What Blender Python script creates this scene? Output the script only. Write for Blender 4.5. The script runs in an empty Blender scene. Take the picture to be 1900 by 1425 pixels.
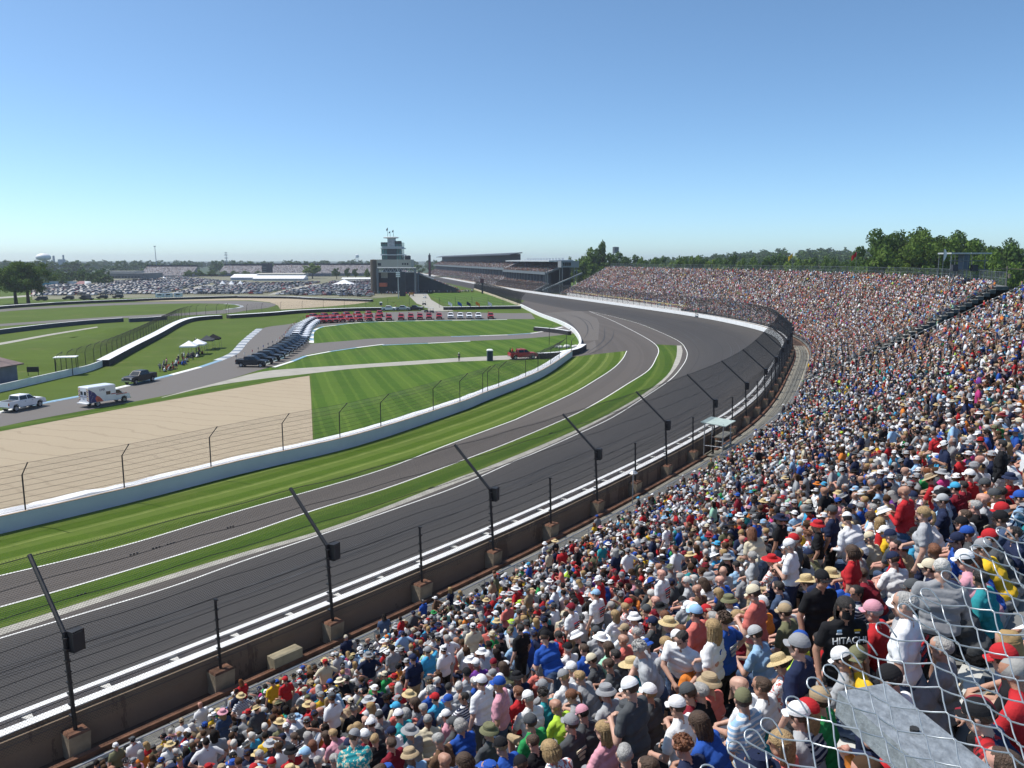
import bpy, bmesh, math, random
import numpy as np
from mathutils import Vector, Matrix, noise as mnoise
from mathutils.geometry import tessellate_polygon

random.seed(7)
rng = np.random.default_rng(11)
SC = bpy.context.scene
COL = SC.collection
PI = math.pi
FPX, HZY, CAMH = 1480.0, 483.0, 20.0          # focal length in pixels, horizon row, eye height
PIT = math.atan((712.5 - HZY) / FPX)


# ---------------------------------------------------------------- geometry of the site
def ray(x, y):
    a, b = (x - 950) / FPX, (y - 712.5) / FPX
    return Vector((a, math.cos(PIT) - b * math.sin(PIT), -b * math.cos(PIT) - math.sin(PIT)))


def G(x, y, z=0.0):
    """survey point: where the sight line through a picture point meets height z"""
    d = ray(x, y)
    t = (z - CAMH) / d.z
    return Vector((d.x * t, d.y * t, z))


def AT(x, y, Y):
    d = ray(x, y)
    t = Y / d.y
    return Vector((d.x * t, Y, CAMH + d.z * t))


def PX(p):
    x, y, z = p[0], p[1], p[2] - CAMH
    dep = y * math.cos(PIT) - z * math.sin(PIT)
    up = y * math.sin(PIT) + z * math.cos(PIT)
    if dep < 0.05:
        return (-9999.0, -9999.0)
    return (950 + FPX * x / dep, 712.5 - FPX * up / dep)


def spline(pts, n=6):
    """Catmull-Rom through the points"""
    P = [np.array(p, float) for p in pts]
    P = [2 * P[0] - P[1]] + P + [2 * P[-1] - P[-2]]
    out = []
    for i in range(1, len(P) - 2):
        for k in range(n):
            t = k / n
            a, b, c, d = P[i - 1], P[i], P[i + 1], P[i + 2]
            out.append(0.5 * ((2 * b) + (c - a) * t + (2 * a - 5 * b + 4 * c - d) * t * t + (3 * b - a - 3 * c + d) * t ** 3))
    out.append(P[-2])
    return [tuple(o) for o in out]


# ---------------------------------------------------------------- materials
MATS = {}


def mat(name, col, rough=0.8, metal=0.0, var=0.0, scale=2.0, bump=0.0, bscale=None, spec=None, coat=0.0, col2=None, emit=None):
    if name in MATS:
        return MATS[name]
    m = bpy.data.materials.new(name)
    m.use_nodes = True
    nt = m.node_tree
    b = nt.nodes['Principled BSDF']
    b.inputs['Base Color'].default_value = (*col, 1)
    b.inputs['Roughness'].default_value = rough
    b.inputs['Metallic'].default_value = metal
    if spec is not None:
        b.inputs['Specular IOR Level'].default_value = spec
    if coat:
        b.inputs['Coat Weight'].default_value = coat
    if var or bump:
        tc = nt.nodes.new('ShaderNodeTexCoord')
    if var:
        n = nt.nodes.new('ShaderNodeTexNoise')
        n.inputs['Scale'].default_value = scale
        n.inputs['Detail'].default_value = 6
        nt.links.new(tc.outputs['Object'], n.inputs['Vector'])
        r = nt.nodes.new('ShaderNodeValToRGB')
        r.color_ramp.elements[0].position = 0.3
        r.color_ramp.elements[1].position = 0.7
        lo = [c * (1 - var) for c in col]
        hi = [min(1, c * (1 + var)) for c in (col2 or col)]
        r.color_ramp.elements[0].color = (*lo, 1)
        r.color_ramp.elements[1].color = (*hi, 1)
        nt.links.new(n.outputs['Fac'], r.inputs['Fac'])
        nt.links.new(r.outputs['Color'], b.inputs['Base Color'])
    if bump:
        n2 = nt.nodes.new('ShaderNodeTexNoise')
        n2.inputs['Scale'].default_value = bscale or scale * 6
        n2.inputs['Detail'].default_value = 4
        nt.links.new(tc.outputs['Object'], n2.inputs['Vector'])
        bp = nt.nodes.new('ShaderNodeBump')
        bp.inputs['Strength'].default_value = bump
        bp.inputs['Distance'].default_value = 0.03
        nt.links.new(n2.outputs['Fac'], bp.inputs['Height'])
        nt.links.new(bp.outputs['Normal'], b.inputs['Normal'])
    MATS[name] = m
    return m


class NB:
    """small node builder for the setting's own materials"""

    def __init__(s, name, rough=0.85):
        s.m = bpy.data.materials.new(name)
        s.m.use_nodes = True
        s.nt = s.m.node_tree
        s.b = s.nt.nodes['Principled BSDF']
        s.b.inputs['Roughness'].default_value = rough
        s.b.inputs['Specular IOR Level'].default_value = 0.12
        s.tc = s.nt.nodes.new('ShaderNodeTexCoord')
        s.pos = s.tc.outputs['Object']

    def n(s, t, **kw):
        nd = s.nt.nodes.new(t)
        for k, v in kw.items():
            if k in nd.inputs:
                i = nd.inputs[k]
                if hasattr(v, 'links') or hasattr(v, 'is_linked'):
                    s.nt.links.new(v, i)
                else:
                    i.default_value = v
            else:
                setattr(nd, k, v)
        return nd

    def noise(s, scale, vec=None, detail=5, rough=0.55):
        return s.n('ShaderNodeTexNoise', Vector=vec or s.pos, Scale=scale, Detail=detail, Roughness=rough).outputs['Fac']

    def math(s, op, a, b=0.0, c=None):
        nd = s.nt.nodes.new('ShaderNodeMath')
        nd.operation = op
        for i, v in enumerate((a, b) if c is None else (a, b, c)):
            if hasattr(v, 'is_linked'):
                s.nt.links.new(v, nd.inputs[i])
            else:
                nd.inputs[i].default_value = v
        return nd.outputs[0]

    def mix(s, f, a, b, blend='MIX'):
        nd = s.nt.nodes.new('ShaderNodeMix')
        nd.data_type = 'RGBA'
        nd.blend_type = blend
        for i, v in ((0, f), (6, a), (7, b)):
            if hasattr(v, 'is_linked'):
                s.nt.links.new(v, nd.inputs[i])
            else:
                nd.inputs[i].default_value = v if i == 0 else (*v, 1)
        return nd.outputs[2]

    def ramp(s, f, stops):
        nd = s.nt.nodes.new('ShaderNodeValToRGB')
        e = nd.color_ramp.elements
        while len(e) < len(stops):
            e.new(0.5)
        for el, (p, c) in zip(e, stops):
            el.position = p
            el.color = (*c, 1) if len(c) == 3 else c
        s.nt.links.new(f, nd.inputs[0])
        return nd.outputs[0]

    def sep(s, vec=None):
        nd = s.n('ShaderNodeSeparateXYZ')
        s.nt.links.new(vec or s.pos, nd.inputs[0])
        return nd.outputs

    def mapping(s, rotz=0, scale=(1, 1, 1)):
        nd = s.nt.nodes.new('ShaderNodeMapping')
        nd.inputs['Rotation'].default_value = (0, 0, rotz)
        nd.inputs['Scale'].default_value = scale
        s.nt.links.new(s.pos, nd.inputs['Vector'])
        return nd.outputs[0]

    def bump(s, h, strength, dist=0.03):
        nd = s.nt.nodes.new('ShaderNodeBump')
        nd.inputs['Strength'].default_value = strength
        nd.inputs['Distance'].default_value = dist
        s.nt.links.new(h, nd.inputs['Height'])
        s.nt.links.new(nd.outputs[0], s.b.inputs['Normal'])

    def out(s, col):
        s.nt.links.new(col, s.b.inputs['Base Color'])
        return s.m


# ---------------------------------------------------------------- meshes
class MB:
    def __init__(s):
        s.v, s.f, s.m = [], [], []

    def add(s, vs, fs, m=0):
        o = len(s.v)
        s.v.extend([tuple(v) for v in vs])
        s.f.extend([tuple(i + o for i in f) for f in fs])
        s.m.extend([m] * len(fs))
        return s

    def box(s, c, size, rz=0.0, m=0, taper=(1, 1), rot=None):
        hx, hy, hz = size[0] / 2, size[1] / 2, size[2] / 2
        vs = []
        for z, tx, ty in ((-hz, 1, 1), (hz, taper[0], taper[1])):
            for x, y in ((-hx, -hy), (hx, -hy), (hx, hy), (-hx, hy)):
                vs.append(Vector((x * tx, y * ty, z)))
        M = rot if rot is not None else Matrix.Rotation(rz, 3, 'Z')
        vs = [M @ v + Vector(c) for v in vs]
        return s.add(vs, [(3, 2, 1, 0), (4, 5, 6, 7), (0, 1, 5, 4), (1, 2, 6, 5), (2, 3, 7, 6), (3, 0, 4, 7)], m)

    def hexa(s, b, t, m=0):
        """solid between two quads (bottom loop, top loop)"""
        return s.add(list(b) + list(t), [(3, 2, 1, 0), (4, 5, 6, 7), (0, 1, 5, 4), (1, 2, 6, 5), (2, 3, 7, 6), (3, 0, 4, 7)], m)

    def tube(s, pts, r, n=6, m=0, cap=True):
        pts = [Vector(p) for p in pts]
        rs = r if isinstance(r, (list, tuple)) else [r] * len(pts)
        vs, fs = [], []
        for i, p in enumerate(pts):
            t = (pts[min(i + 1, len(pts) - 1)] - pts[max(i - 1, 0)]).normalized()
            a = t.cross(Vector((0, 0, 1)) if abs(t.z) < 0.95 else Vector((1, 0, 0))).normalized()
            b = t.cross(a)
            for k in range(n):
                w = 2 * PI * k / n
                vs.append(p + a * (rs[i] * math.cos(w)) + b * (rs[i] * math.sin(w)))
        for i in range(len(pts) - 1):
            for k in range(n):
                k2 = (k + 1) % n
                fs.append((i * n + k, i * n + k2, (i + 1) * n + k2, (i + 1) * n + k))
        if cap:
            fs.append(tuple(range(n - 1, -1, -1)))
            fs.append(tuple((len(pts) - 1) * n + k for k in range(n)))
        return s.add(vs, fs, m)

    def strip(s, A, B, m=0, every=None):
        n = len(A)
        o = len(s.v)
        s.v.extend([tuple(p) for p in A])
        s.v.extend([tuple(p) for p in B])
        for i in range(n - 1):
            s.f.append((o + i, o + i + 1, o + n + i + 1, o + n + i))
            s.m.append(every(i) if every else m)
        return s

    def loft(s, lines, m=0, closed=False, ms=None):
        """quads between successive polylines of equal length"""
        L = list(lines)
        if closed:
            L = L + [L[0]]
        for k in range(len(L) - 1):
            s.strip(L[k], L[k + 1], ms[k] if ms else m)
        return s

    def poly(s, pts, m=0):
        pts = [Vector(p) for p in pts]
        tris = tessellate_polygon([[Vector((p.x, p.y, 0)) for p in pts]])
        fs = []
        for t in tris:
            a, b, c = (pts[i] for i in t)
            fs.append(t if (b - a).cross(c - a).z > 0 else (t[0], t[2], t[1]))
        return s.add(pts, fs, m)

    def lathe(s, prof, c=(0, 0, 0), n=12, m=0, M=None, cap=False):
        vs, fs = [], []
        for r, z in prof:
            for k in range(n):
                w = 2 * PI * k / n
                v = Vector((r * math.cos(w), r * math.sin(w), z))
                vs.append((M @ v if M is not None else v) + Vector(c))
        for i in range(len(prof) - 1):
            for k in range(n):
                k2 = (k + 1) % n
                fs.append((i * n + k, i * n + k2, (i + 1) * n + k2, (i + 1) * n + k))
        if cap:
            fs.append(tuple(range(n - 1, -1, -1)))
            fs.append(tuple((len(prof) - 1) * n + k for k in range(n)))
        return s.add(vs, fs, m)

    def prism(s, prof, w, m=0, inset=0.0):
        """side outline (y,z) extruded over x = -w/2..w/2"""
        n = len(prof)
        vs = [(-w / 2, y, z) for y, z in prof] + [(w / 2, y, z) for y, z in prof]
        tris = tessellate_polygon([[Vector((y, z, 0)) for y, z in prof]])
        fs = [tuple(t) for t in tris] + [tuple(i + n for i in reversed(t)) for t in tris]
        fs += [(i, i + n, (i + 1) % n + n, (i + 1) % n) for i in range(n)]
        return s.add(vs, fs, m)

    def data(s, name, mats, smooth=False):
        me = bpy.data.meshes.new(name)
        me.from_pydata(s.v, [], s.f)
        for mm in (mats if isinstance(mats, (list, tuple)) else [mats]):
            me.materials.append(mm)
        if any(s.m):
            me.polygons.foreach_set('material_index', s.m)
        if smooth:
            me.polygons.foreach_set('use_smooth', [True] * len(s.f))
        me.update()
        return me

    def build(s, name, mats, parent=None, smooth=False, loc=None, rz=0.0, fix=True):
        me = s.data(name, mats, smooth)
        if fix:
            bm = bmesh.new()
            bm.from_mesh(me)
            bmesh.ops.recalc_face_normals(bm, faces=bm.faces)
            bm.to_mesh(me)
            bm.free()
        return link(name, me, parent, loc, rz)


def link(name, me, parent=None, loc=None, rz=0.0):
    o = bpy.data.objects.new(name, me)
    COL.objects.link(o)
    if parent is not None:
        o.parent = parent
    if loc is not None:
        o.location = loc
    if rz:
        o.rotation_euler.z = rz
    return o


def tag(o, label=None, cat=None, group=None, kind=None):
    if label:
        o['label'] = label
    if cat:
        o['category'] = cat
    if group:
        o['group'] = group
    if kind:
        o['kind'] = kind
    return o


def thing(name, label, cat, loc=(0, 0, 0), rz=0.0, group=None):
    o = bpy.data.objects.new(name, None)
    o.empty_display_size = 0.2
    COL.objects.link(o)
    o.location = loc
    o.rotation_euler.z = rz
    return tag(o, label, cat, group)


def structure(o):
    o['kind'] = 'structure'
    return o


def copy_tree(o, parent=None):
    c = o.copy()
    COL.objects.link(c)
    c.parent = parent
    for ch in o.children:
        copy_tree(ch, c)
    return c


def text_mesh(name, txt, size, m, extrude=0.004, align='CENTER'):
    cu = bpy.data.curves.new(name, 'FONT')
    cu.body = txt
    cu.size = size
    cu.extrude = extrude
    cu.align_x = align
    cu.align_y = 'CENTER'
    o = bpy.data.objects.new(name, cu)
    COL.objects.link(o)
    dg = bpy.context.evaluated_depsgraph_get()
    me = bpy.data.meshes.new_from_object(o.evaluated_get(dg))
    bpy.data.objects.remove(o)
    bpy.data.curves.remove(cu)
    me.materials.clear()
    me.materials.append(m)
    return me


# ---------------------------------------------------------------- the line of the outer wall
WALLPX = [(0, 1368, 3.9), (116, 1314, 3.9), (263, 1250, 3.9), (387, 1213, 3.9), (497, 1171, 3.9), (589, 1132, 3.9), (760, 1070, 3.9),
          (900, 1004, 3.9), (995, 963, 3.9), (1084, 921, 3.9), (1158, 884, 3.9), (1220, 854, 3.9), (1268, 830, 3.9), (1351, 782, 3.9),
          (1397, 754, 3.95), (1434, 703, 4.1), (1460, 653, 4.35), (1470, 637, 4.4), (1453, 616, 4.35), (1434, 608, 4.2), (1400, 600, 4.0),
          (1303, 582, 3.6), (1163, 563, 3.2)]
_w = [np.array(G(*p)) for p in WALLPX]
_w = [_w[0] + (_w[0] - _w[2]) / np.linalg.norm(_w[0] - _w[2]) * 26 + np.array([-4.0, -1.0, 0])] + _w
for yy, zz in ((412, 2.74), (500, 2.2), (590, 1.75), (800, 1.7), (1000, 1.7), (1300, 1.7)):
    _w.append(np.array((44 - 0.205 * (yy - 309), yy, zz)))
_w = np.array(spline(_w, 24))
_d = np.r_[0, np.cumsum(np.linalg.norm(np.diff(_w[:, :2], axis=0), axis=1))]
WU = np.arange(0, _d[-1], 1.0)
WP = np.c_[np.interp(WU, _d, _w[:, 0]), np.interp(WU, _d, _w[:, 1]), np.interp(WU, _d, _w[:, 2])]
for k in range(3):                                   # ease out the survey noise
    q = np.pad(WP[:, k], 36, mode='reflect', reflect_type='odd')
    for _ in range(3):
        q = np.convolve(q, np.ones(23) / 23, mode='same')
    WP[:, k] = q[36:-36]
_t = np.gradient(WP[:, :2], axis=0)
_t /= np.linalg.norm(_t, axis=1)[:, None]
WN = np.c_[_t[:, 1], -_t[:, 0]]                      # outward, away from the infield
UMAX = WU[-1]


def W(u, s=0.0, z=None):
    """point on the wall line at length u, set back s metres outward, z above the wall's own top if z is a tuple"""
    x = np.interp(u, WU, WP[:, 0]) + s * np.interp(u, WU, WN[:, 0])
    y = np.interp(u, WU, WP[:, 1]) + s * np.interp(u, WU, WN[:, 1])
    zt = np.interp(u, WU, WP[:, 2])
    return Vector((x, y, zt if z is None else z))


def wtop(u):
    return float(np.interp(u, WU, WP[:, 2]))


def wang(u):
    """heading of the wall line at u"""
    i = min(max(int(round(u)), 1), len(WU) - 2)
    return math.atan2(_t[i, 1], _t[i, 0])


def wnear(p):
    d = np.hypot(WP[:, 0] - p[0], WP[:, 1] - p[1])
    i = int(d.argmin())
    s = (p[0] - WP[i, 0]) * WN[i, 0] + (p[1] - WP[i, 1]) * WN[i, 1]
    u = WU[i] + (p[0] - WP[i, 0]) * _t[i, 0] + (p[1] - WP[i, 1]) * _t[i, 1]
    return float(u), float(s)


def wline(u0, u1, step, s, zf):
    """polyline along the wall; zf: number, or function of u"""
    n = max(2, int(round((u1 - u0) / step)) + 1)
    out = []
    for u in np.linspace(u0, u1, n):
        out.append(W(u, s, zf(u) if callable(zf) else zf))
    return out


def deckz(s):
    q = max(s - 3.6, 0.0)
    return 2.65 + 0.46 * q + 0.0025 * q * q


S0, DS, NROW = 4.0, 0.82, 32
# ================================================================ ground, roads and lawns
def grass_mat(name, base, light, stripe=None, dirt=0.0):
    nb = NB(name, 0.9)
    f1 = nb.noise(0.05, detail=6)
    f2 = nb.noise(0.9, detail=6, rough=0.7)
    f3 = nb.noise(9.0, detail=4, rough=0.7)
    c = nb.mix(f1, [v * 0.68 for v in base], [v * 1.32 for v in base])
    sk = nb.noise(1.0, vec=nb.mapping(0.45, (0.035, 0.55, 1)), detail=5, rough=0.65)
    c = nb.mix(nb.math('MULTIPLY', nb.math('MAXIMUM', nb.math('SUBTRACT', sk, 0.48), 0.0), 1.6), c, [v * 1.55 for v in base])
    if stripe is not None:
        c = nb.mix(stripe(nb), c, nb.mix(f1, [v * 0.85 for v in light], light))
    c = nb.mix(nb.math('MULTIPLY', f2, 0.45), c, [v * 0.55 for v in base])
    c = nb.mix(nb.math('MULTIPLY', nb.math('GREATER_THAN', f3, 0.58), 0.22), c, (0.16, 0.19, 0.05))
    if dirt:
        d = nb.math('MULTIPLY', nb.math('SMOOTH_MIN', nb.math('MULTIPLY', nb.math('SUBTRACT', nb.noise(0.11, detail=8, rough=0.7), 0.55), 6.0), 1.0, 0.1), dirt)
        c = nb.mix(nb.math('MAXIMUM', d, 0.0), c, (0.17, 0.16, 0.06))
    nb.bump(f3, 0.6, 0.05)
    return nb.out(c)


GRASS = (0.056, 0.115, 0.010)
GRASS_L = (0.120, 0.195, 0.024)
STRIPE_A = (G(812, 677) - G(877, 718))
STRIPE_ANG = math.atan2(STRIPE_A.y, STRIPE_A.x)


def stripes_straight(period, ang):
    def f(nb):
        v = nb.sep(nb.mapping(-ang))
        yy = nb.math('ADD', v[1], nb.math('MULTIPLY', nb.noise(0.25, detail=3), 0.7))
        ph = nb.math('FRACT', nb.math('DIVIDE', yy, period))
        band = nb.math('GREATER_THAN', ph, 0.5)
        edge = nb.math('LESS_THAN', nb.math('ABSOLUTE', nb.math('SUBTRACT', nb.math('FRACT', nb.math('MULTIPLY', ph, 2.0)), 0.5)), 0.07)
        return nb.math('ADD', nb.math('MULTIPLY', band, 0.5), nb.math('MULTIPLY', edge, nb.math('MULTIPLY', nb.noise(0.5), 1.1)))
    return f


VCEN = Vector((-208.0, 203.0, 0))


def stripes_round(period):
    def f(nb):
        sb = nb.n('ShaderNodeVectorMath', operation='SUBTRACT')
        nb.nt.links.new(nb.pos, sb.inputs[0])
        sb.inputs[1].default_value = VCEN
        ln = nb.n('ShaderNodeVectorMath', operation='LENGTH')
        nb.nt.links.new(sb.outputs[0], ln.inputs[0])
        r = nb.math('ADD', ln.outputs['Value'], nb.math('MULTIPLY', nb.noise(0.2, detail=3), 0.5))
        ph = nb.math('FRACT', nb.math('DIVIDE', r, period))
        band = nb.math('GREATER_THAN', ph, 0.55)
        edge = nb.math('LESS_THAN', nb.math('ABSOLUTE', nb.math('SUBTRACT', ph, 0.55)), 0.10)
        return nb.math('ADD', nb.math('MULTIPLY', band, 0.33), nb.math('MULTIPLY', edge, nb.math('MULTIPLY', nb.noise(0.6), 1.1)))
    return f


M_FIELD = grass_mat('meadow_grass', (0.080, 0.122, 0.016), GRASS_L, dirt=0.55)
M_LAWN = grass_mat('mown_lawn', GRASS, GRASS_L, stripes_straight(6.2, STRIPE_ANG), dirt=0.22)
M_VERGE = grass_mat('mown_verge', (0.062, 0.110, 0.008), (0.21, 0.26, 0.065), stripes_round(3.1), dirt=0.25)
M_STRIP = grass_mat('verge_strip', (0.050, 0.098, 0.008), (0.13, 0.18, 0.03), stripes_round(3.0))


def asphalt_mat(name, a, b, warm, grooves=0.0, streak=None, lane=False):
    nb = NB(name, 0.8)
    f1 = nb.noise(0.035, detail=7)
    f2 = nb.noise(0.5, detail=6, rough=0.65)
    f3 = nb.noise(40.0, detail=2)
    c = nb.mix(f1, a, b)
    c = nb.mix(nb.math('MULTIPLY', f2, 0.5), c, warm)
    c = nb.mix(nb.math('MULTIPLY', f3, 0.35), c, [v * 0.6 for v in a])
    if streak:
        sb = nb.n('ShaderNodeVectorMath', operation='SUBTRACT')
        nb.nt.links.new(nb.pos, sb.inputs[0])
        sb.inputs[1].default_value = VCEN
        ln = nb.n('ShaderNodeVectorMath', operation='LENGTH')
        nb.nt.links.new(sb.outputs[0], ln.inputs[0])
        cx = nb.n('ShaderNodeCombineXYZ')
        nb.nt.links.new(ln.outputs['Value'], cx.inputs[0])
        st = nb.noise(0.42, vec=cx.outputs[0], detail=6, rough=0.6)
        c = nb.mix(nb.math('MULTIPLY', nb.math('GREATER_THAN', st, 0.5), nb.math('MULTIPLY', st, streak)), c, [v * 0.62 for v in a])
        st2 = nb.noise(1.7, vec=cx.outputs[0], detail=4)
        c = nb.mix(nb.math('MULTIPLY', st2, 0.35), c, [min(1, v * 1.3) for v in b])
    if lane:
        ac = nb.n('ShaderNodeAttribute', attribute_name='across').outputs['Fac']
        al = nb.n('ShaderNodeAttribute', attribute_name='along').outputs['Fac']
        cx = nb.n('ShaderNodeCombineXYZ', X=nb.math('MULTIPLY', ac, 17.0), Y=nb.math('MULTIPLY', al, 0.012))
        cx2 = nb.n('ShaderNodeCombineXYZ', X=nb.math('MULTIPLY', ac, 70.0), Y=nb.math('MULTIPLY', al, 0.03))
        st = nb.noise(1.0, vec=cx.outputs[0], detail=4, rough=0.55)
        st2 = nb.noise(1.0, vec=cx2.outputs[0], detail=4, rough=0.6)
        gr = nb.math('ADD', nb.math('MULTIPLY', ac, 1.0), nb.math('MULTIPLY', nb.math('SUBTRACT', st, 0.5), 0.35))
        dk = nb.ramp(gr, [(0.0, (0, 0, 0)), (0.12, (0.5, 0.5, 0.5)), (0.3, (1, 1, 1)), (0.62, (0.8, 0.8, 0.8)), (0.82, (0.1, 0.1, 0.1)), (1.0, (0, 0, 0))])
        c = nb.mix(nb.math('MULTIPLY', dk, 0.5), c, (0.040, 0.039, 0.041))
        c = nb.mix(nb.math('MULTIPLY', nb.math('SUBTRACT', st2, 0.35), 0.5), c, (0.036, 0.035, 0.036))
        # paving lane seams
        seam = nb.math('LESS_THAN', nb.math('ABSOLUTE', nb.math('SUBTRACT', nb.math('FRACT', nb.math('MULTIPLY', ac, 4.0)), 0.5)), 0.012)
        c = nb.mix(nb.math('MULTIPLY', seam, 0.55), c, (0.028, 0.027, 0.027))
    nb.bump(f3, 0.25, 0.01)
    return nb.out(c)


M_TRACK = asphalt_mat('track_asphalt', (0.070, 0.064, 0.059), (0.090, 0.083, 0.077), (0.088, 0.078, 0.070), lane=True)
M_APRON = asphalt_mat('apron_asphalt', (0.094, 0.083, 0.074), (0.116, 0.103, 0.092), (0.118, 0.099, 0.086), streak=0.45)
M_PATCH = asphalt_mat('old_pavement', (0.135, 0.122, 0.110), (0.155, 0.142, 0.13), (0.16, 0.14, 0.12))
M_ROAD = asphalt_mat('road_course_asphalt', (0.155, 0.144, 0.133), (0.180, 0.168, 0.156), (0.185, 0.163, 0.148))
M_PATH = mat('path_concrete', (0.34, 0.32, 0.27), 0.9, var=0.12, scale=0.4, bump=0.2)
M_WHITE = mat('white_line_paint', (0.78, 0.77, 0.72), 0.6, var=0.10, scale=1.5)


def tan_mat():
    nb = NB('gravel_trap_stone', 0.95)
    c = nb.mix(nb.noise(0.06, detail=7), (0.40, 0.325, 0.225), (0.48, 0.40, 0.285))
    c = nb.mix(nb.math('MULTIPLY', nb.noise(7.0, detail=5, rough=0.8), 0.55), c, (0.26, 0.21, 0.15))
    v = nb.sep(nb.mapping(0.35))
    rake = nb.math('SINE', nb.math('MULTIPLY', nb.math('ADD', v[1], nb.math('MULTIPLY', nb.noise(0.08), 7.0)), 2.2))
    c = nb.mix(nb.math('MULTIPLY', nb.math('GREATER_THAN', rake, 0.93), 0.35), c, (0.25, 0.2, 0.14))
    nb.bump(nb.noise(12.0, detail=4, rough=0.8), 0.8, 0.06)
    return nb.out(c)


M_GRAVEL = tan_mat()


def gp(name, px, z, m, sm=0):
    pts = spline(px, sm) if sm else px
    b = MB().poly([G(x, y, z) for x, y in pts], 0)
    return structure(b.build(name, m))


def edge2(A, B, sm=4):
    """outline between two open traces"""
    return spline(A, sm) + list(reversed(spline(B, sm)))


def offset_line(pts, d):
    """ground points -> strip of width d to the left of travel"""
    out = []
    for i, p in enumerate(pts):
        t = (pts[min(i + 1, len(pts) - 1)] - pts[max(i - 1, 0)])
        t.z = 0
        t.normalize()
        out.append(p + Vector((-t.y, t.x, 0)) * d)
    return out


def paint(name, px, z, w, m, sm=5):
    c = [G(x, y, z) for x, y in spline(px, sm)]
    a = offset_line(c, w / 2)
    b = offset_line(c, -w / 2)
    return structure(MB().strip(b, a).build(name, m))


# base sheet, out to the horizon
b = MB()
R0 = [0, 300, 900, 2500, 9000]
b.poly([(-9000, -400, 0), (9000, -400, 0), (9000, 14000, 0), (-9000, 14000, 0)])
structure(b.build('ground', M_FIELD))
b = MB().poly([(-9000, 1010, 0.006), (9000, 1010, 0.006), (9000, 14000, 0.006), (-9000, 14000, 0.006)])
structure(b.build('far_woodland_ground', mat('woodland_ground', (0.030, 0.055, 0.018), 0.95, var=0.3, scale=0.01)))

A_LINE = [(1092, 577), (1132, 593), (1163, 608), (1197, 626), (1216, 639), (1222, 650), (1218, 663), (1203, 687), (1163, 713), (1111, 745), (1055, 774),
          (947, 820), (845, 859), (713, 907), (587, 945), (450, 992), (342, 1026), (263, 1050), (132, 1089), (0, 1126), (-150, 1166)]
B_LINE = [(1092, 577), (1132, 586), (1184, 600), (1229, 618), (1261, 634), (1272, 647), (1275, 659), (1268, 676), (1245, 703), (1203, 732), (1137, 774),
          (1063, 809), (995, 839), (947, 859), (845, 904), (713, 951), (592, 993), (450, 1041), (316, 1089), (184, 1129), (0, 1184), (-150, 1230)]
L_LINE = [(1163, 651), (1155, 666), (1137, 684), (1105, 705), (1058, 732), (966, 774), (947, 782), (839, 822), (713, 870), (582, 909), (450, 946),
          (263, 1003), (132, 1037), (0, 1068), (-150, 1104)]
WB_LINE = [(1062, 662), (1020, 692), (979, 713), (900, 745), (845, 767), (661, 828), (450, 879), (237, 934), (0, 991), (-150, 1026)]
G_LINE = [(1256, 641), (1256, 652), (1253, 667), (1237, 697), (1189, 734), (1118, 774), (1032, 814), (900, 868), (845, 888), (713, 941), (592, 985), (450, 1025),
          (237, 1090), (0, 1166), (-150, 1210)]
K_LINE = [(1264, 641), (1266, 655), (1255, 682), (1216, 721), (1137, 768), (1032, 820), (900, 876), (845, 897), (713, 948), (592, 991), (450, 1033), (237, 1100), (0, 1179), (-150, 1225)]

# flat apron between the inner walls and the racing line
ap = [(960, 566), (1071, 610), (1074, 640), (1058, 662)] + WB_LINE[1:] + list(reversed(B_LINE))[:-1] + [(1092, 577), (1040, 562), (985, 551)]
gp('apron_pavement', ap, 0.012, M_APRON)
gp('light_pavement_patch', [(1005, 581), (1040, 578.5), (1078, 577), (1090, 583), (1108, 591), (1112, 600), (1110, 631), (1078, 633), (1074, 622), (1060, 603), (1030, 592)], 0.02, M_PATCH)
gp('light_pavement_joint', [(1062, 650), (1104, 632), (1107, 648), (1090, 659), (1070, 661)], 0.017, M_PATCH)
# racetrack: from the racing line up to the foot of the outer wall
bl = [G(x, y, 0.02) for x, y in spline(B_LINE, 8)]
inner, outer, mid1, mid2 = [], [], [], []
us, vs = [], []
for p in bl[::-1]:
    u, s = wnear(p)
    us.append(u)
    vs.append(s)
order = np.argsort(us)
us, vs = np.array(us)[order], np.array(vs)[order]


def s_in(u):
    return float(np.interp(u, us, vs, left=vs[0], right=-18.5))


rows = [[] for _ in range(9)]
for u in np.arange(6, UMAX - 1, 2.5):
    si = s_in(u) if u < us[-1] else -18.5
    if u > us[-1] - 60:
        si = si * 1.0
    zt = wtop(u) - 1.08
    for k in range(9):
        t = k / 8
        s = si + (-0.45 - si) * t
        z = 0.03 + (zt - 0.03) * (t ** 1.12)
        rows[k].append(W(u, s, z))
tk = structure(MB().loft(rows).build('racetrack', M_TRACK, smooth=True))
n_ = len(rows[0])
vid = np.arange(len(tk.data.vertices))
# strips of the loft repeat the inner lines, so read the position back from the order of building
kk = np.where((vid // n_) % 2 == 0, vid // n_ // 2, vid // n_ // 2 + 1)
for nm, arr in (('across', kk / 8.0), ('along', (vid % n_) * 2.5)):
    at_ = tk.data.attributes.new(nm, 'FLOAT', 'POINT')
    at_.data.foreach_set('value', arr.astype(np.float32))

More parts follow.
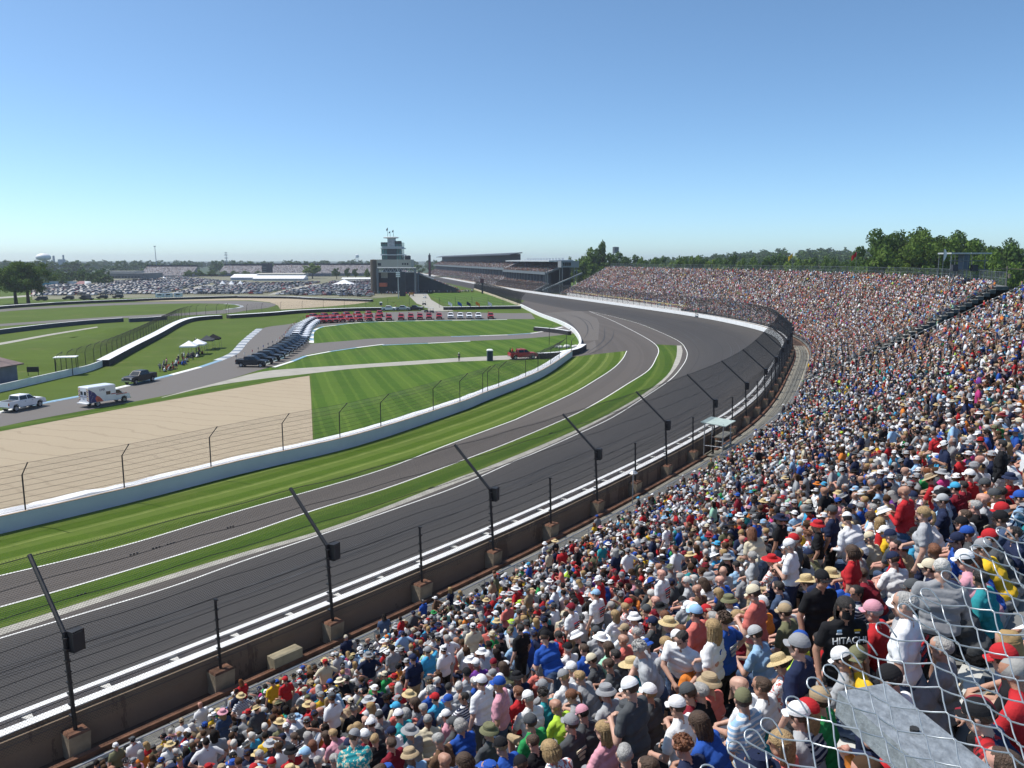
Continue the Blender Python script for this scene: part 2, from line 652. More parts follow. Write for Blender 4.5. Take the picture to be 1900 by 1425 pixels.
# rubber left on the banking and the pit exit
M_RUB = mat('tyre_rubber_mark', (0.036, 0.034, 0.034), 0.8, var=0.4, scale=0.6)
rb = MB()
rr = random.Random(5)
for q in range(16):
    u0_ = rr.uniform(20, 330)
    ln_ = rr.uniform(30, 90)
    a0_, a1_ = rr.uniform(0.15, 0.7), rr.uniform(-0.12, 0.12)
    for wd2 in (0, 1.5):
        A, Bq = [], []
        for t in np.linspace(0, 1, 24):
            u = u0_ + ln_ * t
            si = s_in(u)
            for dst, off in ((A, 0), (Bq, 0.22 * (1 - abs(2 * t - 1)) + 0.03)):
                f = a0_ + a1_ * t * t + (wd2 + off) / 17.5
                z = 0.03 + (wtop(u) - 1.11) * (f ** 1.12) + 0.02
                dst.append(W(u, si + (-0.45 - si) * f, z))
        rb.strip(A, Bq)
for pxs in ([(1010, 586), (1035, 590), (1052, 597), (1062, 607), (1066, 617)], [(1040, 580), (1070, 588), (1086, 600), (1090, 614), (1084, 628)], [(1020, 583), (1060, 586), (1090, 596), (1101, 612)], [(985, 575), (1030, 585), (1058, 600), (1075, 622), (1080, 645)], [(1075, 662), (1110, 650), (1135, 630), (1140, 612)], [(1090, 655), (1120, 632), (1122, 608)]):
    c_ = [G(x, y, 0.034) for x, y in spline(pxs, 8)]
    n__ = len(c_)
    rb.strip(c_, [p + (q - p) * (0.25 + 0.75 * math.sin(PI * i / n__)) for i, (p, q) in enumerate(zip(c_, offset_line(c_, 0.3)))])
structure(rb.build('rubber_marks', M_RUB))
gp('mown_verge', edge2(L_LINE, WB_LINE), 0.03, M_VERGE)
gp('verge_strip', edge2(A_LINE[4:], G_LINE), 0.03, M_STRIP)
gp('concrete_edge_strip', edge2(G_LINE, K_LINE), 0.026, mat('edge_concrete', (0.36, 0.34, 0.29), 0.9, var=0.18, scale=0.8, bump=0.3))
paint('warm_up_lane_line', A_LINE, 0.042, 0.17, M_WHITE)
paint('racing_line_edge', B_LINE, 0.05, 0.14, M_WHITE)
paint('lane_left_line', L_LINE, 0.042, 0.17, M_WHITE)

# infield lawns and roads
gp('mown_lawn', [(470, 690), (500, 660), (560, 612), (593, 603), (660, 596), (800, 592), (1000, 588), (1062, 612), (1076, 640), (1057, 664), (979, 715), (845, 768), (585, 835), (577, 690)], 0.008, M_LAWN)
gp('gravel_trap', [(-160, 836), (0, 800.5), (237, 756), (400, 727), (500, 709), (574, 696.5), (577, 735), (581, 830), (450, 880), (237, 935), (-160, 1028)], 0.014, M_GRAVEL)
ROAD_UP = [(-160, 806), (0, 765), (87, 747), (142, 738), (234, 717), (303, 700), (368, 683), (413, 668), (442, 655), (459, 635.5), (474, 621), (491, 608), (532, 602),
           (560, 597), (589, 591), (640, 585), (700, 580), (790, 577), (860, 579), (930, 581), (985, 581)]
ROAD_LO = [(-160, 838), (0, 792), (237, 747.5), (316, 735), (408, 709), (480, 687), (502, 681), (534, 671), (559, 661), (566, 652), (574, 636), (574, 625), (577, 614), (593, 606),
           (617, 603), (660, 598), (740, 595), (860, 593.5), (930, 592.3), (993, 592)]
gp('road_course', edge2(ROAD_UP, ROAD_LO, 5), 0.022, M_ROAD)
R2U = [(574, 638), (610, 635), (660, 631), (687, 628.5), (760, 626), (836, 623.7), (940, 620.5), (995, 616), (1035, 606), (1060, 604)]
R2L = [(502, 681), (534, 671), (559, 661), (584, 655.5), (640, 647), (708, 640), (815, 635), (900, 631.5), (979, 627.6), (1047, 621), (1066, 618)]
gp('return_road', edge2(R2U, R2L, 5), 0.018, M_ROAD)
gp('verge_green', edge2([(-160, 830), (0, 792), (237, 747.5), (391, 717), (480, 703.6), (574, 692)], [(-160, 838), (0, 800.5), (237, 756), (391, 728), (480, 711), (574, 697)], 4), 0.0245, M_STRIP)
gp('concrete_path', edge2([(300, 737), (400, 711), (487, 689.5), (575, 682), (660, 676.5), (760, 670), (850, 664), (950, 659), (1050, 655)],
                          [(300, 738), (391, 717), (480, 703.6), (575, 693), (660, 683.5), (760, 677), (852, 671), (950, 667), (1060, 661)], 4), 0.0275, M_PATH)

# second loop of the road course, far left
LP_OUT = [(-60, 583), (0, 574), (114, 567), (240, 561.5), (350, 558.8), (430, 558.2), (464, 558.6), (496, 561), (511, 564.5), (508, 568), (491, 572), (458, 576), (420, 581.5), (326, 586), (200, 592), (0, 605.5), (-60, 611)]
LP_IN = [(-60, 588), (0, 578.5), (114, 571), (240, 565.5), (350, 563), (420, 563.8), (439, 565), (452, 568), (446, 571), (420, 574.5), (326, 581.5), (200, 588), (0, 601), (-60, 606)]
gp('infield_loop_road', spline(LP_OUT, 4) + list(reversed(spline(LP_IN, 4))), 0.02, M_ROAD)
gp('far_gravel_trap', [(245, 559.5), (326, 556.5), (433, 553.5), (534, 554), (584, 556.5), (690, 559.5), (660, 564), (617, 568), (546, 573), (520, 574), (516, 567), (500, 560.5), (464, 557.3), (430, 557.2)], 0.013, M_GRAVEL)
gp('service_path', edge2([(-60, 643), (0, 636), (90, 620), (180, 606)], [(-60, 648), (0, 640), (90, 623), (182, 607.5)], 3), 0.016, M_PATH)
gp('paddock_drive', [(752, 540), (790, 540), (800, 556), (817, 566), (842, 577), (782, 577), (775, 565), (760, 550)], 0.018, M_PATH)
gp('paddock_grass', [(690, 556), (752, 549), (765, 558), (790, 577), (690, 577), (640, 573)], 0.009, M_FIELD)
gp('pit_entry_grass', [(792, 544), (880, 543), (905, 545), (960, 563), (966, 569), (845, 574)], 0.009, M_LAWN)
gp('car_park_ground', [(60, 556), (240, 553), (433, 549), (534, 550), (690, 554), (750, 549), (750, 515), (430, 508), (200, 508), (60, 515)], 0.006, mat('car_park_turf', (0.17, 0.165, 0.10), 0.95, var=0.3, scale=0.05))
gp('car_park_lane', [(497, 547), (540, 544), (590, 527), (574, 526), (545, 532)], 0.013, M_PATH)
gp('car_park_track', [(322, 545), (362, 538), (395, 529), (385, 528), (350, 535), (300, 548)], 0.013, M_PATH)
gp('access_road', [(-60, 557), (0, 551), (120, 543), (240, 539), (240, 540.5), (120, 546), (0, 554), (-60, 561)], 0.015, M_PATH)

# low grass banks
def mound(name, px, h, m, seed=0, rings=7):
    base = [G(x, y, 0.0) for x, y in spline(px + [px[0]], 4)[:-1]]
    cen = sum(base, Vector()) / len(base)
    b = MB()
    L = []
    for k in range(rings + 1):
        t = k / rings
        zz = h * (1 - (1 - t) ** 2) if t < 1 else h
        ring = []
        for i, p in enumerate(base):
            q = p.lerp(cen, t * 0.96)
            q.z = 0.004 + zz * (0.85 + 0.3 * mnoise.noise(q * 0.06 + Vector((seed, 0, 0))))
            ring.append(q)
        L.append(ring + [ring[0]])
    b.loft(L)
    return structure(b.build(name, m, smooth=True))


mound('grass_bank', [(-120, 700), (0, 690), (110, 686), (190, 660), (262, 622), (300, 604), (262, 600), (180, 612), (60, 636), (-120, 668)], 2.4, M_FIELD, 3)
mound('paddock_bank', [(660, 572), (690, 562), (720, 559), (760, 560), (790, 570), (786, 576), (700, 576)], 1.6, M_FIELD, 9)

# kerbs
M_KB = mat('kerb_blue_paint', (0.22, 0.36, 0.47), 0.7, var=0.15, scale=2.0)
M_KG = mat('kerb_grey_paint', (0.20, 0.23, 0.27), 0.7, var=0.15, scale=2.0)


M_KW = mat('kerb_worn_white', (0.50, 0.51, 0.51), 0.7, var=0.15, scale=1.5)


def kerb(name, px, w, m2, cell, h=0.07, z=0.024):
    c = [G(x, y, 0) for x, y in spline(px, 10)]
    d = [0]
    for i in range(1, len(c)):
        d.append(d[-1] + (c[i] - c[i - 1]).length)
    n = max(2, int(d[-1] / cell))
    pts = []
    for k in range(n + 1):
        t = d[-1] * k / n
        pts.append(Vector((np.interp(t, d, [p.x for p in c]), np.interp(t, d, [p.y for p in c]), z)))
    q = offset_line(pts, w)
    up = Vector((0, 0, h))
    bb = MB()
    bb.strip([p for p in pts], [p.lerp(r, 0.25) + up for p, r in zip(pts, q)], every=lambda i: i % 2)
    bb.strip([p.lerp(r, 0.25) + up for p, r in zip(pts, q)], [r + up * 0.8 for r in q], every=lambda i: i % 2)
    bb.strip([r + up * 0.8 for r in q], [r for r in q], every=lambda i: i % 2)
    return structure(bb.build(name, [M_WHITE if m2 is M_KB else M_KW, m2]))


kerb('outer_kerb', [(-60, 781), (0, 766), (87, 748), (142, 739), (234, 718), (303, 701), (368, 684), (413, 669)], 1.0, M_KB, 9.0)
kerb('chicane_kerb', [(413, 669), (442, 656), (459, 636.5), (474, 622), (488, 610)], 1.9, M_KG, 3.2)
kerb('exit_kerb', [(708, 639), (660, 645), (640, 647.5), (584, 656.5), (559, 662), (534, 672), (502, 682)], 1.0, M_KB, 9.0)
kerb('lawn_kerb', [(940, 593), (860, 594.3), (740, 596), (660, 599), (617, 604), (593, 607), (577, 615), (574, 627), (574, 637)], 1.1, M_KB, 6.0)
kerb('far_lawn_kerb', [(1040, 607), (995, 617), (940, 621.4), (836, 624.6)], 1.0, M_KB, 7.0)
kerb('near_lawn_kerb', [(708, 640.5), (815, 636), (870, 633)][::-1], 1.0, M_KB, 9.0)
kerb('loop_kerb', [(420, 574.5), (446, 571), (452, 568), (439, 565), (420, 563.8)], 1.5, M_KG, 5.0)
# ================================================================ outer wall, catch fences, barriers
M_WALLW = mat('wall_white_paint', (0.80, 0.80, 0.78), 0.55, var=0.07, scale=0.8)
M_FOAM = mat('foam_white', (0.60, 0.59, 0.55), 0.8, var=0.12, scale=3)
def stained_concrete():
    nb = NB('stained_concrete', 0.9)
    v = nb.sep()
    c = nb.mix(nb.noise(0.7, detail=8, rough=0.7), (0.20, 0.145, 0.105), (0.32, 0.255, 0.185))
    c = nb.mix(nb.math('MULTIPLY', nb.math('GREATER_THAN', nb.noise(0.35, vec=nb.mapping(0, (1, 1, 0.25)), detail=8, rough=0.75), 0.55), 0.6), c, (0.11, 0.075, 0.052))
    nb.bump(nb.noise(9, detail=5), 0.4, 0.03)
    return nb.out(c)
M_STAIN = stained_concrete()
M_RUST = mat('rusty_brick', (0.165, 0.078, 0.045), 0.9, var=0.55, scale=1.6, bump=0.5)
M_DITCH = mat('ditch_soil', (0.13, 0.075, 0.048), 0.95, var=0.5, scale=0.8, bump=0.6)
M_PILLAR = mat('weathered_pillar', (0.33, 0.27, 0.19), 0.92, var=0.35, scale=1.3, bump=0.5)
M_BLACKST = mat('black_steel', (0.018, 0.018, 0.02), 0.5, var=0.3, scale=3)
M_GALV = mat('galvanised_steel', (0.42, 0.44, 0.46), 0.45, metal=0.6, var=0.15, scale=5)
M_GREYST = mat('grey_steel', (0.16, 0.18, 0.19), 0.55, metal=0.3, var=0.2, scale=3)
def plank_mat():
    nb = NB('old_planks', 0.9)
    c = nb.mix(nb.noise(0.5, detail=8, rough=0.7), (0.30, 0.28, 0.225), (0.46, 0.43, 0.35))
    c = nb.mix(nb.math('MULTIPLY', nb.noise(6.0, detail=5, rough=0.8), 0.6), c, (0.17, 0.15, 0.12))
    nb.bump(nb.noise(11, detail=4), 0.6, 0.03)
    return nb.out(c)
M_PLANK = plank_mat()

U0, U1 = 8.0, UMAX - 2


def prof_loft(name, prof, u0, u1, step, mats, parent, ms=None, closed=True, smooth=False):
    """prof: list of (s, dz) where dz is relative to the wall top (or absolute if a tuple's third is True)"""
    n = int((u1 - u0) / step) + 1
    U = np.linspace(u0, u1, n)
    lines = []
    for pr in prof:
        lines.append([W(u, pr[0], (pr[1] if len(pr) > 2 else wtop(u) + pr[1])) for u in U])
    b = MB().loft(lines, closed=closed, ms=ms)
    if closed:
        for e in (0, -1):
            b.add([l[e] for l in lines], [tuple(range(len(lines)))], ms[0] if ms else 0)
    return b.build(name, mats, parent, smooth=smooth)


OW = thing('outer_wall', 'long curving white concrete wall with steel barrier and stained back, along the banked track', 'wall')
prof_loft('concrete_wall', [(-0.45, 0), (-0.02, 0), (0.0, -0.03), (0.0, -0.16), (0.14, -0.17), (0.16, -0.3), (0.2, 2.2, True), (-0.45, 0.5, True)], U0, U1, 3.0, [M_WALLW, M_STAIN], OW, ms=[0, 0, 1, 1, 1, 1, 1, 1])  # track-side face also in the darker concrete, so the barrier gap reads dark
prof_loft('steel_barrier', [(-1.35, -0.02), (-1.05, -0.02), (-1.05, -1.05), (-1.35, -1.07)], U0, U1, 3.0, [M_WALLW], OW)
b = MB()
u = U0
while u < 420:
    zt = wtop(u)
    for dz in (-0.12,):
        b.hexa([W(u - 0.3, -1.05, zt - 0.7), W(u + 0.1, -1.05, zt - 0.7), W(u + 0.02, -0.55, zt - 0.7), W(u - 0.12, -0.55, zt - 0.7)],
               [W(u - 0.3, -1.05, zt + dz), W(u + 0.1, -1.05, zt + dz), W(u + 0.02, -0.55, zt + dz), W(u - 0.12, -0.55, zt + dz)])
    u += 2.9
tag(b.build('foam_bracket', M_FOAM, OW), kind='stuff')
# sponsor-like sign plate and small number on the white wall
ws = G(1303, 586, 2.9)
uu, _ = wnear(ws)
sg = MB()
ang = wang(uu)
sg.box(W(uu, -1.40, wtop(uu) - 0.5), (2.6, 0.06, 0.9), ang, 0)
sg.box(W(uu, -1.435, wtop(uu) - 0.45), (2.2, 0.02, 0.34), ang, 1)
sg.build('sign_plate', [M_BLACKST, M_WALLW], OW)

# pillars behind the wall, carrying the fence posts
PU = [32.2 + 5.99 * k for k in range(-3, 70)]
for k, u in enumerate(PU[:40]):
    z1, z0 = wtop(u) - 0.62, 2.15
    w1, w0 = (0.47, 0.44) if k % 2 == 0 else (0.40, 0.37)
    b = MB()
    bt = [W(u - w0, 0.22, z0), W(u + w0, 0.22, z0), W(u + w0, 0.80, z0), W(u - w0, 0.80, z0)]
    tp = [W(u - w1, 0.2, z1), W(u + w1, 0.2, z1), W(u + w1, 0.90, z1), W(u - w1, 0.90, z1)]
    b.hexa(bt, tp, 0)
    b.hexa([p + Vector((0, 0, 0.0)) for p in tp], [p + Vector((0, 0, 0.07)) for p in [W(u - w1 + .06, 0.24, z1), W(u + w1 - .06, 0.24, z1), W(u + w1 - .06, 0.84, z1), W(u - w1 + .06, 0.84, z1)]], 1)
    b.build('pillar', [M_PILLAR, M_RUST], OW)

# ditch, rusty kerb and the old plank walkway
UA0, UCUT, UB1 = 8.0, 131.0, 452.0
structure(prof_loft('ditch', [(0.15, 2.30, True), (1.05, 2.34, True)], UA0, UB1, 4, M_DITCH, None, closed=False))
structure(prof_loft('rusty_kerb', [(0.98, 2.2, True), (0.98, 2.62, True), (1.2, 2.62, True), (1.2, 2.2, True)], UA0, 200, 3, M_RUST, None, closed=False))
b = MB()
for j in range(5):
    s = 1.28 + 0.46 * j
    u = UA0
    while u < 190:
        L = 4.0 + 0.5 * math.sin(u * 3.1 + j)
        e = random.uniform(-0.03, 0.03)
        z = 2.46 + 0.035 * j + e * 0.6
        q = [W(u, s + e * .4, z), W(u + L - 0.05, s + e * .4, z), W(u + L - 0.05, s + 0.40, z), W(u, s + 0.40, z)]
        b.hexa([p - Vector((0, 0, 0.1)) for p in q], q)
        u += L
structure(b.build('plank_walkway', M_PLANK))
structure(prof_loft('walkway_bed', [(1.2, 2.36, True), (3.9, 2.55, True)], UA0, UB1, 4, M_DITCH, None, closed=False))


def fence_lattice(b, pts_low, pts_mid, pts_top, pitch, r, frac=1.0):
    """straight diagonal wires on the ruled sheet low-mid-top, three-sided"""
    n = len(pts_low)
    dl = [0]
    for i in range(1, n):
        dl.append(dl[-1] + (pts_low[i] - pts_low[i - 1]).length)
    tot = dl[-1]
    h1 = (pts_mid[0] - pts_low[0]).length
    h2 = (pts_top[0] - pts_mid[0]).length if pts_top else 0

    def at(P, t):
        t = min(max(t, 0), tot)
        i = min(int(np.searchsorted(dl, t, 'right')) - 1, n - 2)
        f = (t - dl[i]) / (dl[i + 1] - dl[i])
        return P[i].lerp(P[i + 1], f)
    for sg in (1, -1):
        t = 0.0
        while t < tot:
            pp = [at(pts_low, t), at(pts_mid, t + sg * h1)]
            if pts_top:
                pp.append(at(pts_top, t + sg * (h1 + h2)))
            b.tube(pp, r, 3, cap=False)
            t += pitch
    return b


M_WIRE = mat('fence_wire', (0.022, 0.023, 0.025), 0.6)
CF = thing('catch_fence', 'tall black catch fence with slanted posts and speakers on the wall beside the near crowd', 'fence')
NEARK = [k for k in range(0, 30)]
for k in NEARK:
    u = PU[k]
    zb = wtop(u) - 0.56
    zw = wtop(u) - 3.9
    b = MB()
    if k % 2 == 1:
        b.tube([W(u, 0.55, zb), W(u, 0.30, 7.0 + zw)], 0.075, 8)
        b.tube([W(u, 0.30, 6.95 + zw), W(u, -2.35, 9.2 + zw)], 0.085, 8)
        for q in range(9):
            z = zb + 0.5 + 0.42 * q
            if z < 7.0 + zw:
                b.box(W(u, 0.36, z), (0.16, 0.22, 0.05), wang(u))
        p = b.build('post', M_BLACKST, CF)
        bb = MB()
        bb.box(W(u + 0.34, 0.42, 6.62 + zw), (0.46, 0.34, 0.78), wang(u) + 0.25, 0)
        bb.box(W(u + 0.34, 0.62, 6.62 + zw), (0.38, 0.03, 0.68), wang(u) + 0.25, 1)
        bb.tube([W(u, 0.3, 6.9 + zw), W(u + 0.34, 0.42, 6.9 + zw)], 0.03, 5)
        bb.build('loudspeaker', [M_BLACKST, mat('speaker_grille', (0.03, 0.03, 0.032), 0.7)], p)
    else:
        b.tube([W(u, 0.55, zb), W(u, 0.45, 6.35 + zw)], 0.06, 8)
        for q in range(7):
            b.box(W(u, 0.48, zb + 0.45 + 0.42 * q), (0.13, 0.18, 0.05), wang(u))
        b.build('post', M_BLACKST, CF)
u_a, u_b = PU[0] - 4, PU[29]
UF = np.arange(u_a, u_b, 1.5)
for q, (s, z) in enumerate([(0.44, 3.72), (0.42, 4.14), (0.40, 4.56), (0.38, 4.98), (0.36, 5.40), (0.34, 5.85), (0.32, 6.35), (0.22, 7.04), (-0.68, 7.80), (-1.5, 8.48), (-2.33, 9.18)]):
    pts = []
    for u in UF:
        ph = ((u - PU[0]) / 5.99) % 1.0
        sag = 0.05 * math.sin(PI * ph) * (1 if q < 7 else 2)
        pts.append(W(u, s, z - sag + wtop(u) - 3.9))
    kb = MB().tube(pts, 0.015, 4, cap=False)
    if q in (6, 8, 9):
        for _ in range(5):
            u = random.uniform(u_a + 5, u_a + 90)
            for j in range(3):
                kb.box(W(u + j * 0.14, s, z + wtop(u) - 3.93), (0.07, 0.045, 0.05), wang(u))
    kb.build('cable', M_WIRE, CF)
b = MB()
low = [W(u, 0.42, 3.35 + wtop(u) - 3.9) for u in UF]
mid_ = [W(u, 0.30, 7.0 + wtop(u) - 3.9) for u in UF]
top_ = [W(u, -2.35, 9.2 + wtop(u) - 3.9) for u in UF]
fence_lattice(b, low, mid_, top_, 0.115, 0.0042)
tag(b.build('wire_mesh', M_WIRE, CF, fix=False), kind='stuff')

# the same fence further round, along the far stand and down the straight
FF = thing('catch_fence', 'dense grey catch fence on the white outer wall in front of the far curved stand', 'fence')
u, k = PU[29] + 5.99, 0
while u < 1000:
    zw = wtop(u)
    b = MB()
    b.tube([W(u, 0.5, zw - 0.6), W(u, 0.3, zw + 3.1)], 0.08, 5)
    b.tube([W(u, 0.3, zw + 3.1), W(u, -2.2, zw + 5.2)], 0.08, 5)
    o = b.build('post', M_BLACKST, FF)
    if k >= 99:
        break
    u += 5.99 if u < 480 else 8.5
    k += 1
b = MB()
for q in range(11):
    s, z = [(0.44, -0.1), (0.42, 0.3), (0.4, 0.7), (0.38, 1.1), (0.36, 1.6), (0.34, 2.1), (0.32, 2.6), (0.3, 3.1), (-0.5, 3.8), (-1.4, 4.5), (-2.2, 5.2)][q]
    MB().tube([W(uu, s, wtop(uu) + z) for uu in np.arange(PU[29], 1000, 6)], 0.035, 3, cap=False).build('cable', M_GREYST, FF)
UF2 = np.arange(PU[29], 620, 5.0)
fence_lattice(b, [W(u, 0.42, wtop(u) - 0.4) for u in UF2], [W(u, 0.3, wtop(u) + 3.1) for u in UF2], [W(u, -2.2, wtop(u) + 5.2) for u in UF2], 0.42, 0.011)
tag(b.build('wire_mesh', M_BLACKST, FF, fix=False), kind='stuff')

# -------------------------------------------------------------- inner wall with tarpaulin-covered tyres and its own fence
WB = [G(x, y, 0) for x, y in spline(WB_LINE, 8)]
WBo = offset_line(WB, -0.35)          # travel runs right to left: infield side
IW = thing('inner_wall', 'low curving white inner wall with a thin tan top edge, shaded on the side facing the grass verge', 'wall')
WH = 1.28
b = MB()
up = Vector((0, 0, 1))
b.loft([[p for p in WB], [p + up * WH for p in WB], [p + up * WH for p in WBo], [p for p in WBo]], closed=True)
b.add([WB[0], WBo[0], WBo[0] + up * WH, WB[0] + up * WH], [(0, 1, 2, 3)])
b.build('wall_body', mat('inner_wall_paint', (0.66, 0.70, 0.74), 0.7, var=0.06, scale=0.3), IW)
b = MB()
cap_a, cap_b = offset_line(WB, 0.02), offset_line(WB, -0.2)
b.loft([[p + up * (WH + 0.003) for p in cap_a], [p + up * (WH + 0.05) for p in cap_a], [p + up * (WH + 0.05) for p in cap_b], [p + up * (WH + 0.003) for p in cap_b]], closed=True)
b.build('coping', mat('tan_coping', (0.45, 0.33, 0.23), 0.9, var=0.3, scale=1.0), IW)

TB = thing('tyre_barrier', 'white tarpaulin lying over tyres behind the low inner wall', 'barrier')
b = MB()
L = []
NT = 7
for j in range(NT):
    row = []
    for i, p in enumerate(WB):
        t = (WB[min(i + 1, len(WB) - 1)] - WB[max(i - 1, 0)]).normalized()
        nrm = Vector((t.y, -t.x, 0))
        wv = 1.5 * j / (NT - 1)
        px_, py_ = PX(p)
        rough_ = 0.10 + 0.28 * max(0, min(1, (330 - px_) / 200))
        h = WH + 0.12 + rough_ * mnoise.noise(p * 0.9 + Vector((j * 0.7, 0, 0))) - 0.10 * abs(j - 3) * 0.5
        if j in (NT - 1,):
            h = 0.25
        if j == 0:
            h = WH - 0.15
        row.append(p + nrm * (0.40 + wv) + up * h)
    L.append(row)
L.append([Vector((p.x, p.y, 0.0)) for p in L[-1]])
b.loft(L)
b.build('tarpaulin', mat('white_tarpaulin', (0.82, 0.82, 0.82), 0.5, var=0.06, scale=1.0, bump=0.25, bscale=1.6), TB, smooth=True)

IF = thing('catch_fence', 'thin dark debris fence with bent posts standing on the low inner wall', 'fence')
wd = [0]
for i in range(1, len(WB)):
    wd.append(wd[-1] + (WB[i] - WB[i - 1]).length)


def wb_at(t):
    x = float(np.interp(t, wd, [p.x for p in WBo]))
    y = float(np.interp(t, wd, [p.y for p in WBo]))
    i = min(int(np.searchsorted(wd, t)), len(WB) - 1)
    tt = (WB[min(i + 1, len(WB) - 1)] - WB[max(i - 1, 0)]).normalized()
    return Vector((x, y, WH)), Vector((tt.y, -tt.x, 0))


POSTPX = [(1040, 667), (1028, 676), (1008, 689), (983, 700), (955, 717), (919, 725), (877, 727.5), (827, 745), (769, 762), (692, 785), (605, 808), (502, 835), (376, 866), (224, 900), (50, 940), (-110, 975)]
pt = []
for x, y in POSTPX:
    g = G(x, y, WH)
    i = min(range(len(WB)), key=lambda k: (WBo[k] - Vector((g.x, g.y, 0))).length)
    pt.append(wd[i])
H1, H2, OUT = 2.75, 1.15, 1.25
for t in pt:
    p, nrm = wb_at(t)
    b = MB()
    b.tube([p - up * 0.15, p + up * H1, p + up * (H1 + H2) + nrm * (-OUT) * 0.0 - nrm * OUT], 0.055, 6)
    b.build('post', M_BLACKST, IF)
tt = np.arange(pt[0], pt[-1], 2.0)
lows, mids, tops = [], [], []
for t in tt:
    p, nrm = wb_at(t)
    lows.append(p + up * 0.1)
    mids.append(p + up * H1)
    tops.append(p + up * (H1 + H2) - nrm * OUT)
for q in range(9):
    f = q / 6
    pts = [lo.lerp(mi, f) if f <= 1 else mi.lerp(to, (f - 1) * 3) for lo, mi, to in zip(lows, mids, tops)]
    MB().tube(pts, 0.013, 3, cap=False).build('cable', M_WIRE, IF)
b = MB()
fence_lattice(b, lows, mids, tops, 0.14, 0.0026)
tag(b.build('wire_mesh', M_WIRE, IF, fix=False), kind='stuff')

# -------------------------------------------------------------- white inner wall at the pit exit and short barriers
def wall_px(name, label, px, h, th, m, cat='wall', sm=6, capm=None, z0=0.0):
    c = [G(x, y, z0) for x, y in (spline(px, sm) if sm else px)]
    a, d = offset_line(c, th / 2), offset_line(c, -th / 2)
    b = MB()
    b.loft([a, [p + up * h for p in a], [p + up * h for p in d], d], closed=True, ms=[0, 1 if capm else 0, 0, 0])
    for e in (0, -1):
        b.add([a[e], a[e] + up * h, d[e] + up * h, d[e]], [(0, 1, 2, 3)])
    o = b.build(name, [m, capm] if capm else [m])
    return tag(o, label, cat)


M_TYRE = mat('tyre_rubber', (0.020, 0.020, 0.022), 0.8, var=0.4, scale=2.0, bump=0.5, bscale=3)
M_TARP = MATS['white_tarpaulin']
wall_px('pit_exit_wall', 'bright white wall curving from the pit fence towards the red pickup', [(966, 569), (1000, 586), (1036, 600), (1060, 613), (1073, 628), (1077, 642), (1072, 652)], 1.15, 0.45, M_WALLW)
wall_px('tyre_barrier', 'black tyre barrier with a thin pale top lying across the end of the return road', [(992, 614), (1015, 616), (1040, 619), (1057, 622)], 1.15, 1.0, M_TYRE, 'barrier', capm=M_TARP)
wall_px('tyre_barrier', 'black tyre barrier with white cover curving behind the red pickup on the path', [(998, 666), (1030, 664), (1050, 661), (1070, 656), (1083, 648)], 1.2, 1.3, M_TYRE, 'barrier', capm=M_TARP)
wall_px('tyre_barrier', 'long white topped black barrier in front of the packed car park', [(-60, 580), (0, 573), (114, 565), (240, 559.5), (326, 556), (433, 553), (438, 553)], 1.15, 2.2, M_TYRE, 'barrier', capm=M_TARP)
wall_px('tyre_barrier', 'white topped black barrier behind the tan gravel trap', [(441, 553.4), (534, 554), (584, 556.5), (660, 559), (690, 560)], 1.15, 2.2, M_TYRE, 'barrier', capm=M_TARP)
wall_px('tyre_barrier', 'white topped black barrier along the lawn behind the white and black pickups', [(424, 591), (500, 586), (560, 581), (660, 577), (720, 576), (785, 575)], 1.25, 2.4, M_TYRE, 'barrier', capm=M_TARP)
wall_px('tyre_barrier', 'white topped black barrier behind the flag carrying pickups', [(823, 575), (860, 574.5), (920, 573.5), (966, 573)], 1.25, 2.2, M_TYRE, 'barrier', capm=M_TARP)
wall_px('tyre_barrier', 'white topped black barrier slanting up the grass beside the curved infield fence', [(191, 680), (240, 653), (290, 627), (325, 607), (350, 597.5), (380, 593.5), (410, 591.5)], 1.25, 2.2, M_TYRE, 'barrier', capm=M_TARP)
wall_px('tyre_barrier', 'dark barrier with white top left of the grass bank', [(-60, 628), (0, 620), (80, 610), (160, 602), (228, 597)], 1.3, 0.9, mat('navy_cover', (0.03, 0.045, 0.07), 0.7), 'barrier', capm=M_TARP)
wall_px('tyre_barrier', 'short dark barrier with white top beyond the grass bank', [(240, 598), (275, 596), (308, 593)], 1.3, 0.9, MATS['navy_cover'], 'barrier', capm=M_TARP)

GR = thing('guard_rail', 'grey corrugated guard rail left of the ambulance', 'guard rail')
c = [G(x, y, 0) for x, y in spline([(-60, 739), (0, 727), (60, 713), (120, 699), (160, 690), (192, 678)], 6)]
for zz in (0.15, 0.5, 0.85):
    b = MB()
    a = c
    d = offset_line(c, 0.10)
    b.loft([[p + up * zz for p in a], [p + up * (zz + 0.08) for p in d], [p + up * (zz + 0.17) for p in a], [p + up * (zz + 0.25) for p in d], [p + up * (zz + 0.31) for p in a]])
    b.build('rail', mat('rail_grey', (0.46, 0.52, 0.56), 0.5, metal=0.2, var=0.15, scale=0.5), GR)
b = MB()
b.loft([[p + up * 0.0 for p in offset_line(c, -0.15)], [p + up * 1.2 for p in offset_line(c, -0.15)], [p + up * 1.2 for p in offset_line(c, -0.4)], [p for p in offset_line(c, -0.4)]], closed=True)
b.build('backing_wall', M_WALLW, GR)


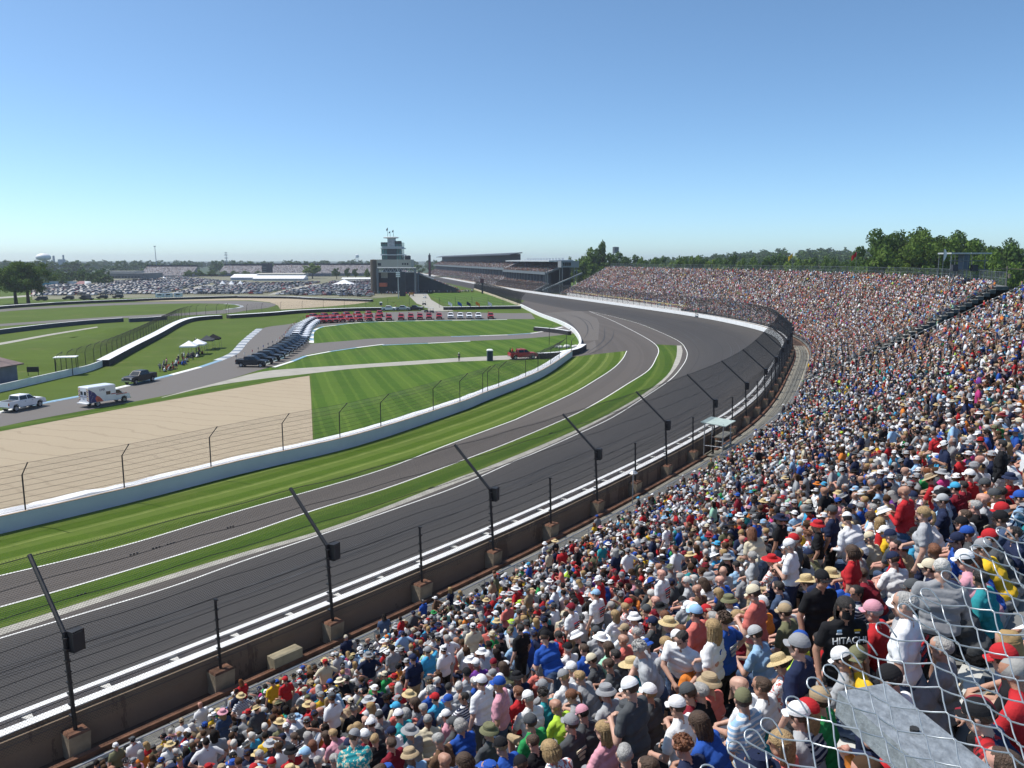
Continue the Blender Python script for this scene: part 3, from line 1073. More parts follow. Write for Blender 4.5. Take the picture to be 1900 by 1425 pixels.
def bent_fence(label, px, h, bend, step, lean, m=M_BLACKST, r=0.06, pitch=0.4, wr=0.008):
    F = thing('debris_fence', label, 'fence')
    c = [G(x, y, 0) for x, y in spline(px, 8)]
    d = [0]
    for i in range(1, len(c)):
        d.append(d[-1] + (c[i] - c[i - 1]).length)
    n = max(3, int(d[-1] / step))
    P = []
    for k in range(n + 1):
        t = d[-1] * k / n
        P.append(Vector((np.interp(t, d, [p.x for p in c]), np.interp(t, d, [p.y for p in c]), 0)))
    Q = offset_line(P, lean)
    for p, q in zip(P, Q):
        k1 = p.lerp(q, 0.3) + up * (h - bend * 0.35)
        MB().tube([p, p + up * (h - bend), k1, q + up * h], r, 5).build('post', m, F)
    for f in (0.12, 0.35, 0.6, 0.85):
        MB().tube([p + up * (h - bend) * f for p in P], 0.014, 3, cap=False).build('cable', m, F)
    b = MB()
    fence_lattice(b, [p + up * 0.05 for p in P], [p + up * (h - bend) for p in P], [q + up * h for q in Q], pitch, wr)
    tag(b.build('wire_mesh', m, F, fix=False), kind='stuff')
    return F


bent_fence('curved top infield fence along the slanting white topped barrier', [(105, 697), (140, 685), (190, 667), (250, 638), (300, 610), (345, 590), (420, 583)], 4.2, 1.6, 4.5, -1.3)
bent_fence('thin fence with slanted posts behind the white barrier beyond the lawn', [(424, 587), (470, 583), (500, 580), (560, 577), (660, 573), (760, 571)], 4.0, 1.2, 9.0, -0.8)
bent_fence('dark fence of close curved posts along the pit wall', [(967, 567), (950, 561), (930, 553), (910, 546), (893, 540), (880, 536)], 5.4, 2.2, 4.0, -1.8, r=0.1, pitch=0.5, wr=0.02)
bent_fence('straight post fence on the grass left of the pit wall', [(815, 571), (850, 570), (900, 569), (960, 567)], 4.5, 0.6, 6.5, 0.1, r=0.07)
wall_px('pit_wall', 'low tan pit wall under the close curved fence posts', [(966, 568.5), (930, 555), (905, 546), (880, 537.5)], 0.9, 0.5, mat('tan_wall', (0.5, 0.43, 0.30), 0.9, var=0.15, scale=0.4))

# post with flood light behind the wall end, jumble by the wall end
b = MB()
for x, y, hh in ((1019, 640, 4.0), (1051, 655, 4.5), (1060, 663, 3.5)):
    g = G(x, y, 0)
    b2 = MB().tube([g, g + up * hh, g + up * (hh + 0.9) + Vector((0.9, 0.3, 0))], 0.07, 6)
    tag(b2.build('fence_post', M_BLACKST), {1019: 'dark bent post on the lawn below the short black barrier', 1051: 'dark bent post beside the stored white bags at the wall end', 1060: 'short dark bent post nearest the shaded wall end'}[x], 'post')
g = G(1052, 645, 0)
b = MB()
for i in range(9):
    b.lathe([(0.0, 0.0), (0.5, 0.05), (0.62, 0.3), (0.4, 0.62), (0, 0.7)], g + Vector((random.uniform(-2.5, 2.5), random.uniform(-1.5, 1.5), 0.0)), 8)
tag(b.build('sandbag_heap', M_FOAM, smooth=True), 'heap of white bags stored behind the curved end of the white wall', 'bags')
# ================================================================ grandstands in the turn
M_DECK = mat('stand_deck', (0.17, 0.175, 0.17), 0.85, var=0.25, scale=0.6)
M_BENCH = mat('bench_aluminium', (0.62, 0.62, 0.58), 0.5, metal=0.1, var=0.12, scale=1.2)
M_DARKST = mat('dark_steelwork', (0.075, 0.085, 0.09), 0.7, var=0.3, scale=1.0)
UA_END = 131.5


def a_start(s):
    return 8.0


def a_end(s):
    return UA_END + (s - 4) * 0.10


def b_start(s):
    return 135.0 + (s - 4) * 0.72


def b_end(s):
    return 452.0


def make_stand(root, f0, f1, nrow):
    def line(s, z, step=4.0):
        u0, u1 = f0(s), f1(s)
        n = int((b_end(4) - 8 if f1 is b_end else 124) / step)
        return [W(u0 + (u1 - u0) * k / n, s, z) for k in range(n + 1)]
    L = []
    for i in range(nrow):
        s = S0 - 0.3 + DS * i
        z = deckz(S0 + DS * i)
        L.append(line(s, z))
        L.append(line(s + DS, z))
    L.append(line(S0 - 0.3 + DS * nrow, deckz(S0 + DS * nrow)))
    L.append(line(S0 + DS * nrow + 1.5, deckz(S0 + DS * nrow)))
    b = MB().loft(L)
    # closing side skirts and back
    for e in (0, -1):
        top = [l[e] for l in L]
        bot = [Vector((p.x, p.y, max(0.3, p.z - 0.55))) for p in top]
        b.strip(top, bot, m=1)
    b.strip(L[-1], [Vector((p.x, p.y, 0)) for p in L[-1]], m=1)
    b.build('deck', [M_DECK, M_DARKST], root)
    for i in range(nrow):
        s = S0 + DS * i
        z = deckz(s)
        bb = MB()
        q = [line(s + 0.30, z + 0.40), line(s + 0.30, z + 0.445), line(s + 0.60, z + 0.445), line(s + 0.60, z + 0.40)]
        bb.loft(q, closed=True)
        for e in (0, -1):
            bb.add([x[e] for x in q], [(0, 1, 2, 3)])
        bb.build('bench', M_BENCH, root)


NRA, NRB = NROW, NROW - 1
STA = thing('grandstand', 'near curved grandstand with long silver benches, right behind the plank walkway', 'grandstand')
make_stand(STA, a_start, a_end, NRA)
STB = thing('grandstand', 'far curved grandstand full of people beyond the sloping aisle rail', 'grandstand')
make_stand(STB, b_start, b_end, NRB)


def rail(name, label, pts, h, m=M_GALV, step=2, r=0.03, mid=True, mesh=False, cat='railing'):
    b = MB()
    b.tube([p + up * h for p in pts], r, 6)
    if mid:
        b.tube([p + up * h * 0.5 for p in pts], r * 0.8, 5)
    for p in pts[::step]:
        b.tube([p, p + up * h], r, 5)
    if mesh:
        fence_lattice(b, [p + up * 0.05 for p in pts], [p + up * h for p in pts], None, 0.12, 0.003)
    return tag(b.build(name, m, fix=False), label, cat)


fr = [W(u, 3.72, deckz(4)) for u in np.arange(9, UA_END, 1.25)]
rail('front_railing', 'grey pipe railing between the plank walkway and the first row of the near stand', fr, 1.05, mesh=True)
rail('front_railing', 'grey pipe railing along the front of the far curved stand', [W(u, 3.72, deckz(4)) for u in np.arange(136, 450, 2.5)], 1.05, M_GREYST)
rail('aisle_railing', 'dark sloping railing down the edge of the near stand, separating it from the far stand',
     [W(a_end(s) - 0.05, s, deckz(s)) for s in np.arange(3.8, 31, 1.5)], 1.05, M_GREYST, r=0.05)
rail('aisle_railing', 'dark railing down the lower edge of the far stand facing the gap', [W(b_start(s) + 0.05, s, deckz(s)) for s in np.arange(3.8, 29.5, 1.5)], 1.05, M_GREYST, r=0.045)
SB_TOP = S0 + DS * NRB + 0.9
rail('back_railing', 'long grey wire fence along the top row of the far curved stand', [W(u, SB_TOP, deckz(SB_TOP) - 0.35) for u in np.arange(b_start(29), 450, 3.0)], 1.9, M_GREYST, step=1, r=0.035, mesh=True)
# handrails climbing through the far stand
for u in (152, 175, 205, 240, 290):
    rail('stair_rail', {152: 'first thin stair handrail in the far stand, just past the aisle gap', 175: 'second thin stair handrail in the far stand past the aisle gap', 205: 'thin stair handrail in the middle of the far curved crowd', 240: 'thin stair handrail left of the middle in the far crowd', 290: 'thin stair handrail farthest round the bend in the far crowd'}[u],
         [W(max(u, b_start(s) + 1), s, deckz(s)) for s in np.arange(6, 28, 1.5)], 0.95, M_GREYST, r=0.025, mid=False)
# walkway wall with yellow stripe at the foot of the far stand's straight part
b = MB()
uu = np.arange(300, 440, 5.0)
b.strip([W(u, 3.3, deckz(4) - 0.5) for u in uu], [W(u, 3.3, deckz(4) + 0.8) for u in uu], 0)
b.strip([W(u, 3.3, deckz(4) + 0.8) for u in uu], [W(u, 5.4, deckz(4) + 0.86) for u in uu], 1)
b.strip([W(u, 5.4, deckz(4) + 0.86) for u in uu], [W(u, 5.4, deckz(4) + 1.8) for u in uu], 2)
tag(b.build('walkway_wall', [M_WALLW, mat('pale_walk', (0.55, 0.54, 0.48), 0.8, var=0.1), mat('yellow_stripe', (0.62, 0.50, 0.20), 0.7, var=0.1)]), 'pale walkway wall with a yellow stripe at the foot of the far stand', 'wall')
# dark end steelwork in the gap
b = MB()
for s in np.arange(6, 29, 3.2):
    z = deckz(s)
    for t in (0.2, 0.6):
        p = W(a_end(s) * (1 - t) + b_start(s) * t, s, 0)
        b.tube([p, p + up * (z * (0.85 if t < 0.5 else 0.95))], 0.09, 5)
    q0, q1 = W(a_end(s), s, z - 1.3), W(b_start(s), s, z - 1.3)
    b.tube([q0, q1], 0.07, 5)
tag(b.build('stair_tower', M_DARKST), 'dark steel stair framework in the gap between the two curved stands', 'stairs')
# number plates on the front railing
def sign(txt, px, label, sz=(0.95, 0.85)):
    g = G(px[0], px[1], deckz(4) + 0.55)
    u, _ = wnear(g)
    p = W(u, 3.64, deckz(4) + 0.55)
    n = W(u, 4.64, 0) - W(u, 3.64, 0)
    rz = math.atan2(n.y, n.x) + PI / 2          # face outward, towards the seats
    o = MB().box((0, 0, 0), (sz[0], 0.03, sz[1])).build('number_sign', mat('sign_black', (0.02, 0.022, 0.025), 0.5), loc=(p.x + n.x * 0.16, p.y + n.y * 0.16, p.z), rz=rz)
    tag(o, label, 'sign')
    if txt:
        t = link('lettering', text_mesh('lettering', txt, 0.72, M_WALLW), o, loc=(0, -0.024, 0))
        t.rotation_euler = (PI / 2, 0, 0)
    return o


sign('11', (658, 1218), 'black plate with white number 11 on the front railing below the blue shirts')
sign('11', (172, 1418), 'black plate with white number 11 at the lower corner of the front railing')
sign('10', (932, 1083), 'small black plate with white number 10 on the front railing')
o = sign('', (1005, 1034), 'black gate panel with a pale ring emblem beside the man in the white bucket hat', (1.5, 0.9))
b = MB()
b.lathe([(0.26, -0.008), (0.30, -0.008), (0.30, 0.008), (0.26, 0.008)], n=20, M=Matrix.Rotation(PI / 2, 3, 'X'), c=(-0.4, -0.025, 0))
b.box((0.3, -0.025, -0.05), (0.5, 0.012, 0.05))
b.box((0.3, -0.025, -0.2), (0.42, 0.012, 0.04))
b.build('ring_emblem', mat('emblem_grey', (0.45, 0.46, 0.46), 0.6), o)

# spotter platform with sheet roof behind the wall
pp = G(1332, 838, 1.5)
pu, ps = wnear(G(1290, 868, 1.0))
SPT = thing('spotter_platform', 'small steel platform with a pale green sheet roof behind the outer wall', 'platform')
b = MB()
for du in (-1.1, 1.1):
    for ds in (0.9, 2.6):
        b.tube([W(pu + du, ds, 2.4), W(pu + du, ds, 5.6)], 0.05, 5)
    b.tube([W(pu + du, 0.9, 3.5), W(pu + du, 2.6, 3.5)], 0.04, 5)
b.tube([W(pu - 1.1, 2.6, 3.6), W(pu + 1.1, 2.6, 3.6)], 0.05, 5)
b.build('frame', M_GALV, SPT)
b = MB().hexa([W(pu - 1.1, 0.9, 2.55), W(pu + 1.1, 0.9, 2.55), W(pu + 1.1, 2.6, 2.55), W(pu - 1.1, 2.6, 2.55)], [W(pu - 1.1, 0.9, 2.62), W(pu + 1.1, 0.9, 2.62), W(pu + 1.1, 2.6, 2.62), W(pu - 1.1, 2.6, 2.62)])
b.build('floor_board', M_PLANK, SPT)
b = MB().hexa([W(pu - 1.4, 0.6, 5.6), W(pu + 1.5, 0.6, 5.6), W(pu + 1.5, 2.9, 5.45), W(pu - 1.4, 2.9, 5.45)], [W(pu - 1.4, 0.6, 5.68), W(pu + 1.5, 0.6, 5.68), W(pu + 1.5, 2.9, 5.53), W(pu - 1.4, 2.9, 5.53)])
b.build('sheet_roof', mat('green_sheet', (0.42, 0.50, 0.45), 0.5, var=0.12), SPT)
b = MB()
b.hexa([W(pu + 2.0, 0.8, 3.6), W(pu + 5.0, 0.8, 3.6), W(pu + 5.0, 1.7, 3.6), W(pu + 2.0, 1.7, 3.6)], [W(pu + 2.0, 0.8, 3.68), W(pu + 5.0, 0.8, 3.68), W(pu + 5.0, 1.7, 3.68), W(pu + 2.0, 1.7, 3.68)])
for du in (2.1, 4.9):
    b.tube([W(pu + du, 1.6, 1.7), W(pu + du, 1.6, 3.6)], 0.05, 5)
tag(b.build('plank_table', M_PLANK), 'raised plank shelf beside the spotter platform', 'shelf')
# stepped bench box near the wall and lamp post
pb, _ = wnear(G(515, 1215, 2.7))
b = MB().hexa([W(pb - 0.75, 0.6, 2.3), W(pb + 0.75, 0.6, 2.3), W(pb + 0.75, 1.15, 2.3), W(pb - 0.75, 1.15, 2.3)], [W(pb - 0.75, 0.6, 3.05), W(pb + 0.75, 0.6, 3.05), W(pb + 0.75, 1.15, 3.05), W(pb - 0.75, 1.15, 3.05)])
tag(b.build('wooden_box', mat('pale_timber', (0.40, 0.34, 0.22), 0.85, var=0.2, scale=2)), 'pale timber box standing behind the outer wall on the plank walkway', 'box')
pl, _ = wnear(G(1142, 945, 2.0))
b = MB()
b.tube([W(pl, 1.9, 2.5), W(pl, 1.9, 5.0)], 0.04, 6)
b.lathe([(0.0, 0.22), (0.2, 0.12), (0.34, 0.0), (0.3, -0.05), (0, -0.02)], W(pl, 1.9, 4.95), 10)
tag(b.build('lamp_post', M_GALV), 'slim pale lamp post behind the outer wall between two pillars', 'lamp post')
# the photographer's own upper walkway: galvanised beam and a chain link fence top
M_GALVD = mat('galvanised_beam', (0.27, 0.295, 0.315), 0.55, metal=0.3, var=0.30, scale=60, bump=0.2, bscale=160)


def near_pt(x, y, d):
    r_ = ray(x, y)
    return Vector((0, 0, CAMH)) + r_ * d


BM = thing('handrail_beam', 'thick galvanised steel channel beam behind the chain link at the corner of the photo', 'beam')
a0, a1 = near_pt(1572, 1247, 1.50), near_pt(1640, 1300, 1.42)
ax = (near_pt(1800, 1470, 1.26) - near_pt(1592, 1290, 1.50))
ax2 = ax.normalized()
side = ax2.cross(up).normalized()
upn = side.cross(ax2).normalized()
c0 = near_pt(1600, 1275, 1.50)
b = MB()
wd_, ln_ = 0.108, 1.3
for e0, e1, s0, s1 in ((0, 0.006, -0.054, 0.054),):
    pass


def bar(off0, off1, h0, h1):
    q = []
    for hh in (h0, h1):
        q.append([c0 + side * off0 + upn * hh, c0 + side * off1 + upn * hh, c0 + side * off1 + upn * hh + ax2 * ln_, c0 + side * off0 + upn * hh + ax2 * ln_])
    b.hexa(q[0], q[1])


bar(-0.054, 0.054, -0.006, 0.0)
bar(0.048, 0.054, -0.05, -0.0061)
bar(-0.054, -0.048, -0.05, -0.0061)
b.build('channel', M_GALVD, BM)
bb = MB()
for t in (0.13, 0.5):
    bb.lathe([(0.0, 0.004), (0.008, 0.004), (0.008, -0.002)], c0 + ax2 * t + upn * 0.002, 8)
bb.build('bolt_hole', mat('hole_dark', (0.02, 0.02, 0.02), 0.8), BM)

CL = thing('chain_link_fence', 'top edge of a close chain link fence with looped silver wire ends', 'fence')
tl, tr = near_pt(1420, 1392, 0.98), near_pt(1905, 985, 1.22)
ex = (tr - tl)
elen = ex.length
ex.normalize()
ezd = (near_pt(1812, 1330, 1.03) - near_pt(1662, 1190, 1.10)) / 5.0      # one half mesh down the leaning sheet
ezd -= ex * ezd.dot(ex) * 0.15
nn = ex.cross(ezd.normalized())
pw = elen / 15.6
M_CHAIN = mat('chain_wire', (0.46, 0.49, 0.51), 0.35, metal=0.55, var=0.1, scale=20)
WR = 0.0011


def mesh_pt(col, n):
    q = tl + ex * (col * pw * 0.5) + ezd * n
    return q + nn * (0.012 * math.sin(col * 0.7 + n * 0.4)) + ex * (0.004 * math.sin(col * 2.1 + n * 1.7))


for j in range(-6, 40):
    pts = []
    for n in range(0, 12):
        c_ = j if (n + j) % 2 == 0 else j + 1
        dz = 0.0026 if c_ == j else -0.0026
        pts.append(mesh_pt(c_, n) + nn * dz)
    fine = []
    for a_, b_ in zip(pts[:-1], pts[1:]):
        for f in (0.06, 0.5, 0.94):
            fine.append(a_.lerp(b_, f) + nn * (0.002 * math.sin(f * PI)))
    if j % 2 == 0:          # the twisted top ends form open loops over each other
        t0 = mesh_pt(j, 0)
        e = -ezd.normalized()
        hook = [t0 + e * 0.004 - ex * 0.004, t0 + e * 0.022 - ex * 0.011, t0 + e * 0.030 - ex * 0.002, t0 + e * 0.022 + ex * 0.008, t0 + e * 0.002 + ex * 0.006 + nn * 0.004]
        w = MB().tube([Vector(p) for p in spline([tuple(v) for v in reversed(hook)], 3)] + fine, WR, 6)
    else:
        w = MB().tube(fine, WR, 6)
    w.build('wire', M_CHAIN, CL, smooth=True)
# ================================================================ people
SKIN, SHIRT, PANTS, LOWER, FORE, SHOE, SCALP, SHADE = range(8)


def cap_mesh(caps):
    """tapered capsules -> raw joined mesh for the voxel remesh"""
    b = MB()
    for p0, p1, r0, r1, rg in caps:
        p0, p1 = Vector(p0), Vector(p1)
        d = p1 - p0
        L = d.length
        q = d.to_track_quat('Z', 'Y').to_matrix() if L > 1e-5 else Matrix.Identity(3)
        n = 10 if max(r0, r1) > 0.02 else 7
        prof = [(0.0, -r0)]
        for a in (-60, -30, 0):
            prof.append((r0 * math.cos(math.radians(a)), r0 * math.sin(math.radians(a))))
        for a in (0, 30, 60):
            prof.append((r1 * math.cos(math.radians(a)), L + r1 * math.sin(math.radians(a))))
        prof.append((0.0, L + r1))
        b.lathe(prof, p0, n, 0, q)
    return b


def seg_region(P, caps):
    best = np.full(len(P), 1e9)
    reg = np.zeros(len(P), int)
    for p0, p1, r0, r1, rg in caps:
        a, c = np.array(p0, float), np.array(p1, float)
        d = c - a
        L2 = max(float(d @ d), 1e-9)
        t = np.clip(((P - a) @ d) / L2, 0, 1)
        q = a + t[:, None] * d
        dist = np.linalg.norm(P - q, axis=1) - (r0 + (r1 - r0) * t)
        k = dist < best
        best[k] = dist[k]
        reg[k] = rg
    return reg


def limb(v):
    return Vector(v)


def hand_caps(wr, d, side, curl, palm_n):
    """palm plus five separate fingers"""
    d = d.normalized()
    pn = (palm_n - d * palm_n.dot(d)).normalized()
    lat = d.cross(pn)
    out = [(wr, wr + d * 0.075, 0.027, 0.029, SKIN), (wr + lat * 0.018 + d * 0.03, wr + lat * 0.022 + d * 0.08, 0.016, 0.014, SKIN), (wr - lat * 0.018 + d * 0.03, wr - lat * 0.022 + d * 0.08, 0.016, 0.014, SKIN)]
    for k, (o, L) in enumerate(((-0.033, 0.062), (-0.0115, 0.075), (0.0115, 0.082), (0.033, 0.070))):
        b0 = wr + d * 0.085 + lat * o
        c = curl * (0.7 + 0.2 * k)
        d1 = (d * math.cos(c) + pn * math.sin(c)).normalized()
        d2 = (d * math.cos(2.1 * c) + pn * math.sin(2.1 * c)).normalized()
        m = b0 + d1 * L * 0.5
        out += [(b0, m, 0.0092, 0.0086, SKIN), (m, m + d2 * L * 0.5, 0.0086, 0.0072, SKIN)]
    tb = wr + d * 0.025 + lat * (0.026 * side)
    td = (d * 0.55 + lat * side * 0.7 + pn * 0.45).normalized()
    out += [(tb, tb + td * 0.045, 0.0125, 0.0105, SKIN), (tb + td * 0.045, tb + td * 0.05 + (td * 0.6 + d * 0.8).normalized() * 0.03, 0.0105, 0.0085, SKIN)]
    return out


def make_body(name, hip, lean, side_lean=0.0, twist=0.0, hyaw=0.0, hpitch=0.0, elbows=None, wrists=None, knees=None, ankles=None, toes=None, curl=0.5, wide=1.0, fem=False, sunglass=False, seed=0, voxel=0.0105):
    """a body in one pose; returns mesh, head matrix, caps"""
    hip = Vector(hip)
    d = Vector((math.sin(side_lean), math.sin(lean), math.cos(lean))).normalized()
    lat = Vector((math.cos(twist), math.sin(twist), 0))
    lat = (lat - d * lat.dot(d)).normalized()
    fw = d.cross(lat) * -1.0
    if fw.y < 0:
        fw = -fw
    w = wide
    C = []
    hl = Vector((1, 0, 0))
    C.append((hip - hl * 0.085 * w, hip + hl * 0.085 * w, 0.118 * w, 0.118 * w, PANTS))
    C.append((hip + d * 0.07 - lat * 0.075 * w, hip + d * 0.07 + lat * 0.075 * w, 0.126 * w, 0.126 * w, SHIRT))
    C.append((hip + d * 0.19 - lat * 0.07 * w + fw * 0.01, hip + d * 0.19 + lat * 0.07 * w + fw * 0.01, 0.118 * w, 0.118 * w, SHIRT))
    C.append((hip + d * 0.32 - lat * 0.095 * w, hip + d * 0.32 + lat * 0.095 * w, 0.120, 0.120, SHIRT))
    if fem:
        C.append((hip + d * 0.33 - lat * 0.075 + fw * 0.085, hip + d * 0.33 + lat * 0.075 + fw * 0.085, 0.062, 0.062, SHIRT))
    C.append((hip + d * 0.42 - lat * 0.13 * w, hip + d * 0.42 + lat * 0.13 * w, 0.088, 0.088, SHIRT))
    sh = hip + d * 0.465
    sw = 0.172 * (0.9 if fem else 1.0) * (0.5 + 0.5 * w)
    C.append((sh - lat * sw, sh + lat * sw, 0.062, 0.062, SHIRT))
    nb_ = hip + d * 0.51
    C.append((sh - lat * sw * 0.55 + d * 0.01, nb_ + d * 0.03, 0.062, 0.052, SHIRT))
    C.append((sh + lat * sw * 0.55 + d * 0.01, nb_ + d * 0.03, 0.062, 0.052, SHIRT))
    # head
    hd = (d * 0.6 + Vector((0, 0, 1)) * 0.6 + fw * 0.12).normalized()
    neck_top = nb_ + hd * 0.09
    C.append((nb_ - hd * 0.03, neck_top, 0.056, 0.054, SKIN))
    H = Matrix.Translation(neck_top + hd * 0.075) @ Matrix.Rotation(twist + hyaw, 4, 'Z') @ Matrix.Rotation(-hpitch, 4, 'X')

    def h(x, y, z):
        return H @ Vector((x, y, z))
    HC = [(h(0, -0.028, 0.035), h(0, 0.02, 0.04), 0.081, 0.077, SCALP),
          (h(0, 0.035, -0.005), h(0, 0.04, -0.065), 0.060, 0.041, SKIN),
          (h(-0.03, 0.02, -0.06), h(0.03, 0.02, -0.06), 0.042, 0.042, SKIN),
          (h(0, 0.03, 0.035), h(0, 0.036, 0.04), 0.068, 0.068, SKIN),
          (h(0, 0.098, 0.012), h(0, 0.108, -0.020), 0.010, 0.014, SKIN),
          (h(-0.034, 0.085, 0.030), h(0.034, 0.085, 0.030), 0.013, 0.013, SKIN),
          (h(-0.02, 0.076, -0.052), h(0.02, 0.076, -0.052), 0.0105, 0.0105, SKIN),
          (h(-0.079, -0.008, 0.012), h(-0.077, -0.012, -0.022), 0.017, 0.012, SKIN),
          (h(0.079, -0.008, 0.012), h(0.077, -0.012, -0.022), 0.017, 0.012, SKIN),
          (h(-0.04, 0.080, 0.010), h(-0.024, 0.084, 0.010), 0.0135, 0.0135, SHADE),
          (h(0.04, 0.080, 0.010), h(0.024, 0.084, 0.010), 0.0135, 0.0135, SHADE)]
    if sunglass:
        HC.append((h(-0.05, 0.078, 0.012), h(0.05, 0.078, 0.012), 0.018, 0.018, SHADE))
    C += HC
    for sgn, e, wv in ((-1, elbows[0], wrists[0]), (1, elbows[1], wrists[1])):
        S = sh + lat * sgn * (sw + 0.012)
        e, wv = Vector(e), Vector(wv)
        # keep arm lengths human
        e = S + (e - S).normalized() * 0.285
        wv = e + (wv - e).normalized() * 0.245
        C.append((S, e, 0.050, 0.043, FORE))
        sl = S + (e - S) * 0.62
        C.append((S, sl, 0.062, 0.060, SHIRT))
        C.append((e, wv, 0.043, 0.029, FORE))
        pn = Vector((-sgn * 0.5, 0.2, -0.7))
        C += hand_caps(wv, (wv - e), -sgn, curl, pn)
    for sgn, k, a, t in ((-1, knees[0], ankles[0], toes[0]), (1, knees[1], ankles[1], toes[1])):
        Hh = hip + hl * sgn * 0.088 * w - Vector((0, 0, 0.02))
        k, a, t = Vector(k), Vector(a), Vector(t)
        C.append((Hh, k, 0.092 * w, 0.064, PANTS))
        C.append((k, k + (a - k) * 0.4, 0.061, 0.057, LOWER))
        C.append((k + (a - k) * 0.4, a, 0.057, 0.040, LOWER))
        C.append((a + Vector((0, -0.03, -0.035)), t, 0.043, 0.036, SHOE))
    me = cap_mesh(C).data(name + '_raw', MATS['_slots'][0])
    o = bpy.data.objects.new(name + '_tmp', me)
    COL.objects.link(o)
    r = o.modifiers.new('r', 'REMESH')
    r.mode = 'VOXEL'
    r.voxel_size = voxel
    sm_ = o.modifiers.new('s', 'SMOOTH')
    sm_.factor = 0.45
    sm_.iterations = 2
    dg = bpy.context.evaluated_depsgraph_get()
    out = bpy.data.meshes.new_from_object(o.evaluated_get(dg))
    out.name = name
    n = len(out.vertices)
    co = np.empty(n * 3)
    out.vertices.foreach_get('co', co)
    co = co.reshape(-1, 3)
    reg_v = seg_region(co, C)
    nor = np.empty(n * 3)
    out.vertices.foreach_get('normal', nor)
    nor = nor.reshape(-1, 3)
    # folds in cloth
    for i in np.nonzero((reg_v == SHIRT) | (reg_v == PANTS))[0]:
        p = Vector(co[i])
        w_ = mnoise.noise(Vector((p.x * 4, p.y * 4, p.z * 4)) + Vector((seed, 3, 0)))
        f = 1.2 * mnoise.noise(Vector((p.x * 5 + p.z * 3, p.y * 6, p.z * 13 + 2.2 * w_)) + Vector((seed, 0, 0))) + 0.35 * mnoise.noise(Vector((p.x * 14, p.y * 14, p.z * 26 + 3 * w_)))
        co[i] += nor[i] * (0.0085 * f + (0.004 if reg_v[i] == SHIRT else 0.0))
    out.vertices.foreach_set('co', co.ravel())
    m = len(out.polygons)
    cen = np.empty(m * 3)
    out.polygons.foreach_get('center', cen)
    cen = cen.reshape(-1, 3)
    reg = seg_region(cen, C)
    # hair line: the front of the skull below the brow stays skin
    Hi = H.inverted()
    hp = np.c_[cen, np.ones(m)] @ np.array(Hi).T
    sc_ = reg == SCALP
    reg[sc_ & (hp[:, 1] > 0.045) & (hp[:, 2] < 0.078)] = SKIN
    reg[sc_ & (hp[:, 2] < -0.03)] = SKIN
    out.materials.clear()
    for mm in MATS['_slots']:
        out.materials.append(mm)
    out.polygons.foreach_set('material_index', reg.astype(np.int32))
    out.polygons.foreach_set('use_smooth', np.ones(m, bool))
    out.update()
    bpy.data.objects.remove(o)
    bpy.data.meshes.remove(me)
    return out, H


def cloth(name, c, var=0.10):
    return mat('cloth_' + name, c, 0.9, var=var, scale=7.0, bump=0.22, bscale=18, spec=0.15)


CLOTH = {
    'white': (0.78, 0.78, 0.78), 'pale grey': (0.40, 0.41, 0.42), 'grey': (0.27, 0.275, 0.285), 'charcoal': (0.075, 0.08, 0.085), 'black': (0.016, 0.016, 0.018),
    'navy': (0.020, 0.028, 0.065), 'royal blue': (0.025, 0.085, 0.36), 'light blue': (0.30, 0.48, 0.68), 'teal': (0.03, 0.27, 0.30), 'sky blue': (0.06, 0.36, 0.60),
    'red': (0.45, 0.025, 0.03), 'dark red': (0.20, 0.018, 0.03), 'coral': (0.60, 0.16, 0.13), 'pink': (0.62, 0.30, 0.36), 'hot pink': (0.60, 0.06, 0.24),
    'orange': (0.66, 0.21, 0.04), 'yellow': (0.70, 0.44, 0.03), 'lime': (0.42, 0.62, 0.06), 'green': (0.03, 0.27, 0.08), 'olive': (0.16, 0.16, 0.09),
    'tan': (0.38, 0.29, 0.18), 'cream': (0.62, 0.55, 0.40), 'purple': (0.16, 0.05, 0.28), 'brown': (0.13, 0.075, 0.045), 'denim': (0.055, 0.085, 0.15), 'mint': (0.35, 0.62, 0.45)}
CM = {k: cloth(k.replace(' ', '_'), v) for k, v in CLOTH.items()}
SKINS = {'fair': (0.50, 0.29, 0.21), 'tanned': (0.40, 0.21, 0.14), 'pink': (0.54, 0.28, 0.21), 'brown': (0.19, 0.095, 0.06)}
SM = {k: mat('skin_' + k, v, 0.55, var=0.08, scale=9) for k, v in SKINS.items()}
HAIRS = {'brown': (0.065, 0.036, 0.02), 'dark': (0.018, 0.014, 0.012), 'blond': (0.36, 0.24, 0.11), 'grey': (0.34, 0.33, 0.31), 'white': (0.55, 0.53, 0.49), 'auburn': (0.16, 0.06, 0.025)}
HM = {k: mat('hair_' + k, v, 0.65, var=0.25, scale=30, bump=0.6, bscale=70) for k, v in HAIRS.items()}
M_SHOE = mat('shoe_dark', (0.06, 0.06, 0.065), 0.7)
M_SHADE = mat('eye_dark', (0.03, 0.022, 0.018), 0.25)
M_STRAW = mat('straw', (0.56, 0.43, 0.22), 0.85, var=0.18, scale=40, bump=0.5, bscale=90)
MATS['_slots'] = [SM['fair'], CM['white'], CM['denim'], SM['fair'], SM['fair'], M_SHOE, HM['brown'], M_SHADE]


def seat(**k):
    d = dict(hip=(0, 0, 0.555), lean=0.12, knees=[(-0.15, 0.44, 0.50), (0.15, 0.44, 0.50)], ankles=[(-0.14, 0.40, 0.09), (0.14, 0.42, 0.09)], toes=[(-0.16, 0.55, 0.042), (0.16, 0.57, 0.042)],
             elbows=[(-0.27, 0.12, 0.80), (0.27, 0.12, 0.80)], wrists=[(-0.16, 0.36, 0.64), (0.16, 0.36, 0.64)])
    d.update(k)
    return d


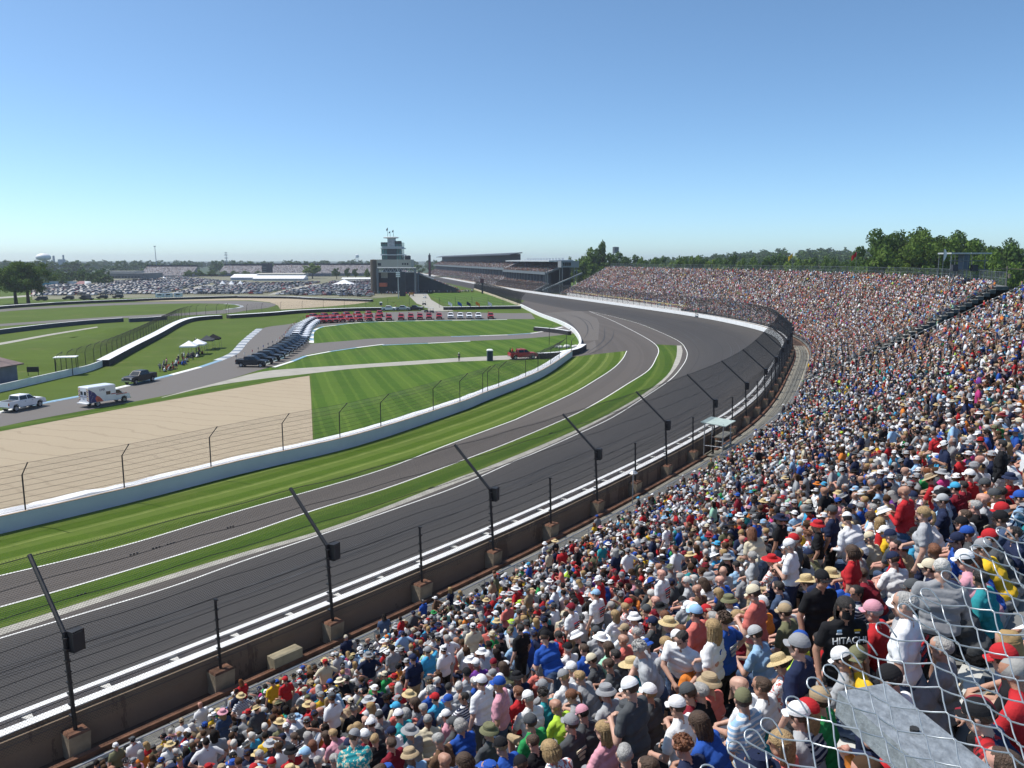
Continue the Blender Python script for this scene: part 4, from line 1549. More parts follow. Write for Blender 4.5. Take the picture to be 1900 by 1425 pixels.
def stand(**k):
    d = dict(hip=(0, 0, 0.96), lean=0.03, knees=[(-0.11, 0.03, 0.52), (0.11, 0.03, 0.52)], ankles=[(-0.12, -0.02, 0.09), (0.12, -0.02, 0.09)], toes=[(-0.15, 0.13, 0.042), (0.15, 0.13, 0.042)],
             elbows=[(-0.27, -0.02, 1.15), (0.27, -0.02, 1.15)], wrists=[(-0.27, 0.08, 0.9), (0.27, 0.08, 0.9)])
    d.update(k)
    return d


POSES = {
    'sit_up': seat(),
    'sit_lean': seat(lean=0.55, elbows=[(-0.20, 0.36, 0.62), (0.20, 0.36, 0.62)], wrists=[(-0.05, 0.55, 0.58), (0.05, 0.55, 0.60)], hpitch=0.25, seed=3),
    'sit_phone': seat(lean=0.28, hpitch=0.55, elbows=[(-0.24, 0.22, 0.74), (0.24, 0.22, 0.74)], wrists=[(-0.05, 0.42, 0.78), (0.05, 0.42, 0.78)], curl=0.8, seed=5),
    'sit_left': seat(lean=0.10, hyaw=0.85, twist=0.22, wrists=[(-0.05, 0.33, 0.66), (0.22, 0.34, 0.62)], seed=8),
    'sit_right': seat(lean=0.20, hyaw=-0.8, twist=-0.2, seed=12, wide=1.08, wrists=[(-0.2, 0.33, 0.66), (0.05, 0.34, 0.62)]),
    'sit_shade': seat(lean=0.05, hpitch=0.05, elbows=[(-0.27, 0.12, 0.80), (0.42, 0.16, 1.10)], wrists=[(-0.16, 0.36, 0.64), (0.13, 0.17, 1.30)], curl=0.25, seed=15),
    'sit_big': seat(lean=0.22, wide=1.2, seed=21, hpitch=0.15),
    'sit_slim': seat(lean=0.15, wide=0.86, fem=True, seed=25, hyaw=0.25),
    'stand_easy': stand(),
    'stand_hips': stand(elbows=[(-0.43, -0.08, 1.24), (0.43, -0.08, 1.24)], wrists=[(-0.2, 0.03, 1.06), (0.2, 0.03, 1.06)], wide=1.1, seed=31, curl=0.9),
    'stand_phone': stand(lean=0.08, hpitch=0.5, elbows=[(-0.26, 0.06, 1.18), (0.26, 0.06, 1.18)], wrists=[(-0.06, 0.28, 1.24), (0.06, 0.28, 1.24)], wide=1.05, seed=33, curl=0.8),
    'stand_shade': stand(elbows=[(-0.27, -0.02, 1.15), (0.42, 0.15, 1.45)], wrists=[(-0.24, 0.08, 0.9), (0.12, 0.16, 1.68)], curl=0.25, seed=36, wide=1.05),
    'stand_bend': stand(hip=(0, -0.12, 0.95), lean=1.0, hpitch=0.3, elbows=[(-0.27, 0.38, 0.92), (0.27, 0.38, 0.92)], wrists=[(-0.2, 0.5, 0.70), (0.2, 0.5, 0.70)], wide=1.1, seed=39),
    'stand_slim': stand(wide=0.86, fem=True, hyaw=-0.3, seed=41, elbows=[(-0.25, -0.02, 1.15), (0.26, 0.03, 1.15)], wrists=[(-0.24, 0.06, 0.9), (0.1, 0.25, 1.1)]),
    'stand_lean': stand(lean=0.42, hpitch=0.55, hyaw=-0.5, twist=-0.5, elbows=[(-0.24, 0.25, 1.08), (0.27, 0.25, 1.08)], wrists=[(-0.08, 0.42, 1.0), (0.1, 0.44, 0.98)], wide=1.05, seed=44),
}
BODY = {k: make_body('body_' + k, **v) for k, v in POSES.items()}
HEADZ = {k: (BODY[k][1].translation.z + 0.06) for k in BODY}


# ---- headwear and hair, in head coordinates (x right, y to the face, z up)
def hat_dome(rx, ry, h, z0, n=14, rings=6, y0=-0.005):
    b = MB()
    L = []
    for k in range(rings + 1):
        a = PI / 2 * k / rings
        L.append([Vector((rx * math.cos(a) * math.cos(2 * PI * j / n), y0 + ry * math.cos(a) * math.sin(2 * PI * j / n), z0 + h * math.sin(a))) for j in range(n + 1)])
    b.loft(L)
    return b


def cap_hat():
    b = hat_dome(0.101, 0.118, 0.112, 0.045)
    L = []
    for k in range(4):
        t = k / 3
        row = []
        for j in range(9):
            w = (j / 8 - 0.5) * 2
            x = 0.088 * w * (1 - 0.12 * t)
            y = 0.083 * math.sqrt(max(0, 1 - (w * 0.72) ** 2)) + 0.083 * t * (1 - 0.35 * w * w)
            row.append(Vector((x, y, 0.050 - 0.022 * w * w - 0.016 * t)))
        L.append(row)
    b.loft(L)
    b.loft([[p - Vector((0, 0, 0.006)) for p in r] for r in L])
    return b


def brim_hat(brim, droop, h, flat=0.55, curl=0.0):
    b = MB()
    n = 18
    L = []
    for r, z in ((1.0, 0.0), (0.86, 0.006), (0.5, 0.012), (0.0, 0.018)):
        row = []
        for j in range(n + 1):
            a = 2 * PI * j / n
            rr = 0.100 + brim * r
            zz = 0.055 + z - droop * r * r + curl * r * r * abs(math.cos(a)) ** 2
            row.append(Vector((rr * math.cos(a), 0.0 + rr * 1.12 * math.sin(a), zz)))
        L.append(row)
    for r, z in ((0.98, 0.35), (0.94, 0.7), (0.80, 0.95), (0.45, 1.0), (0.02, 0.93)):
        L.append([Vector((0.1 * r * math.cos(2 * PI * j / n), 0.112 * r * math.sin(2 * PI * j / n), 0.070 + h * z)) for j in range(n + 1)])
    return b.loft(L)


def hair_long(L_=0.28, w=1.0):
    b = hat_dome(0.105, 0.118, 0.105, 0.035, n=32)
    for q, v in enumerate(b.v):
        a = math.atan2(v[1], v[0])
        f = 1 + 0.045 * math.sin(a * 23) * (1.0 - (v[2] - 0.035) / 0.14)
        b.v[q] = (v[0] * f, v[1] * f, v[2])
    rows = []
    for k in range(7):
        t = k / 6
        row = []
        for j in range(33):
            a = PI + PI * j / 32
            r = (0.105 + 0.02 * math.sin(t * 3) + 0.010 * math.sin(j * 2.1 + t * 2) + 0.006 * math.sin(j * 4.7 + k)) * w
            row.append(Vector((r * math.cos(a) * (1 - 0.15 * t), (r * 1.12 * math.sin(a)) * (1 - 0.25 * t) - 0.015 * t, 0.045 - L_ * t * (0.92 + 0.10 * math.sin(j * 1.9)))))
        rows.append(row)
    b.loft(rows)
    return b


def hair_tail():
    b = hat_dome(0.104, 0.116, 0.104, 0.03, n=14)
    b.tube([(0, -0.11, 0.07), (0, -0.155, 0.04), (0.01, -0.165, -0.05), (0.0, -0.15, -0.17)], [0.022, 0.032, 0.03, 0.008], 7)
    return b


def hair_curly():
    b = MB()
    for i in range(60):
        a, e = random.uniform(0, 2 * PI), random.uniform(-0.35, 1.5)
        p = Vector((0.095 * math.cos(a) * math.cos(e), 0.108 * math.sin(a) * math.cos(e) - 0.012, 0.035 + 0.095 * math.sin(e)))
        if p.y > 0.06 and p.z < 0.07:
            continue
        b.lathe([(0, -0.022), (0.02, -0.008), (0.02, 0.01), (0, 0.022)], p, 5)
    return b


HATS = {'cap': cap_hat(), 'bucket': brim_hat(0.055, 0.035, 0.075), 'straw': brim_hat(0.075, 0.014, 0.085), 'cowboy': brim_hat(0.085, 0.012, 0.10, curl=0.045), 'wide': brim_hat(0.115, 0.01, 0.085),
        'long': hair_long(), 'tail': hair_tail(), 'curly': hair_curly(), 'bob': hair_long(0.15, 1.08)}
HATME = {}


def hat_mesh(kind, m):
    key = (kind, m.name)
    if key not in HATME:
        HATME[key] = HATS[kind].data(kind, [m], smooth=True)
    return HATME[key]


HATNAME = {'cap': 'cap', 'bucket': 'sun_hat', 'straw': 'straw_hat', 'cowboy': 'cowboy_hat', 'wide': 'straw_hat', 'long': 'hair', 'tail': 'hair', 'curly': 'hair', 'bob': 'hair'}


def pattern_cloth(name, a, b, kind, sc):
    nb = NB('cloth_' + name, 0.9)
    v = nb.sep()
    f = nb.math('GREATER_THAN', nb.math('FRACT', nb.math('MULTIPLY', v[2], sc)), 0.55)
    if kind == 'plaid':
        g = nb.math('GREATER_THAN', nb.math('FRACT', nb.math('MULTIPLY', nb.math('ADD', v[0], v[1]), sc)), 0.6)
        f = nb.math('MULTIPLY', nb.math('ADD', f, g), 0.5)
    elif kind == 'print':
        f = nb.math('GREATER_THAN', nb.noise(sc, detail=3), 0.54)
    nb.bump(nb.noise(18.0), 0.2, 0.03)
    return nb.out(nb.mix(f, a, b))


PAT = {'white': [('striped_white', 'navy', 'stripe', 24), ('flower_white', 'coral', 'print', 22)], 'navy': [('striped_navy', 'pale grey', 'stripe', 22), ('plaid_navy', 'light blue', 'plaid', 12)], 'red': [('plaid_red', 'black', 'plaid', 13)],
       'light blue': [('striped_blue', 'white', 'stripe', 22), ('print_blue', 'white', 'print', 18)], 'grey': [('plaid_grey', 'navy', 'plaid', 18)], 'teal': [('print_teal', 'cream', 'print', 20)]}
PM_ = {k: [pattern_cloth(n, CLOTH[k], CLOTH[c], kd, sc) for n, c, kd, sc in v] for k, v in PAT.items()}


def put_person(loc, rz, pose, shirt, pants, top, topcol, skin='fair', hair='brown', sleeves=False, legs=False, scale=1.0, label=None, group=None, pattern=False):
    """one person: the body is the thing itself, headwear or long hair its child"""
    me, H = BODY[pose]
    o = bpy.data.objects.new('person', me)
    COL.objects.link(o)
    o.location = loc
    o.rotation_euler.z = rz
    o.scale = (scale, scale, scale)
    pm = CM[pants]
    bald = top == 'bald'
    sm_ = random.choice(PM_[shirt]) if shirt in PM_ and pattern and random.random() < 0.20 else CM[shirt]
    for i, m in enumerate([SM[skin], sm_, pm, pm if legs else SM[skin], sm_ if sleeves else SM[skin], M_SHOE, SM[skin] if bald else HM[hair], M_SHADE]):
        o.material_slots[i].link = 'OBJECT'
        o.material_slots[i].material = m
    if top not in ('bald', 'short'):
        if top in ('long', 'tail', 'curly', 'bob'):
            hm = HM[hair]
        elif topcol == 'straw':
            hm = M_STRAW
        else:
            hm = CM[topcol]
        h = bpy.data.objects.new(HATNAME[top], hat_mesh(top, hm))
        COL.objects.link(h)
        h.parent = o
        h.matrix_basis = H @ Matrix.Translation((0, 0, 0.004)) @ Matrix.Scale(0.90, 4)
        if top in ('cap', 'bucket', 'straw', 'cowboy', 'wide') and hair == 'blond' and pose in ('sit_slim', 'stand_slim'):
            hh = bpy.data.objects.new('hair', hat_mesh('long', HM[hair]))
            COL.objects.link(hh)
            hh.parent = o
            hh.matrix_basis = H @ Matrix.Scale(0.87, 4)
    return tag(o, label, 'person', group)
# ================================================================ the crowd
def face_in(u):
    i = min(max(int(round(u)), 0), len(WU) - 1)
    return math.atan2(WN[i, 0], -WN[i, 1])


SHIRT_W = {'white': 23, 'pale grey': 10, 'grey': 10, 'charcoal': 8, 'black': 13, 'navy': 12, 'royal blue': 6, 'light blue': 5, 'teal': 1.6, 'sky blue': 2, 'red': 6.5, 'dark red': 3.0, 'coral': 3.4,
           'pink': 2.6, 'hot pink': .6, 'orange': 1.8, 'yellow': 1.6, 'lime': .5, 'green': 1.4, 'olive': 2.4, 'tan': 2, 'cream': 2, 'purple': .6, 'brown': 1, 'denim': 2.0, 'mint': .6}
HATC_W = {'white': 21, 'pale grey': 9, 'grey': 11, 'charcoal': 9, 'black': 18, 'navy': 12, 'royal blue': 4, 'light blue': 2, 'red': 5, 'dark red': 2.5, 'tan': 5, 'cream': 4, 'green': .6, 'orange': 1, 'pink': 1, 'olive': 2, 'sky blue': 1, 'lime': .4}
TOP_W = {'cap': 44, 'short': 22, 'bald': 3, 'bucket': 4.5, 'straw': 2.2, 'cowboy': 1.2, 'wide': 0.3, 'long': 7, 'tail': 4, 'curly': 2, 'bob': 3}
PANT_W = {'tan': 3, 'denim': 6, 'charcoal': 3, 'black': 4, 'grey': 3, 'navy': 3, 'olive': 1, 'pale grey': 1}
SIT_W = {'sit_up': 13, 'sit_lean': 27, 'sit_phone': 19, 'sit_left': 9, 'sit_right': 9, 'sit_shade': 3, 'sit_big': 13, 'sit_slim': 10}
STD_W = {'stand_easy': 4, 'stand_hips': 2, 'stand_phone': 3, 'stand_shade': 2, 'stand_slim': 3, 'stand_lean': 2, 'stand_bend': .6}


def pick(wd):
    k = list(wd)
    return random.choices(k, [wd[q] for q in k])[0]


def attrs(standing=False):
    pose = pick(STD_W if standing else SIT_W)
    top = pick(TOP_W)
    if 'slim' in pose and random.random() < 0.7:
        top = random.choice(['long', 'tail', 'bob', 'cap', 'straw', 'long'])
    tc = 'straw' if top in ('straw', 'wide') and random.random() < 0.85 else pick(HATC_W)
    return dict(pose=pose, shirt=pick(SHIRT_W), pants=pick(PANT_W), top=top, topcol=tc, skin=random.choices(['fair', 'tanned', 'pink', 'brown'], [5, 4, 3, 0.5])[0],
                hair=random.choices(list(HAIRS), [7, 5, 3, 4, 2, 1])[0], sleeves=random.random() < 0.12, legs=random.random() < 0.45)


VERB = {'sit_up': 'sitting upright', 'sit_lean': 'leaning on both knees', 'sit_phone': 'bent over a phone', 'sit_left': 'sitting turned left', 'sit_right': 'sitting turned right', 'sit_shade': 'sitting, hand at brow',
        'sit_big': 'broad and sitting', 'sit_slim': 'slim and sitting', 'stand_easy': 'standing, arms down', 'stand_hips': 'standing, hands on hips', 'stand_phone': 'standing, both hands raised',
        'stand_shade': 'standing, hand shading eyes', 'stand_bend': 'bent far over', 'stand_slim': 'slim and standing', 'stand_lean': 'standing and leaning over'}


def top_words(a):
    t, c, h = a['top'], a['topcol'], a['hair']
    return {'cap': c + ' cap', 'bucket': c + ' sun hat', 'straw': ('straw hat' if c == 'straw' else c + ' brimmed hat'), 'cowboy': c + ' cowboy hat', 'wide': 'very wide ' + c + ' hat', 'short': 'short ' + h + ' hair', 'bald': 'bald head',
            'long': 'long ' + h + ' hair', 'tail': h + ' ponytail', 'curly': 'curly ' + h + ' hair', 'bob': 'chin length ' + h + ' hair'}[t]


def label_of(a):
    return 'person in %s %s and %s, %s' % (a['shirt'], 'long sleeved top' if a['sleeves'] else 'shirt', top_words(a), VERB[a['pose']])


def A_(pose, shirt, pants, top, topcol='white', skin='fair', hair='brown', sleeves=False, legs=False, yaw=0.0, label=None, scale=1.0):
    return dict(pose=pose, shirt=shirt, pants=pants, top=top, topcol=topcol, skin=skin, hair=hair, sleeves=sleeves, legs=legs, yaw=yaw, label=label, scale=scale)


# people one can pick out in the photo, by where their head shows
HAND = [
    (1366, 1150, A_('stand_hips', 'royal blue', 'black', 'curly', hair='brown', legs=True)), (1292, 1132, A_('stand_easy', 'coral', 'black', 'cap', 'light blue', legs=True)),
    (1326, 1160, A_('stand_slim', 'white', 'black', 'long', hair='blond', legs=True)), (1247, 1155, A_('stand_lean', 'white', 'denim', 'short', hair='dark', legs=True, yaw=2.2)),
    (1181, 1180, A_('stand_lean', 'pale grey', 'denim', 'curly', hair='grey', legs=True, yaw=1.0)), (1172, 1272, A_('stand_phone', 'charcoal', 'charcoal', 'cap', 'white', legs=True)),
    (1267, 1305, A_('sit_big', 'white', 'black', 'cap', 'white', legs=True)), (1253, 1271, A_('sit_phone', 'dark red', 'grey', 'cap', 'charcoal')), (1266, 1210, A_('sit_big', 'orange', 'black', 'short')),
    (1299, 1254, A_('sit_up', 'coral', 'tan', 'bucket', 'tan')), (1309, 1279, A_('sit_up', 'black', 'black', 'short', hair='grey')), (1345, 1258, A_('sit_lean', 'white', 'navy', 'bald')),
    (1371, 1287, A_('sit_right', 'light blue', 'tan', 'cap', 'olive')), (1387, 1258, A_('sit_up', 'white', 'grey', 'short', skin='tanned')), (938, 1118, A_('stand_phone', 'coral', 'black', 'short', hair='dark', legs=True)),
    (1110, 1100, A_('stand_easy', 'white', 'charcoal', 'cap', 'light blue')), (1067, 1127, A_('stand_slim', 'white', 'tan', 'cap', 'dark red')), (933, 1172, A_('sit_big', 'white', 'black', 'cap', 'black')),
    (970, 1164, A_('stand_easy', 'black', 'black', 'short', hair='dark')), (1018, 1181, A_('stand_lean', 'royal blue', 'denim', 'cap', 'black', legs=True)), (1074, 1197, A_('sit_big', 'royal blue', 'navy', 'short', hair='brown')),
    (1107, 1179, A_('sit_up', 'grey', 'tan', 'cowboy', 'white')), (1167, 1229, A_('sit_lean', 'teal', 'grey', 'wide', 'straw')), (1121, 1280, A_('sit_big', 'pale grey', 'denim', 'bucket', 'grey')),
    (1109, 1342, A_('sit_slim', 'pink', 'grey', 'long', hair='blond')), (1147, 1384, A_('sit_right', 'black', 'black', 'short', hair='grey', sleeves=True)), (1039, 1329, A_('sit_up', 'charcoal', 'grey', 'cap', 'grey')),
    (999, 1342, A_('sit_big', 'green', 'grey', 'cap', 'charcoal')), (634, 1362, A_('stand_lean', 'teal', 'black', 'cap', 'grey', yaw=-0.4)), (713, 1380, A_('stand_bend', 'navy', 'black', 'short', yaw=1.2)),
    (892, 1260, A_('stand_shade', 'white', 'charcoal', 'cap', 'white')), (771, 1221, A_('stand_easy', 'navy', 'tan', 'cap', 'navy')), (797, 1205, A_('stand_shade', 'sky blue', 'denim', 'cap', 'grey', legs=True)),
    (726, 1200, A_('stand_easy', 'grey', 'navy', 'cap', 'black')), (693, 1218, A_('sit_slim', 'white', 'denim', 'tail', hair='dark')), (614, 1266, A_('sit_big', 'yellow', 'green', 'cap', 'royal blue')),
    (646, 1260, A_('sit_big', 'charcoal', 'tan', 'cap', 'charcoal', skin='pink')), (528, 1258, A_('stand_easy', 'red', 'charcoal', 'cap', 'red')), (504, 1262, A_('stand_easy', 'yellow', 'black', 'cap', 'charcoal')),
    (450, 1292, A_('stand_hips', 'white', 'black', 'straw', 'straw', legs=True)), (411, 1318, A_('stand_slim', 'denim', 'denim', 'straw', 'pink', hair='blond')),
    (1639, 1098, A_('stand_easy', 'white', 'denim', 'short', hair='grey', legs=True, scale=1.05)), (1790, 1060, A_('stand_phone', 'grey', 'black', 'short', hair='white', sleeves=True, legs=True, yaw=-1.2)),
    (1460, 1184, A_('stand_easy', 'navy', 'charcoal', 'cap', 'grey')), (1580, 1206, A_('sit_left', 'yellow', 'tan', 'cap', 'olive', yaw=0.5)), (1524, 1203, A_('sit_phone', 'pale grey', 'denim', 'cap', 'white', sleeves=True)),
    (1500, 1284, A_('sit_up', 'green', 'denim', 'cap', 'tan')), (1457, 1306, A_('sit_big', 'pale grey', 'grey', 'cap', 'white', sleeves=True)), (1543, 1331, A_('sit_slim', 'navy', 'denim', 'cap', 'red', hair='blond')),
    (1466, 1376, A_('sit_slim', 'coral', 'grey', 'long', hair='blond', skin='tanned')), (1745, 1296, A_('sit_lean', 'red', 'grey', 'cap', 'black')), (1734, 1366, A_('sit_up', 'red', 'grey', 'cap', 'red')),
    (1866, 1330, A_('sit_lean', 'navy', 'grey', 'cap', 'dark red')), (1821, 1390, A_('sit_up', 'light blue', 'navy', 'short', hair='brown', skin='pink')), (1671, 1213, A_('sit_lean', 'grey', 'charcoal', 'cap', 'navy', sleeves=True, legs=True)),
    (1768, 1200, A_('sit_up', 'grey', 'black', 'short', hair='grey')), (1866, 1214, A_('sit_lean', 'black', 'tan', 'cap', 'red')), (1826, 1103, A_('sit_lean', 'charcoal', 'black', 'cap', 'navy', sleeves=True)),
    (1705, 1126, A_('sit_left', 'pale grey', 'navy', 'bucket', 'white')), (1558, 1068, A_('sit_up', 'royal blue', 'denim', 'straw', 'straw')), (1517, 1081, A_('sit_lean', 'white', 'grey', 'cowboy', 'straw')),
    (1684, 1082, A_('sit_up', 'black', 'black', 'cap', 'charcoal')), (1462, 1132, A_('sit_big', 'olive', 'denim', 'cap', 'tan')), (1455, 1087, A_('sit_big', 'denim', 'black', 'short', hair='dark')),
    (1671, 915, A_('sit_lean', 'yellow', 'grey', 'short')), (1842, 897, A_('sit_lean', 'orange', 'black', 'cap', 'charcoal')), (1874, 822, A_('stand_easy', 'black', 'pale grey', 'short', hair='dark', sleeves=True)),
    (1735, 803, A_('stand_lean', 'red', 'dark red', 'short')), (985, 1001, A_('stand_easy', 'white', 'navy', 'bucket', 'white')), (1033, 1004, A_('stand_easy', 'black', 'black', 'wide', 'straw', legs=True)),
    (1234, 975, A_('stand_easy', 'white', 'pale grey', 'short', hair='dark')), (1230, 1062, A_('stand_easy', 'white', 'tan', 'bald', skin='pink')), (1695, 1040, A_('sit_up', 'navy', 'black', 'cap', 'cream')),
    (1828, 1010, A_('sit_lean', 'yellow', 'grey', 'cap', 'grey')), (1868, 998, A_('sit_lean', 'charcoal', 'grey', 'cap', 'red')), (1430, 1180, A_('sit_phone', 'light blue', 'denim', 'cap', 'pale grey')),
    (1402, 1095, A_('stand_phone', 'coral', 'tan', 'cap', 'cream')), (1348, 1110, A_('sit_big', 'white', 'tan', 'bucket', 'olive')), (1497, 1060, A_('stand_easy', 'black', 'black', 'cap', 'black', yaw=2.6, skin='tanned')),
    (893, 1345, A_('sit_up', 'charcoal', 'tan', 'bucket', 'olive')), (760, 1355, A_('sit_up', 'grey', 'navy', 'straw', 'grey')), (545, 1365, A_('sit_slim', 'white', 'denim', 'tail', hair='brown')),
    (520, 1340, A_('sit_big', 'olive', 'charcoal', 'cowboy', 'straw')), (1432, 790, A_('stand_easy', 'royal blue', 'navy', 'short', hair='dark'))]

SPOTS = []                 # (u, s, row, standing, section)
people = []                # individuals
taken = {}


def row_fit(hx, hy, hz, tgt):
    best = None
    for i in range(NRA):
        s = S0 + DS * i
        z = deckz(s)
        g = G(hx, hy, z + hz)
        u, ss = wnear(g)
        e = abs(ss - (s + tgt))
        if best is None or e < best[0]:
            best = (e, u, i)
    return best[1], best[2]


JERSEY = (1541, 1108)
NOHIDE = []
hand = [(JERSEY[0], JERSEY[1], A_('stand_easy', 'black', 'black', 'long', hair='dark', skin='tanned', legs=True, yaw=PI - 0.75, label='person in black sponsor jersey with face mask and long dark hair, facing the camera'))] + HAND
for hx, hy, a in hand:
    st = a['pose'].startswith('stand')
    hz = HEADZ[a['pose']] * a['scale']
    hy_off = BODY[a['pose']][1].translation.y
    u, i = row_fit(hx, hy, hz, (0.14 if st else 0.44) - hy_off)
    s = S0 + DS * i + (0.14 if st else 0.44)
    taken.setdefault(i, []).append(u)
    people.append((u, s, i, a))
    pp_ = W(u, s, deckz(S0 + DS * i))
    dist_ = (pp_ - Vector((0, 0, CAMH))).length
    if st:
        NOHIDE.append((hx, hy, dist_, 0.26 * 1480 / dist_, 0.72 * 1480 / dist_))

for sec, nrow in (('A', NRA), ('B', NRB)):
    for i in range(nrow):
        s = S0 + DS * i
        u0, u1 = (12.0, a_end(s) - 0.6) if sec == 'A' else (b_start(s) + 0.6, 448.0)
        u = u0 + random.random() * 0.5
        while u < u1:
            k_ = 1.0 + s / 270.0
            u += (0.465 + 0.12 * random.random()) / k_
            empty = mnoise.noise(Vector((u * 0.35, s * 0.8, 1.0 if sec == 'A' else 5.0)))
            if random.random() < 0.035 or (empty > 0.52 and random.random() < 0.8):
                continue
            if sec == 'A' and any(abs(u - q) * k_ < 0.44 for q in taken.get(i, ())):
                continue
            if sec == 'A' and i == 0 and random.random() < 0.45:
                continue
            st = random.random() < (0.055 if sec == 'A' else 0.035) and not (sec == 'A' and (W(u, s, deckz(s)) - Vector((0, 0, CAMH))).length < 13)
            if sec == 'B' and (u - 0.02 * s * 8) % 21.0 < 0.9 and u > 165 and random.random() < 0.85:
                continue
            SPOTS.append((u, s + (0.14 if st else 0.44) + random.gauss(0, 0.07), i, st, sec))
vis = []
for sp in SPOTS:
    p = W(sp[0], sp[1], deckz(S0 + DS * sp[2]))
    x, y = PX(p + up * 1.1)
    hd_ = PX(p + up * (1.66 if sp[3] else 1.22))
    dd_ = (p - Vector((0, 0, CAMH))).length
    if dd_ < 40 and any(abs(hd_[0] - hx) < hw and hy - 8 < hd_[1] < hy + hh and dd_ < d2 + 0.3 for hx, hy, d2, hw, hh in NOHIDE):
        continue
    if -90 < x < 1990 and 380 < y < 1560:
        vis.append(((p - Vector((0, 0, CAMH))).length, sp, p, -15 < x < 1915 and y < 1450))
vis.sort(key=lambda v: v[0])
# nobody right under the photographer's feet
vis = [v for v in vis if v[0] > 4.3]
used = set()
for u, s, i, a in people:
    l = a['label'] or label_of(a)
    n = 0
    while l in used and n < 20:
        n += 1
        a['topcol'] = pick(HATC_W)
        l = a['label'] or label_of(a)
    a['label'] = l
    used.add(l)
rest = []
for v in vis:
    if len(people) < 290 and v[3]:
        u, s, i, st, sec = v[1]
        for _ in range(80):
            a = attrs(st)
            l = label_of(a)
            if l not in used and len(l.split()) <= 16:
                break
        used.add(l)
        a['label'] = l
        a['yaw'] = random.gauss(0, 0.22)
        a['scale'] = random.uniform(0.93, 1.06)
        people.append((u, s, i, a))
    else:
        rest.append(v)
GRP = 'spectators in the near grandstand'
for u, s, i, a in people:
    p = W(u, s, deckz(S0 + DS * i))
    if a['pose'].startswith('sit'):
        p.z -= 0.0
    o = put_person(p, face_in(u) + a['yaw'], a['pose'], a['shirt'], a['pants'], a['top'], a['topcol'], a['skin'], a['hair'], a['sleeves'], a['legs'], a['scale'], a['label'], GRP, pattern=a['pose'] != 'stand_easy')
    a['obj'] = o
# lettered jersey and a mask
jo = people[0][3]['obj']
t = link('lettering', text_mesh('lettering', 'HITACHI', 0.098, M_WALLW), jo, loc=(0.0, 0.150, 1.325))
t.rotation_euler = (PI / 2 - 0.12, 0, PI)
for x, z, w, h, m in ((-0.10, 1.42, .07, .02, 0), (-0.10, 1.395, .05, .014, 1), (0.10, 1.42, .05, .026, 2), (0.10, 1.39, .06, .014, 1)):
    MB().box((x, 0.118, z), (w, 0.008, h)).build('jersey_patch', [CM['yellow'], CM['white'], CM['light blue']][m], jo)
Hj = BODY['stand_easy'][1]
b = MB()
L = []
for k in range(4):
    L.append([Hj @ Vector((0.072 * math.sin(a), 0.040 + 0.072 * math.cos(a), 0.0 - 0.028 * k)) for a in np.linspace(-1.3, 1.3, 9)])
b.loft(L)
b.build('face_mask', CM['black'], jo)
# bags left on the seats
def bag(px, m, label, sc=1.0):
    u, i = row_fit(px[0], px[1], 0.55, 0.42)
    p = W(u, S0 + DS * i + 0.44, deckz(S0 + DS * i) + 0.445)
    b = MB()
    L = []
    for k, (r, z) in enumerate(((0.13, 0.0), (0.19, 0.05), (0.20, 0.18), (0.15, 0.30), (0.06, 0.36), (0.09, 0.42))):
        L.append([Vector((1.15 * r * sc * (1 + 0.18 * mnoise.noise(Vector((j, k * 1.3, sc * 9)))) * math.cos(2 * PI * j / 12), r * sc * math.sin(2 * PI * j / 12), z * sc)) for j in list(range(12)) + [0]])
    b.loft(L)
    o = b.build('bag', m, loc=p, smooth=True)
    tag(o, label, 'bag')


bag((1322, 1366), CM['white'], 'white carrier bag standing on the bench right of the white polo shirt', 1.05)
bag((1388, 1392), CM['teal'], 'teal cloth bag on the bench near the lower edge')
bag((1600, 985), CM['light blue'], 'pale blue bag lying on a bench in the middle of the right crowd', 0.9)
bag((1350, 1330), CM['black'], 'small black bag on the bench behind the white polo shirt', 0.8)
# printed backs on some white shirts
for u, s, i, a in people:
    if a['shirt'] == 'white' and (a['pose'] == 'stand_easy' or (a['pose'] == 'stand_slim' and a['top'] == 'cap')) and random.random() < 0.9 and a['yaw'] < 1:
        b = MB()
        y = -0.136 if a['pose'] == 'stand_easy' else -0.132
        for q in range(5):
            b.box((random.uniform(-.015, .015), y - 0.002 * q, 1.36 - 0.05 * q), (0.22 - 0.02 * q, 0.012, 0.022), m=q % 2)
        b.build('shirt_print', [CM['red'], CM['navy']], a['obj'])

n_ = 0
for u, s, i, a in people:
    if a['pose'] in ('sit_up', 'sit_big', 'stand_hips') and a['shirt'] in ('navy', 'black', 'charcoal', 'royal blue', 'grey', 'dark red', 'green') and 'obj' in a and random.random() < 0.35:
        sit = a['pose'] != 'stand_hips'
        lean = POSES[a['pose']]['lean']
        hip = Vector(POSES[a['pose']]['hip'])
        d = Vector((0, math.sin(lean), math.cos(lean)))
        bk = Vector((0, -math.cos(lean), math.sin(lean)))
        b = MB()
        rt = Matrix.Rotation(-lean, 3, 'X')
        w_ = POSES[a['pose']].get('wide', 1.0)
        for q in range(3):
            b.box(hip + d * (0.37 - 0.055 * q) + bk * (0.128 + 0.004 * w_), (0.20 - 0.05 * q, 0.014, 0.03), rot=rt)
        b.build('shirt_print', CM['cream' if n_ % 2 else 'pale grey'], a['obj'])
        n_ += 1

# ---- everybody else, as one mass with real bodies at fitting detail
CROWD = {'v': [], 'f': [], 'c': [], 'n': 0}


